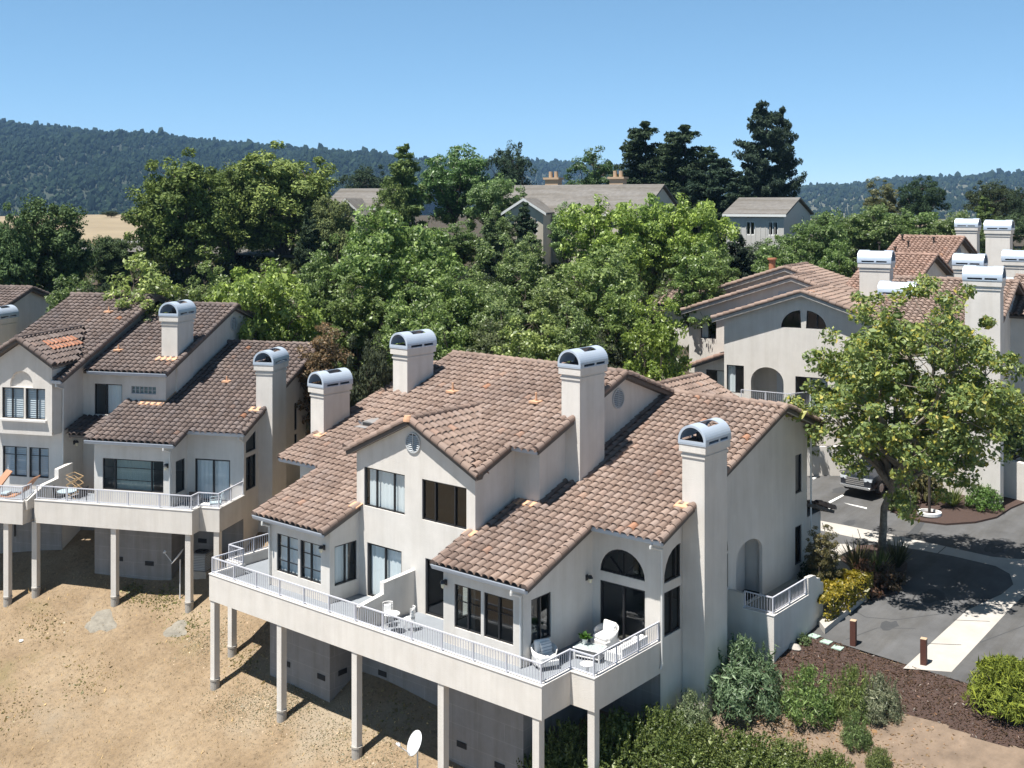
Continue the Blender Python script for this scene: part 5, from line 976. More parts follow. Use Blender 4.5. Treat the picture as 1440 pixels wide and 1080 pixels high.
for i in range(8): a = math.pi*i/8; b.tube((.3*math.cos(a),.3*math.sin(a),.88), (-.3*math.cos(a),-.3*math.sin(a),.88), .008, n=5)
b.build('fan_guard', 'black_metal', t)
# street furniture
def bollard(label, px, py):
    q = spt(px, py); z = hz(q[0], q[1]); t = thing('bollard', label, 'bollard', (q[0], q[1], STR(q[1])-.05), R(8), 'red brown bollards at the end of the street'); b = MB(); b.box(-.105, .105, -.105, .105, -.3, .96); b.build('post', 'bollard_wood', t, bevel=.012); b = MB(); b.box(-.107, .107, -.107, .107, .945, .972); b.build('cap', 'brick_tan', t, bevel=.01)
bollard('square red brown bollard nearer the house, left one of two', 1200, 907); bollard('square red brown bollard at the end of the concrete strip, right one of two', 1299, 934)
for i, (x, y) in enumerate(((1145,905),(1162,912),(1178,919))):
    q = plane_pt(x, y, -1.75); b = MB(); b.box(-.19, .19, -.17, .17, -.02, .035); o = b.build('stepping_stone', 'paver_green', bevel=.01); o.location = (q[0], q[1], hz(q[0], q[1])+.045); o.rotation_euler = (0, 0, R(-10+i*6)); tag(o, ('pale green stepping stone nearest the patio wall', 'pale green stepping stone, middle one of the three', 'pale green stepping stone nearest the left bollard')[i], 'stepping stone', 'stepping stones in the mulch')
def rock(label, px, py, z, s, m='conc_foot', seed=1):
    q = plane_pt(px, py, z); rng = random.Random(seed); b = MB(); n, k = 10, 6; vs = []
    for j in range(k+1):
        th = math.pi*j/k
        for i in range(n): a = 2*math.pi*i/n; r = 1+rng.uniform(-.18, .18); vs.append((s*r*math.sin(th)*math.cos(a)*1.2, s*r*math.sin(th)*math.sin(a), s*r*.6*math.cos(th)))
    b.add(vs, [(j*n+i, j*n+(i+1)%n, (j+1)*n+(i+1)%n, (j+1)*n+i) for j in range(k) for i in range(n)]); o = b.build('rock', m); o.location = (q[0], q[1], hz(q[0], q[1])+s*.2); return tag(o, label, 'rock')
rock('flat pale rock in the mulch beside the stepping stones', 1118, 926, -1.95, .22, seed=2); rock('rough grey rock on the bare slope below the round yellow green bush', 1405, 1035, -3.2, .34, 'vent_grey', 5); rock('white pebble on the dry slope under the left balcony', 30, 899, -4.3, .10, 'pot_white', 7)
p = plane_pt(1117, 905, -1.8); t = thing('spotlight', 'tiny white garden spotlight at the foot of the patio wall', 'spotlight', (p[0], p[1], hz(p[0], p[1])+.03)); b = MB(); b.tube((0,0,0), (0,0,.12), .012); b.build('stake', 'black_metal', t); b = MB(); b.tube((0,-.06,.14), (0,.07,.19), .05, .035); b.build('lamp_head', 'pot_white', t)
# concrete spill round two post footings
for i, (a, b_, r) in enumerate(((-2.95,-.75,.95),(.75,-.75,.75))):
    p = LW(a, b_); spill(p, r*.8, i+1)
# street lamp on the island
q = spt(1307, 726); t = thing('street_lamp', 'slim dark lamp post on a white ring base in the island bed', 'street lamp', (q[0], q[1], STR(q[1])+.09)); b = MB(); b.lathe([(.55,0),(.55,.14),(.42,.16),(.40,.02)], n=24); b.build('base', 'paint_white', t); b = MB(); b.tube((0,0,-.1), (0,0,3.4), .07, .05, 12); b.build('pole', 'bark_dark', t); b = MB(); b.lathe([(.0,.55),(.22,.45),(.26,.38),(.12,.0),(.06,0)], (0,0,3.35), 16); b.build('lantern', 'lamp_metal', t)
# parked car: nose towards the camera
def car(label, loc, rz, paint='car_paint', Lc=4.7, Wc=1.9, Hc=1.7):
    t = thing('parked_car', label, 'car', loc, rz); secs = []
    # stations along y: (y, half width, z bottom, z belt, half roof width, z roof)
    st = [(-2.32,.62,.42,.74,.58,.76),(-2.25,.84,.32,.88,.80,.92),(-1.95,.93,.28,.98,.86,1.02),(-1.25,.95,.26,1.05,.86,1.10),(-.95,.95,.26,1.06,.80,1.16),(-.30,.95,.26,1.06,.66,1.62),(.2,.95,.26,1.06,.66,1.70),(1.4,.95,.26,1.07,.66,1.68),(2.05,.92,.28,1.07,.64,1.58),(2.32,.86,.36,1.03,.70,1.05),(2.36,.78,.45,.9,.66,.92)]
    vs = []; 
    for y, w_, zb, zk, wr, zr in st: vs += [(-w_*.9,y,zb),(-w_,y,zb+.18),(-w_,y,zk-.12),(-w_*.97,y,zk),(-wr,y,zr-.04),(-wr*.8,y,zr),(wr*.8,y,zr),(wr,y,zr-.04),(w_*.97,y,zk),(w_,y,zk-.12),(w_,y,zb+.18),(w_*.9,y,zb)]
    n = 12; m = len(st); fs = [(j*n+i, j*n+(i+1)%n, (j+1)*n+(i+1)%n, (j+1)*n+i) for j in range(m-1) for i in range(n)]+[tuple(range(n-1,-1,-1)), tuple((m-1)*n+i for i in range(n))]
    b = MB(); b.add(vs, fs); b.build('body', paint, t, smooth=True, bevel=.03)
    g = MB(); gl = lambda *p: g.add(p, [tuple(range(len(p)))])
    gl((-.76,-.98,1.14),(.76,-.98,1.14),(.60,-.34,1.60),(-.60,-.34,1.60)); g.build('windscreen', 'car_glass', t)
    for s in (-1, 1):
        g = MB(); g.add([(.945*s,-.75,1.10),(.945*s,1.9,1.10),(.69*s,1.75,1.55),(.69*s,-.22,1.58)], [(0,1,2,3)]); g.build('side_window', 'car_glass', t)
        h = MB(); h.obox((.66*s,-2.24,.80), (.20,.05*s,0), (0,.06,0), (0,0,.075)); h.build('headlight', 'headlight', t)
        mr = MB(); mr.box(.98*s-.10, .98*s+.10, -.82, -.68, 1.06, 1.22); mr.build('mirror', paint, t, bevel=.03)
        for y in (-1.45, 1.42):
            w_ = MB(); w_.tube((.74*s,y,.36), (.955*s,y,.36), .36, n=20); o = w_.build('wheel', 'tyre', t); r_ = MB(); r_.tube((.95*s,y,.36), (.965*s,y,.36), .22, n=16); r_.build('rim', 'chrome', o)
    g = MB()
    for i in range(4): g.box(-.50, .50, -2.36, -2.30, .52+i*.09, .575+i*.09)
    g.build('grille', 'chrome', t); g = MB(); g.box(-.82, .82, -2.40, -2.25, .34, .46); g.build('bumper', 'chrome', t, bevel=.02); return t
q = spt(1224, 704); car('dark blue suv with a chrome grille parked behind the big street tree', (q[0]-.5, q[1]+2.2, STR(q[1]+2)), R(-6))
q = D(1437, 545, 66); car('dark car just entering the frame at the right edge', (q[0]+1, q[1]+1, hz(q[0], q[1])), R(60))
q = D(786, 358, 92); car('pale car parked under trees in the middle of the slope', (q[0], q[1], hz(q[0], q[1])), R(70), 'pot_white')
# ================================================================== trees and plants
def unit(v): return v/(np.linalg.norm(v, axis=-1, keepdims=True)+1e-9)
def leaves(P, Nrm, size, rng, m, name, aspect=.55, bias=1.0, fold=.25, sizevar=.35):
    """kite-shaped leaves or leaf sprays at P, turned roughly along Nrm"""
    n = len(P); N_ = unit(Nrm*bias+rng.normal(0, .75, (n, 3))); T = unit(np.cross(N_, rng.normal(0, 1, (n, 3)))); B = np.cross(N_, T)
    s = (size*np.exp(rng.normal(0, sizevar, n)))[:, None]; f = (rng.uniform(-fold, fold, n)[:, None]*s)
    V = np.stack([P-T*s*.5, P+B*s*aspect*.5+N_*f*.3, P+T*s*.5+N_*f, P-B*s*aspect*.5+N_*f*.3], 1).reshape(-1, 3); F = np.arange(4*n).reshape(n, 4)
    o = npmesh(name, V, F, m); me = o.data; bpy.data.objects.remove(o); return me
def finish(mb, name, m):
    o = mb.build(name, m, smooth=True); me = o.data; bpy.data.objects.remove(o); return me
def limb(mb, p, q, r0, r1, rng, k=4, sag=.0, wob=.12, n=7):
    p = np.array(p, float); q = np.array(q, float); L = np.linalg.norm(q-p); pts = [p+(q-p)*i/k+(rng.normal(0, wob*L/k, 3) if 0 < i < k else 0)+np.array([0, 0, sag*L*math.sin(math.pi*i/k)]) for i in range(k+1)]
    for i in range(k): mb.tube(pts[i], pts[i+1], r0+(r1-r0)*i/k, r0+(r1-r0)*(i+1)/k, n, cap=False)
    return pts
def broad(seed, H=10., Rr=4., th=2.2, lobes=11, clumps=150, per=75, size=.30, clump_r=.62, m='leaf', bark='bark', flat=1.0, off=(0, 0), tr=1., multi=1):
    """spreading crown: limbs run to lobes, each lobe carries clumps of leaves with gaps between them"""
    rng = np.random.default_rng(seed); mb = MB(); C0 = np.array([off[0], off[1], th+(H-th)*.50]); A = np.array([Rr, Rr, (H-th)*.52*flat]); LC = []
    for i in range(lobes):
        z = 1-2*(i+.5)/lobes; a = i*2.4+rng.uniform(-.4, .4); rr = math.sqrt(max(0, 1-z*z)); d = np.array([rr*math.cos(a), rr*math.sin(a), z*.95]); LC.append((C0+d*A*rng.uniform(.42, .72), rng.uniform(.34, .56)))
    tops = []
    for k in range(multi):
        b0 = np.array([rng.normal(0, .12), rng.normal(0, .12), -.3]); t1 = np.array([off[0]*.45+rng.normal(0, .25+.5*(multi > 1)), off[1]*.45+rng.normal(0, .25+.5*(multi > 1)), th*1.15]); limb(mb, b0, t1, tr*.045*H**.9*.36/(1+.3*(multi-1)), tr*.03*H**.9*.34, rng, 4, wob=.08, n=9); tops.append(t1)
    P, Nn = [], []
    for j, (c, s) in enumerate(LC):
        pts = limb(mb, tops[j % multi], c, .016*H*.62*tr, .03, rng, 5, .06, .16)
        rad = A*s*(.9 if j else 1.)
        k = max(4, int(clumps/lobes))
        for _ in range(k):
            d = unit(rng.normal(0, 1, 3)+np.array([0, 0, .18])); cc = c+d*rad*rng.uniform(.55, 1.08)
            if rng.random() < .45: limb(mb, c, cc, .03, .01, rng, 2, 0, .15, 4)
            q = int(per*rng.uniform(.55, 1.3)); r = clump_r*rng.uniform(.6, 1.25); dd = unit(rng.normal(0, 1, (q, 3))); pp = cc+dd*(r*rng.uniform(.25, 1., (q, 1))**.6)*np.array([1.1, 1.1, .8])
            P.append(pp); Nn.append(unit(pp-c)*.55+dd*.35+np.array([0, 0, .5]))
    return finish(mb, 'trunk_mesh', bark), leaves(np.concatenate(P), np.concatenate(Nn), size, rng, m, 'crown_mesh'), H, Rr
def conifer(seed, H=16., Rr=4., clear=.12, whorls=15, per=7, size=.42, m='needle', bark='bark_dark', top=.25, tip=1.0, leaf_n=62, irr=.25, rise=.15, cr=1.0):
    """straight trunk with whorls of boughs, each bough a row of upturned needle tufts"""
    rng = np.random.default_rng(seed); mb = MB(); limb(mb, (0, 0, -.4), (rng.normal(0, .2), rng.normal(0, .2), H*.97), .022*H, .04, rng, 6, wob=.03, n=8); P, Nn = [], []
    for i in range(whorls):
        t = (i+.5)/whorls; z = H*(clear+(1-clear)*t); prof = min(1., (t/.22)**.6 if t < .22 else 1.)*((1-t)**tip*(1-top)+top*(1-t**6)); nb = max(3, int(per*(.6+.5*(1-t))))
        for k in range(nb):
            a = rng.uniform(0, 6.283); L = Rr*prof*rng.uniform(1-irr*1.6, 1+irr*.5)
            if L < .3: L = .3
            d = np.array([math.cos(a), math.sin(a), rise+rng.normal(0, .12)]); p0 = np.array([0, 0, z-.1*L]); p1 = p0+d*L; limb(mb, p0, p1, .012*L+.015, .012, rng, 3, -.04, .06, 4); q = max(2, int(L/.62))
            for j in range(q):
                f = (j+1.)/q; c = p0+d*L*f+np.array([0, 0, rng.normal(0, .14)]); r = cr*(.55+.6*rng.random())*(.75+.25*(1-f))*min(1, .35+L/2.6); n = int(leaf_n*2.1*rng.uniform(.6, 1.2)); dd = unit(rng.normal(0, 1, (n, 3))); pp = c+dd*(r*rng.uniform(.2, 1, (n, 1))**.6)*np.array([1, 1, .62]); P.append(pp); Nn.append(dd*.4+np.array([0, 0, .7])+d*.2)
    return finish(mb, 'trunk_mesh', bark), leaves(np.concatenate(P), np.concatenate(Nn), size, rng, m, 'crown_mesh', aspect=.42, bias=.7), H, Rr
KINDS = {}
def kind(name, fn, **k): KINDS[name] = fn(**k)
kind('maple_a', broad, seed=1, H=10, Rr=4.4, th=2., lobes=13, clumps=190, per=150, size=.23, clump_r=.66)
kind('maple_b', broad, seed=2, H=10, Rr=3.8, th=2.4, lobes=11, clumps=170, per=150, size=.22, clump_r=.60)
kind('maple_c', broad, seed=7, H=10, Rr=3.6, th=1.6, lobes=15, clumps=180, per=140, size=.21, clump_r=.58, flat=1.08)
kind('loose', broad, seed=3, H=7, Rr=3.8, th=1.4, lobes=10, clumps=110, per=130, size=.22, clump_r=.5)
kind('oak', broad, seed=4, H=9, Rr=4.2, th=1.4, lobes=12, clumps=210, per=150, size=.19, clump_r=.66, m='needle')
kind('billowy', broad, seed=5, H=12, Rr=5., th=.5, flat=1.05, lobes=24, clumps=320, per=150, size=.27, clump_r=.85, m='needle', multi=3)
kind('billowy_b', broad, seed=6, H=11, Rr=4.6, th=.4, flat=1.05, lobes=20, clumps=280, per=150, size=.27, clump_r=.85, m='needle', multi=2)
kind('pine_round', conifer, seed=11, H=16, Rr=4.2, whorls=17, per=9, top=.55, tip=.7, clear=.06, size=.34, irr=.25, leaf_n=66)
kind('pine_dense', conifer, seed=12, H=15, Rr=3.6, whorls=15, per=8, top=.38, tip=.9, clear=.05, size=.34, irr=.22, leaf_n=66)
kind('pine_open', conifer, seed=13, H=18, Rr=4.8, whorls=17, per=6, top=.5, tip=.75, clear=.18, size=.34, irr=.45, leaf_n=74, rise=.28, cr=1.15)
kind('column', conifer, seed=14, H=14, Rr=3., whorls=15, per=7, top=.45, tip=.8, clear=.04, size=.32, irr=.3)
kind('street', broad, seed=21, H=12.5, Rr=5.0, th=3.2, off=(2.5, -2.1), tr=1.25, lobes=30, clumps=390, per=135, size=.17, clump_r=.47, m='leaf_autumn', bark='bark_pale', multi=1)
kind('tall_a', broad, seed=8, H=13, Rr=3.2, th=2.6, lobes=17, clumps=200, per=130, size=.21, clump_r=.6)
kind('tall_b', broad, seed=9, H=14, Rr=2.5, th=3., lobes=17, clumps=180, per=120, size=.20, clump_r=.55)
TREES = []
def tree(kd, px, ytop, d, wpx, tint, label, cat='tree', name='broadleaf_tree', group=None, yb=None, rz=None, base=None):
    """tree standing on the ground at distance d, as tall and wide as it is there"""
    tm, cm, H, Rr = KINDS[kd]; q = D(px, ytop, d); g = hz(q[0], q[1]) if base is None else base
    h = max(1.2, q[2]-g); r = wpx/2*d/1608.
    if kd in ('maple_a', 'maple_b', 'maple_c', 'loose') and h/r > 1.3*H/Rr: tm, cm, H, Rr = KINDS['tall_a' if h/r < 4.6 else 'tall_b']
    rnd = random.Random(len(TREES)*7+3); t = thing(name, label, cat, (q[0], q[1], g), rnd.uniform(0, 6.28) if rz is None else rz, group); sx, sz = r/Rr, h/H; t.scale = (sx, sx, sz)
    for nm, me in (('trunk', tm), ('crown', cm)):
        o = bpy.data.objects.new(nm, me); COL.objects.link(o); o.parent = t; k_ = 1.3 if max(tint) < .07 else 1.62; o.color = (tint[0]*k_*.95, tint[1]*k_*.97, tint[2]*k_*1.22, 1)
    TREES.append(t); return t
YG = (.14, .185, .045); BG = (.12, .19, .03); MG = (.075, .118, .03); DG = (.04, .07, .028); PG = (.032, .052, .022); OG = (.095, .115, .035); LG = (.155, .19, .06)
rows = [
 # in front, right of the near house
 ('street', 1278, 388, 52, 318, (.125,.16,.055), 'large street tree with yellowing leaves and pale limbs beside the near house', 'street_tree'),
 # first belt behind the houses
 ('maple_b', 203, 363, 64, 150, LG, 'low light green tree behind the left duplex with a blossom-like pale top', 'broadleaf_tree'),
 ('maple_b', 375, 356, 66, 165, YG, 'low light green tree behind the left duplex, right of its tall chimney', 'broadleaf_tree'),
 ('maple_a', 556, 298, 74, 200, (.105,.15,.045), 'broad mid green leafy tree behind the leftmost chimneys of the near duplex', 'broadleaf_tree'),
 ('maple_b', 636, 372, 68, 120, (.10,.14,.042), 'leafy green tree just left of the middle gap above the near roof', 'broadleaf_tree'),
 ('maple_c', 716, 352, 76, 120, (.105,.14,.05), 'olive green leafy tree below the tan house wing', 'broadleaf_tree'),
 ('maple_b', 852, 268, 84, 140, (.15,.20,.048), 'bright lime green maple left of its two neighbours before the tan house', 'broadleaf_tree'),
 ('maple_c', 912, 276, 86, 90, (.13,.185,.048), 'lime green maple squeezed between two wider ones', 'broadleaf_tree'),
 ('maple_b', 968, 266, 85, 125, (.155,.205,.048), 'bright lime green maple nearest the dark pines', 'broadleaf_tree'),
 ('maple_a', 836, 350, 72, 160, (.12,.16,.05), 'grey green leafy tree standing in front of the lime green maples', 'broadleaf_tree'),
 ('maple_c', 980, 345, 74, 90, (.11,.155,.045), 'leafy green tree beside the left end of the stepped gable house', 'broadleaf_tree'),
 ('maple_b', 752, 442, 60, 120, LG, 'low pale green tree between the two tall chimneys of the near duplex', 'broadleaf_tree'),
 ('maple_b', 926, 408, 58, 90, (.13,.17,.035), 'slender green tree leaning beside the stepped gable house entry', 'broadleaf_tree'),
 ('oak', 528, 472, 56, 100, (.045,.055,.026), 'dark olive bush filling the gap between the two duplexes', 'shrub'),
 ('loose', 452, 448, 60, 84, (.12,.085,.045), 'reddish brown shrub behind the left duplex gable', 'shrub'),
 ('loose', 612, 440, 60, 110, (.10,.14,.04), 'leafy shrub behind the top of the second chimney from left', 'shrub'),
 ('loose', 690, 452, 62, 110, (.07,.085,.035), 'brownish shrub behind the near ridge', 'shrub'),
 ('loose', 808, 428, 64, 100, (.10,.135,.045), 'shrub right behind the tall chimney in the middle', 'shrub'),
 ('oak', 868, 446, 68, 80, (.05,.06,.03), 'dark shrub beside the driveway behind the near ridge', 'shrub'),
 ('oak', 360, 408, 72, 90, (.04,.06,.025), 'dark bush under the low light tree behind the left duplex', 'shrub'),
 ('oak', 130, 398, 70, 110, (.035,.055,.024), 'dark bush at the back of the left duplex ridge', 'shrub'),
 ('oak', 470, 390, 78, 90, (.045,.065,.025), 'dark bush left of the broad mid green tree', 'shrub'),
 ('maple_b', 298, 372, 70, 90, (.115,.15,.05), 'mid green tree filling the gap between the two low light trees at left', 'broadleaf_tree'),
 ('maple_c', 462, 352, 76, 100, (.10,.14,.045), 'green tree at the left shoulder of the broad mid green tree', 'broadleaf_tree'),
 ('maple_a', 505, 388, 70, 110, (.105,.14,.045), 'leafy green tree low in front of the broad mid green tree', 'broadleaf_tree'),
 ('maple_b', 664, 382, 72, 96, (.11,.145,.05), 'leafy green tree right of the broad mid green tree', 'broadleaf_tree'),
 ('maple_c', 702, 402, 66, 110, (.115,.15,.055), 'pale green tree above the middle of the near ridge', 'broadleaf_tree'),
 ('maple_a', 782, 388, 70, 110, (.12,.15,.055), 'pale green tree left of the grey green one below the lime maples', 'broadleaf_tree'),
 ('maple_b', 880, 398, 68, 96, (.115,.155,.045), 'green tree in front of the right hand lime maple', 'broadleaf_tree'),
 ('maple_c', 742, 330, 84, 70, (.105,.14,.05), 'olive green tree before the tan wing, right of the dark conifer', 'broadleaf_tree'),
 ('maple_a', 580, 408, 64, 110, (.105,.145,.045), 'green tree just above the second chimney from left', 'broadleaf_tree'),
 ('tall_a', 702, 296, 98, 60, (.09,.125,.045), 'slim green tree covering the left side of the tan wing', 'broadleaf_tree'),
 ('oak', 1072, 338, 98, 100, (.045,.065,.028), 'dark shrub row below the grey sided house', 'shrub'),
 ('maple_c', 1014, 352, 78, 70, (.10,.14,.045), 'small leafy tree left of the black-green conifer', 'broadleaf_tree'),
 ('maple_b', 95, 380, 68, 80, (.075,.105,.035), 'dark green tree behind the left duplex ridge, below the dense pine-like tree', 'broadleaf_tree'),
 ('maple_c',642,320,102,80,(.085,.125,.042),'green tree covering the bare ground in the middle of the slope','broadleaf_tree'),
 ('maple_b',608,330,100,70,(.10,.14,.048),'green tree right of the foot of the cone-shaped pine','broadleaf_tree'),
 # second belt
 ('billowy_b', 76, 284, 88, 112, (.055,.085,.028), 'dense dark green pine-like tree at the left below the dry meadow', 'pine_tree'),
 ('billowy', 8, 298, 84, 90, (.055,.09,.03), 'dark green tree at the left photo edge', 'pine_tree'),
 ('billowy_b', 158, 334, 96, 66, (.05,.075,.028), 'small dark tree between the meadow and the big left pine', 'pine_tree'),
 ('billowy', 258, 222, 98, 152, (.085,.115,.028), 'big yellow green pine with layered billows left of centre', 'pine_tree'),
 ('billowy_b', 326, 236, 106, 92, (.09,.12,.032), 'yellow green tree top between the two biggest left pines', 'pine_tree'),
 ('billowy', 392, 211, 108, 165, (.13,.165,.045), 'widest light green feathery tree on the left skyline', 'pine_tree'),
 ('billowy_b', 470, 280, 100, 70, (.10,.12,.042), 'grey green tree right of the feathery skyline tree', 'pine_tree'),
 ('pine_dense', 434, 290, 92, 46, (.04,.062,.028), 'narrow dark conifer before the feathery skyline tree', 'conifer'),
 ('column', 568, 203, 106, 82, (.085,.12,.035), 'tall light green cone-shaped pine in the middle skyline', 'pine_tree'),
 ('billowy_b', 548, 262, 100, 60, (.08,.11,.03), 'small round pine at the foot of the cone-shaped pine', 'pine_tree'),
 ('maple_a', 640, 207, 118, 118, (.06,.105,.032), 'broad dark green deciduous tree right of the cone-shaped pine', 'broadleaf_tree'),
 ('oak', 716, 200, 142, 66, (.035,.06,.03), 'dark round-topped tree alone on the skyline', 'broadleaf_tree'),
 ('maple_b', 697, 240, 108, 92, (.095,.14,.05), 'grey green airy tree under the round-topped skyline tree', 'broadleaf_tree'),
 ('pine_dense', 738, 284, 98, 58, (.04,.065,.03), 'dark conifer in front of the tan house wing', 'conifer'),
 ('pine_dense', 690, 305, 96, 50, (.07,.10,.038), 'green young conifer beside the dark one by the tan wing', 'conifer'),
 ('oak', 512, 232, 165, 72, (.03,.05,.024), 'dark flat tree behind the grey roofed house on the left hill', 'broadleaf_tree'),
 ('loose', 606, 322, 94, 76, (.08,.115,.038), 'small bush by the pale wall in the middle slope', 'shrub'),
 ('oak', 660, 372, 84, 90, (.04,.058,.026), 'dark bush between the broad tree and the tan wing', 'shrub'),
 ('maple_c', 836, 220, 140, 90, (.05,.085,.03), 'dark green tree behind the tan house roof and chimneys', 'broadleaf_tree'),
 ('maple_c', 795, 280, 98, 50, (.10,.15,.05), 'thin pale green tree at the left end of the tan house front', 'broadleaf_tree'),
 ('pine_round', 905, 170, 132, 92, PG, 'tall dark pine, leftmost of the dark cluster', 'pine_tree'),
 ('pine_round', 960, 175, 130, 108, PG, 'tall dark pine in the middle of the dark cluster', 'pine_tree'),
 ('pine_round', 1004, 214, 122, 100, (.028,.05,.026), 'shorter dark pine on the right of the cluster', 'pine_tree'),
 ('pine_dense', 1040, 240, 116, 70, (.028,.048,.024), 'dark pine leaning against the grey sided house', 'pine_tree'),
 ('pine_open', 1072, 142, 138, 92, (.034,.055,.032), 'tallest open-branched pine above the grey sided house', 'pine_tree'),
 ('pine_open', 1100, 150, 140, 62, (.034,.055,.032), 'twin of the tallest pine, its right-hand top', 'pine_tree'),
 ('pine_dense', 1036, 322, 88, 62, (.022,.036,.02), 'black-green conifer in the gap behind the stepped gables', 'conifer'),
 ('maple_b', 1088, 334, 84, 72, (.10,.145,.048), 'light green tree left of the stepped gable ridge', 'broadleaf_tree'),
 ('maple_a', 1150, 300, 96, 104, (.085,.125,.04), 'rounded green tree right of the grey sided house', 'broadleaf_tree'),
 ('maple_c', 1118, 342, 82, 66, (.09,.13,.04), 'small green tree just behind the highest stepped gable', 'broadleaf_tree'),
 ('maple_c', 1176, 340, 80, 76, (.095,.14,.042), 'small green tree left of the pink tiled roofs', 'broadleaf_tree'),
 ('maple_a', 1218, 291, 106, 112, (.09,.125,.042), 'rounded green tree in the right middle distance, left of the dark oak', 'broadleaf_tree'),
 ('maple_b', 1282, 290, 108, 108, (.085,.125,.04), 'rounded green tree below the dark oak', 'broadleaf_tree'),
 ('maple_a', 1338, 300, 104, 96, (.085,.115,.04), 'rounded green tree behind the farthest chimneys', 'broadleaf_tree'),
 ('oak', 1295, 248, 150, 68, (.03,.055,.022), 'dark round oak standing out against the far right hills', 'broadleaf_tree'),
 ('maple_c', 1240, 258, 152, 56, (.10,.105,.045), 'thin olive brown tree left of the dark round oak', 'broadleaf_tree'),
 ('oak', 1398, 254, 158, 72, (.04,.055,.022), 'dark flat-topped tree on the meadow at far right', 'broadleaf_tree'),
 ('column', 1384, 276, 112, 46, (.075,.105,.03), 'light green cypress behind the farthest chimneys', 'conifer'),
 ('oak', 1436, 262, 150, 40, (.035,.055,.024), 'dark tree cut by the right photo edge on the skyline', 'broadleaf_tree'),
 ('oak', 1425, 300, 130, 60, (.05,.075,.03), 'low dark bush at the right edge of the dry meadow', 'shrub'),
 ('oak', 156, 300, 190, 26, (.05,.065,.03), 'lone bush on the golden meadow', 'shrub'),
 ('oak', 182, 308, 170, 22, (.05,.06,.03), 'second small bush lower on the golden meadow', 'shrub'),
 ('maple_b', 1060, 268, 150, 60, (.04,.065,.028), 'dark tree behind the grey sided house', 'broadleaf_tree'),
 ('maple_a', 1180, 305, 135, 130, (.07,.10,.038), 'wide green tree far behind the pink tiled roofs', 'broadleaf_tree'),
 ('maple_c', 1110, 322, 120, 60, (.06,.09,.032), 'dark green tree at the right end of the grey house', 'broadleaf_tree'),
 # bushes across the street and near the wall
 ('loose', 1420, 552, 58, 100, (.12,.155,.055), 'pale leaved flowering bush above the retaining wall', 'shrub'),
 ('oak', 1368, 640, 60, 90, (.04,.06,.026), 'dark bush before the retaining wall on the island', 'shrub'),
 ('oak', 1290, 642, 62, 80, (.05,.065,.03), 'bush behind the lamp on the island', 'shrub'),
 ('loose', 1128, 562, 62, 90, (.10,.125,.035), 'clipped green hedge bush below the stepped gable balcony', 'shrub'),
 ('loose', 1158, 740, 46, 50, (.085,.075,.03), 'small brown green tree at the street corner of the near house', 'shrub'),
]
for kd, px, yt, d, wp, tint, label, nm in rows: tree(kd, px, yt, d, wp, tint, label, 'tree' if 'tree' in nm or nm == 'conifer' else 'shrub', nm, base=STR(D(px,yt,d)[1]) if (nm in ('street_tree',) or 'on the island' in label or 'street corner' in label) else None)
# the street tree's own foot: photo base at 1234, 790
q = spt(1236, 790); st = TREES[0]; st.location = (q[0], q[1], STR(q[1])); zt = CAM[2]-(402-HY)*46.3/1608; st.scale = (1., 1., (zt-STR(q[1]))/12.5); st.rotation_euler = (0, 0, 0)
# ---------------------------------------------------------------- shrubs close by
def shrub_mesh(seed, r=1., h=1., n=900, size=.12, m='leaf', aspect=.4, stems=18, shoots=0, sh_len=.5, dome=True):
    rng = np.random.default_rng(seed); mb = MB(); P, Nn = [], []
    mb.v.append((0., 0., -.15))
    for i in range(stems):
        o_ = len(mb.v); a = rng.uniform(0, 6.283); f = rng.uniform(.25, .95); limb(mb, (0, 0, -.05), (r*f*math.cos(a), r*f*math.sin(a), h*(.95-.55*f*f)), .022*r, .008, rng, 1, 0, .1, 5); mb.add([], [])
        for j in range(5): mb.f.append((0, o_+j, o_+(j+1) % 5)); mb.m.append(0)
    k = max(20, n//28)
    for i in range(k):
        d = unit(rng.normal(0, 1, 3)); d[2] = abs(d[2])*1.0; s = rng.uniform(.62, 1.02); c = np.array([d[0]*r*s, d[1]*r*s, d[2]*h*s*.86+h*.06]); q = 28; dd = unit(rng.normal(0, 1, (q, 3))); P.append(c+dd*(.20*r*rng.uniform(.3, 1, (q, 1)))*np.array([1, 1, .8*h/r])); Nn.append(dd*.5+d+np.array([0, 0, .3]))
    for i in range(shoots):
        a = rng.uniform(0, 6.283); f = rng.uniform(0, .9); b = np.array([r*f*math.cos(a), r*f*math.sin(a), h*(1-.45*f*f)*.9]); d = unit(np.array([math.cos(a)*.35*f, math.sin(a)*.35*f, 1.])+rng.normal(0, .12, 3)); L = sh_len*rng.uniform(.5, 1.2); q = 22; t = rng.uniform(.1, 1, (q, 1)); pp = b+d*L*t; rd = unit(rng.normal(0, 1, (q, 3))); P.append(pp+rd*.05*(1.1-t)); Nn.append(rd+d*.2)
    return finish(mb, 'stem_mesh', 'bark'), leaves(np.concatenate(P), np.concatenate(Nn), size, rng, m, 'foliage_mesh', aspect=aspect, bias=.9)
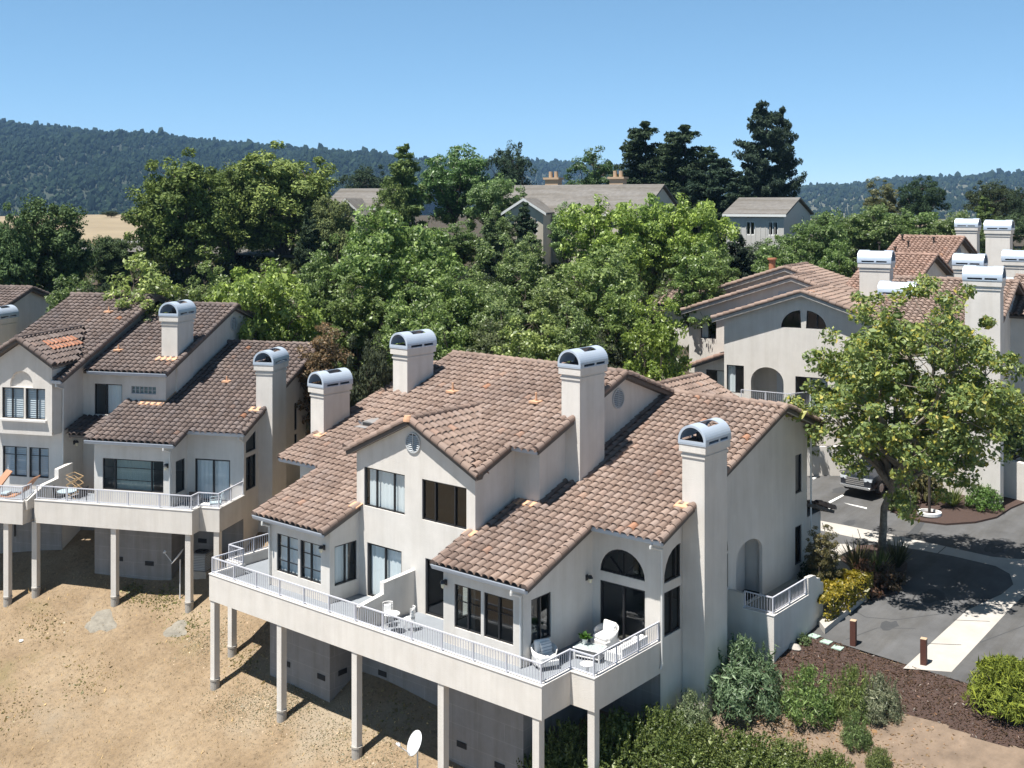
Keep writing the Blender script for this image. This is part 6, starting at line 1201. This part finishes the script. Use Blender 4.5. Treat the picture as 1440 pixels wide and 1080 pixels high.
def spike_mesh(seed, n, L, w, m, spread=(.5, 1.25)):
    rng = random.Random(seed); mb = MB()
    for i in range(n):
        a = rng.uniform(0, 6.283); e = rng.uniform(*spread); d = np.array([math.cos(a)*math.cos(e), math.sin(a)*math.cos(e), math.sin(e)]); l = L*rng.uniform(.6, 1.1); s = np.array([-math.sin(a), math.cos(a), 0])*w; p0 = np.array([math.cos(a)*.08, math.sin(a)*.08, 0]); p1 = p0+d*l*.55; p2 = p0+d*l+np.array([math.cos(a), math.sin(a), -.6])*l*.12*(1.4-e)
        mb.add([p0-s*.5, p0+s*.5, p1+s, p1-s], [(0,1,2,3)]); mb.add([p1-s, p1+s, p2], [(0,1,2)])
    return finish(mb, 'blade_mesh', m)
SM = {'echium': shrub_mesh(31, 1., 1., 6400, .12, 'leaf', .22, 26, 46, .45), 'echium_b': shrub_mesh(32, 1., 1., 6000, .115, 'leaf', .22, 22, 60, .5), 'brush': shrub_mesh(33, 1., 1., 10000, .062, 'leaf', .5, 30, 150, .34), 'brush_b': shrub_mesh(34, 1., 1., 10000, .062, 'leaf', .5, 30, 130, .42), 'broom': shrub_mesh(35, 1., 1., 9000, .15, 'needle', .16, 30, 160, .16), 'round': shrub_mesh(36, 1., 1., 3600, .10, 'leaf', .5), 'leafy': shrub_mesh(37, 1., 1., 1800, .16, 'leaf', .5, 20, 12)}
BM_ = {'blades': spike_mesh(41, 130, 1.0, .03, 'leaf'), 'blades_b': spike_mesh(42, 90, 1.0, .035, 'leaf', (.7, 1.4))}
def shrub(kd, x, y, r, h, tint, label, name='shrub', zoff=0., z=None, group=None, rz=0.):
    g = hz(x, y) if z is None else z; t = thing(name, label, 'shrub' if name != 'hedge' else 'hedge', (x, y, g+zoff), rz, group); t.scale = (r, r, h)
    if kd in SM: parts = (('stem', SM[kd][0]), ('foliage', SM[kd][1]))
    else: parts = (('foliage', BM_[kd]),)
    for nm, me in parts: o = bpy.data.objects.new(nm, me); COL.objects.link(o); o.parent = t; o.color = (tint[0]*1.3, tint[1]*1.3, tint[2]*1.25, 1)
    return t
EC = (.10, .15, .095)
for kd, px, py, r, h, tint, lab, nm in [
 ('echium', 1046, 988, 1.5, 1.7, (.105,.155,.10), 'largest blue green spiky shrub against the near house end wall', 'shrub'),
 ('echium_b', 1138, 1010, .95, 1.3, (.11,.165,.06), 'upright green shrub on the slope left of the greyish one', 'shrub'),
 ('echium_b', 1200, 1008, .72, 1.25, (.115,.15,.055), 'upright yellowish green shrub joined to a greyish one', 'shrub'),
 ('echium', 1238, 1005, .78, 1.05, (.15,.165,.125), 'greyish green rounded shrub, right one of a pair on the slope', 'shrub'),
 ('echium_b', 1204, 1050, .5, .85, (.105,.15,.065), 'small spiky green shrub lowest on the bare slope', 'shrub'),
 ('echium', 972, 1032, .8, 1.1, (.14,.175,.115), 'pale grey green shrub at the foot of the big end chimney', 'shrub'),
 ('broom', 1418, 992, 1.25, 1.45, (.135,.165,.028), 'round yellow green broom bush at the right edge', 'shrub'),
 ('leafy', 1131, 906, .28, .3, (.10,.14,.07), 'tiny grey green plant in the mulch at the patio wall', 'shrub')]:
    q = gp(px, py); shrub(kd, q[0], q[1], r, h, tint, lab, nm)
k = 0; BL = ['behind the outer right post', 'just right of the outer right post', 'below the end of the deck', 'between the deck and the grey shrub', 'at the bottom of the view under the grey shrub', 'lower centre of the brush bank', 'right part of the brush bank', 'thin right tail of the brush bank', 'left end of the brush bank at the corner post', 'in the bottom middle of the brush bank', 'bottom right of the brush bank', 'bottom edge near the corner post', 'far right small tuft of the brush bank']
for px, py, r, h in [(800,1100,1.15,1.25),(866,1100,1.3,1.55),(925,1092,1.2,1.45),(985,1098,1.3,1.15),(1040,1098,1.3,1.0),(960,1135,1.5,1.35),(1100,1098,1.15,.8),(1165,1104,.9,.62),(770,1120,1.0,1.0),(1020,1135,1.5,1.1),(1090,1130,1.4,.85),(850,1135,1.4,1.2),(1236,1086,.42,.45)]:
    q = gp(px, py-6); shrub('brush' if k % 2 else 'brush_b', q[0], q[1], r, h*1.1, ((.092,.122,.042) if k % 3 else (.108,.135,.052)), 'dark green brush '+BL[k], 'brush_shrub', group='brush bank at the foot of the near house'); k += 1
# planting round the street tree, hedge, round shrub
for kd, px, py, r, h, tint, lab in [
 ('blades', 1205, 806, 1.1, 1.5, (.11,.10,.055), 'spiky brown green flax left of the street tree trunk'),
 ('blades', 1262, 800, 1.0, 1.4, (.05,.055,.03), 'dark spiky flax right of the street tree trunk'),
 ('blades_b', 1236, 812, 1.0, 1.2, (.10,.12,.05), 'spiky flax at the foot of the street tree trunk'),
 ('leafy', 1220, 834, .85, .9, (.10,.055,.04), 'reddish leaved shrub at the bed corner near the hedge'),
 ('leafy', 1250, 828, .7, .7, (.07,.05,.035), 'dull brown green shrub at the asphalt side of the tree bed'),
 ('blades_b', 1372, 700, 1.3, 1.9, (.05,.06,.03), 'dark spiky flax on the island by the wall'), ('round', 1385, 716, .9, 1.1, (.07,.125,.035), 'soft green round bush on the island'),
 ('blades', 1340, 714, 1., 1.1, (.08,.10,.04), 'spiky plant beside the island lamp'), ('round', 1155, 838, .95, 1.7, (.022,.04,.018), 'very dark clipped round shrub at the house corner'),
 ('leafy', 1152, 812, .5, .5, (.10,.14,.07), 'small grey green plant beside the footpath'), ('leafy', 1266, 716, .8, 1.0, (.075,.10,.035), 'green bush at the left tip of the island'), ('leafy', 1300, 706, .9, 1.4, (.08,.075,.035), 'brownish bush behind the lamp base')]:
    q = spt(px, py); shrub(kd, q[0], q[1], r, h, tint, lab, z=STR(q[1])+.08)
a, b = spt(1150, 876), spt(1212, 838); hg = thing('hedge', 'yellow green clipped hedge in the planter beside the patio wall', 'hedge', (a[0], a[1], STR(a[1])+.2)); ln = b-a
rng = np.random.default_rng(51); n = 5200; t = rng.uniform(-.06, 1.06, (n, 1)); side = np.array([-ln[1], ln[0], 0])/np.hypot(ln[0], ln[1]); off = rng.uniform(-1, 1, (n, 1)); up = rng.uniform(0, 1, (n, 1)); e = rng.integers(0, 3, n); off[e == 0] = np.sign(off[e == 0]); up[e > 0] = .9+.1*up[e > 0]; lump = .10*np.sin(t*17)+.07*np.sin(t*31+2)
P = t*ln*np.array([1, 1, 1])+side*off*(.48+lump)+np.array([0, 0, 1.])*(up*(.80+lump)); me = leaves(P, side*off+np.array([0, 0, .8]), .12, rng, 'leaf', 'foliage_mesh', .6); o = bpy.data.objects.new('foliage', me); COL.objects.link(o); o.parent = hg; o.color = (.25, .21, .035, 1)
mb = MB(); 
for i in range(9): p = ln*(i/8); mb.tube(p, p+np.array([0, 0, .7]), .03, n=6)
mb.build('stem', 'bark', hg)
# ---------------------------------------------------------------- loose cover
def scatter(name, n, region, size, tint, m, seed, hgt_=.0, aspect=.3, up=True, stones=False, fz=hgt):
    rng = np.random.default_rng(seed); xs = [p[0] for p in region]; ys = [p[1] for p in region]; P = np.stack([rng.uniform(min(xs), max(xs), n*3), rng.uniform(min(ys), max(ys), n*3)], 1); P = P[pip(P[:, 0], P[:, 1], region)][:n]
    z = fz(P[:, 0], P[:, 1])+hgt_; P3 = np.stack([P[:, 0], P[:, 1], z], 1); n = len(P3); s = size*np.exp(rng.normal(0, .4, n))
    if up:
        a = rng.uniform(0, 6.283, n); d = np.stack([np.cos(a)*.5, np.sin(a)*.5, np.ones(n)], 1)*s[:, None]; w_ = np.stack([-np.sin(a), np.cos(a), np.zeros(n)], 1)*(s*aspect*.5)[:, None]; V = np.stack([P3-w_, P3+w_, P3+d*.9+w_*.2, P3+d-w_*.2], 1).reshape(-1, 3); F = np.arange(4*n).reshape(n, 4); o = npmesh(name, V, F, m)
    else: o = bpy.data.objects.new(name, leaves(P3+np.array([0, 0, .02]), np.tile([0, 0, 1.], (n, 1)), size, rng, m, name, aspect, 1.6)); COL.objects.link(o)
    o.color = (*tint, 1); o['kind'] = 'stuff'; return o
SL = [(-26,-14),(6,-14),(12,-4),(10,1.2),(9.0,1.6),(4,1.6),(-4,2.5),(-10,4),(-14,3.5),(-27,-2)]
scatter('dry_grass', 34000, SL, .05, (.42,.32,.20), 'needle', 61, aspect=.3)
scatter('dry_litter', 5200, [(11.3,5),(20,3),(24,8),(18,8.5),(13.6,8),(11.5,9)], .10, (.27,.20,.13), 'leaf', 63, aspect=.6, up=False)
scatter('mulch_chips', 9000, MU, .085, (.105,.066,.05), 'leaf', 64, hgt_=.04, aspect=.35, up=False)
WOOD = [tuple(D(-60,300,72)[:2]), tuple(D(-60,300,125)[:2]), tuple(D(900,300,128)[:2]), tuple(D(1440,300,128)[:2]), tuple(D(1440,300,76)[:2]), tuple(D(1000,300,76)[:2]), tuple(D(640,300,57)[:2]), (-6,19), (-14,17)]
def puff(name, n, cx, cy, r, size, tint, m, seed, up=True):
    rng = np.random.default_rng(seed); P = np.array([gp(cx, cy)[:2]])+rng.normal(0, 1, (n, 2))*np.array([r, r*.7]); z = hgt(P[:, 0], P[:, 1]); P3 = np.column_stack([P, z+.015]); me = leaves(P3, np.tile([0, 0, 1.], (n, 1)), size, rng, m, name, .8, .55 if up else 2.); o = bpy.data.objects.new(name, me); COL.objects.link(o); o.color = (*tint, 1); o['kind'] = 'stuff'
for i, (cx, cy, r, n) in enumerate(((400,985,1.0,2600),(330,995,.8,900),(470,1040,.9,1100),(300,900,1.0,1500),(540,1075,.8,800))): puff('gravel', n, cx, cy, r, .05, (.33,.29,.235), 'leaf', 80+i, False)
for i, (cx, cy, r, n) in enumerate(((192,833,.45,420),(230,842,.5,320),(260,880,.6,300),(60,880,.7,200),(120,960,.9,260),(560,1010,.8,300),(345,930,.6,240),(20,1000,.8,220))): puff('weeds', n, cx, cy, r, .085, (.19,.19,.085) if i < 3 else (.30,.25,.15), 'leaf', 90+i)
for i, (cx, cy, r, n) in enumerate(((1120,1030,.7,700),(1190,1035,.6,500),(1080,1010,.6,500),(1260,1030,1.,600))): puff('leaf_litter', n, cx, cy, r, .09, (.30,.19,.115), 'leaf', 110+i, False)
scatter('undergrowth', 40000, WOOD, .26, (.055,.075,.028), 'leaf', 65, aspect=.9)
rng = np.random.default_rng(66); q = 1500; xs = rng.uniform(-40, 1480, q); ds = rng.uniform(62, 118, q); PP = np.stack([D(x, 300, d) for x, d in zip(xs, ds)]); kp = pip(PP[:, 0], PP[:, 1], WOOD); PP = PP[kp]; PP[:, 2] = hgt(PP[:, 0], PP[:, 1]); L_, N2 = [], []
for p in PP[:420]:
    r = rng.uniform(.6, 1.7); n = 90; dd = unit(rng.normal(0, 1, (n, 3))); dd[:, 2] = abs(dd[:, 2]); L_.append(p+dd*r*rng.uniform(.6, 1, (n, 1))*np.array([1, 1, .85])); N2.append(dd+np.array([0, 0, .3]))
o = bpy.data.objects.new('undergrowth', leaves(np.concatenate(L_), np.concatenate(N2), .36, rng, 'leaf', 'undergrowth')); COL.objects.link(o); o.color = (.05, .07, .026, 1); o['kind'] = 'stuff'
# ================================================================== far hills
def skyline(pts): xs = np.array([p[0] for p in pts], float); ys = np.array([p[1] for p in pts], float); return lambda x: np.interp(x, xs, ys)
def hill(name, d_ridge, depth, sk, x0, x1, m, base_y, seed, nx=170, nd=34, rough=1., tree_n=0, tree_h=14., tint=(.017,.032,.024)):
    rng = np.random.default_rng(seed); X = np.linspace(x0, x1, nx); T = np.linspace(0, 1.25, nd); V = []
    top = HY-sk(X); zr = CAM[2]+top*d_ridge/1608.-tree_h*.8*(tree_n > 0); zb = CAM[2]+(HY-base_y)*(d_ridge-depth)/1608.
    ph = rng.uniform(0, 6.28, 12)
    def zz(x, t):
        ridge = np.interp(x, X, zr); s = np.sin(np.clip(t, 0, 1)*math.pi/2)**1.15; gul = sum(np.sin(x*f+ph[i]+t*g)*a for i, (f, g, a) in enumerate(((.021,2.,1.),(.047,-3.,.6),(.09,4.,.35),(.16,-2,.2))))
        z = zb+(ridge-zb)*s+gul*rough*(ridge-zb)*.05*np.sin(np.clip(t, 0, 1)*math.pi); return np.where(t > 1, ridge-(t-1)*depth*.25, z)
    XX, TT = np.meshgrid(X, T); d = d_ridge-depth+depth*TT; P = CAM[None, None]+(RV[None, None]*((XX-720)/FPX*d_ridge)[..., None]+WV[None, None]*d[..., None]); P[..., 2] = zz(XX, TT)
    i = (np.arange(nd-1)[:, None]*nx+np.arange(nx-1)[None]).ravel(); F = np.stack([i, i+1, i+nx+1, i+nx], 1); o = npmesh(name, P.reshape(-1, 3), F, m, smooth=True); o['kind'] = 'structure'
    if tree_n:
        x = rng.uniform(x0, x1, tree_n); t = rng.uniform(0, 1, tree_n)**.75; t[:tree_n//9] = rng.uniform(.97, 1.02, tree_n//9); d = d_ridge-depth+depth*t; c = CAM+RV*((x-720)/FPX*d_ridge)[:, None]+WV*d[:, None]; c[:, 2] = zz(x, t); dens = np.sin(x*.05+ph[3]+t*5)+np.sin(x*.11+ph[4]-t*9)+np.sin(x*.027+t*3); kp = (dens > -9) | (t > .96); c = c[kp]; n = len(c)
        g = (1+5**.5)/2; iv = unit(np.array([(-1,g,0),(1,g,0),(-1,-g,0),(1,-g,0),(0,-1,g),(0,1,g),(0,-1,-g),(0,1,-g),(g,0,-1),(g,0,1),(-g,0,-1),(-g,0,1)], float)); ff = np.array([(0,11,5),(0,5,1),(0,1,7),(0,7,10),(0,10,11),(1,5,9),(5,11,4),(11,10,2),(10,7,6),(7,1,8),(3,9,4),(3,4,2),(3,2,6),(3,6,8),(3,8,9),(4,9,5),(2,4,11),(6,2,10),(8,6,7),(9,8,1)])
        h = tree_h*np.exp(rng.normal(0, .38, n)); w_ = h*rng.uniform(.28, .5, n); V = c[:, None]+iv[None]*(1+rng.uniform(-.3, .3, (n, 12, 1)))*np.stack([w_, w_, h*.62], 1)[:, None]; V[..., 2] += (h*.45)[:, None]; F = (ff[None]+(np.arange(n)*12)[:, None, None]).reshape(-1, 3); o = npmesh('hill_woods', V.reshape(-1, 3), F, 'hill_leaf'); o.color = (*tint, 1); o['kind'] = 'stuff'
ramp_mat('hill_leaf', [(0., (.45, .5, .45)), (.5, (.85, .9, .75)), (.85, (1.2, 1.15, .9)), (1., (1.6, 1.4, 1.0))], .9, tint=True, spec=.1)
mat('hill_ground', (.04, .05, .03), .95, noise=.5, nscale=.006, col2=(.02, .03, .018)); mat('hill_scrub', (.13, .125, .085), .95, noise=.5, nscale=.005, col2=(.045, .055, .035))
sk1 = skyline([(-200,150),(-60,162),(0,177),(40,178),(80,182),(130,189),(200,196),(270,199),(340,204),(400,210),(460,217),(520,222),(580,228),(650,236),(740,240),(900,248)])
hill('hills', 2600, 1500, sk1, -260, 640, 'hill_ground', 330, 71, tree_n=62000, tree_h=5.2)
sk2 = skyline([(400,226),(560,228),(640,232),(740,229),(800,231),(860,236),(940,246),(1000,256),(1080,264),(1200,272)])
hill('hills', 3400, 1200, sk2, 380, 1240, 'hill_ground', 310, 72, nx=110, tree_n=14000, tree_h=8.)
sk3 = skyline([(960,276),(1080,268),(1140,263),(1180,262),(1220,256),(1270,251),(1310,253),(1350,250),(1380,246),(1410,247),(1440,241),(1520,236),(1640,228)])
hill('hills', 3000, 1500, sk3, 940, 1680, 'hill_scrub', 318, 73, nx=120, tree_n=13000, tree_h=6.5, tint=(.024,.038,.026))
mat('plain', (.16, .14, .08), .95, noise=.4, nscale=.01, col2=(.06, .07, .035))
pl = MB(); pl.box(-4200, 3200, 250, 4000, -9, -8.2); o = pl.build('far_ground', 'plain'); o['kind'] = 'structure'
# ================================================================== light, sky, air
w = bpy.data.worlds.new('World'); scn.world = w; w.use_nodes = True; nt = w.node_tree; bg = nt.nodes['Background']
sk = nt.nodes.new('ShaderNodeTexSky'); sk.sky_type = 'NISHITA'; sk.sun_disc = False
SD = Vector((-.085, -.375, 1.)).normalized(); sk.sun_elevation = math.asin(SD.z); sk.sun_rotation = math.atan2(SD.x, SD.y)
sk.altitude = 1500; sk.air_density = .6; sk.dust_density = 0.; sk.ozone_density = 10
gm = nt.nodes.new('ShaderNodeGamma'); gm.inputs['Gamma'].default_value = .62; hs = nt.nodes.new('ShaderNodeHueSaturation'); hs.inputs['Saturation'].default_value = 1.12; hs.inputs['Hue'].default_value = .488
nt.links.new(sk.outputs['Color'], gm.inputs['Color']); nt.links.new(gm.outputs['Color'], hs.inputs['Color']); tc = nt.nodes.new('ShaderNodeTexCoord'); sp = nt.nodes.new('ShaderNodeSeparateXYZ'); mr = nt.nodes.new('ShaderNodeMapRange'); mr.interpolation_type = 'SMOOTHSTEP'; mr.inputs['From Min'].default_value = .16; mr.inputs['From Max'].default_value = .75; mr.inputs['To Min'].default_value = 1.; mr.inputs['To Max'].default_value = .30
mv = nt.nodes.new('ShaderNodeMix'); mv.data_type = 'RGBA'; mv.blend_type = 'MULTIPLY'; mv.inputs['Factor'].default_value = 1.      # the zenith of a dry clear sky is much deeper than its horizon
nt.links.new(tc.outputs['Generated'], sp.inputs['Vector']); nt.links.new(sp.outputs['Z'], mr.inputs['Value']); nt.links.new(hs.outputs['Color'], mv.inputs['A']); nt.links.new(mr.outputs['Result'], mv.inputs['B']); nt.links.new(mv.outputs['Result'], bg.inputs['Color']); bg.inputs['Strength'].default_value = .168
sl = bpy.data.lights.new('sun', 'SUN'); sl.energy = 5.; sl.angle = R(.53); sl.color = (1, .962, .905); so = bpy.data.objects.new('sun', sl); COL.objects.link(so)
so.rotation_euler = SD.to_track_quat('Z', 'Y').to_euler(); so.location = (0, -20, 80)
scn.view_settings.view_transform = 'Standard'; scn.view_settings.look = 'None'; scn.view_settings.exposure = .88; scn.view_settings.gamma = 1.
scn.render.engine = 'CYCLES'; scn.cycles.max_bounces = 8; scn.cycles.transparent_max_bounces = 12; scn.cycles.volume_bounces = 1
try: scn.cycles.use_denoising = True
except Exception: pass

hm = bpy.data.materials.new('haze'); hm.use_nodes = True; hn = hm.node_tree; hn.nodes.remove(hn.nodes['Principled BSDF']); pv = hn.nodes.new('ShaderNodeVolumePrincipled'); pv.inputs['Color'].default_value = (.32, .58, 1., 1); pv.inputs['Density'].default_value = 0.000075; pv.inputs['Anisotropy'].default_value = .0
hn.links.new(pv.outputs['Volume'], hn.nodes['Material Output'].inputs['Volume']); MATS['haze'] = hm
zmin = min(float(np.array([v.co.z for v in bpy.data.objects['ground'].data.vertices]).min()), -9.)
hb = MB(); hb.box(-4300, 3300, -600, 4100, zmin-1.2, 260.); o = hb.build('haze', 'haze'); o['kind'] = 'stuff'
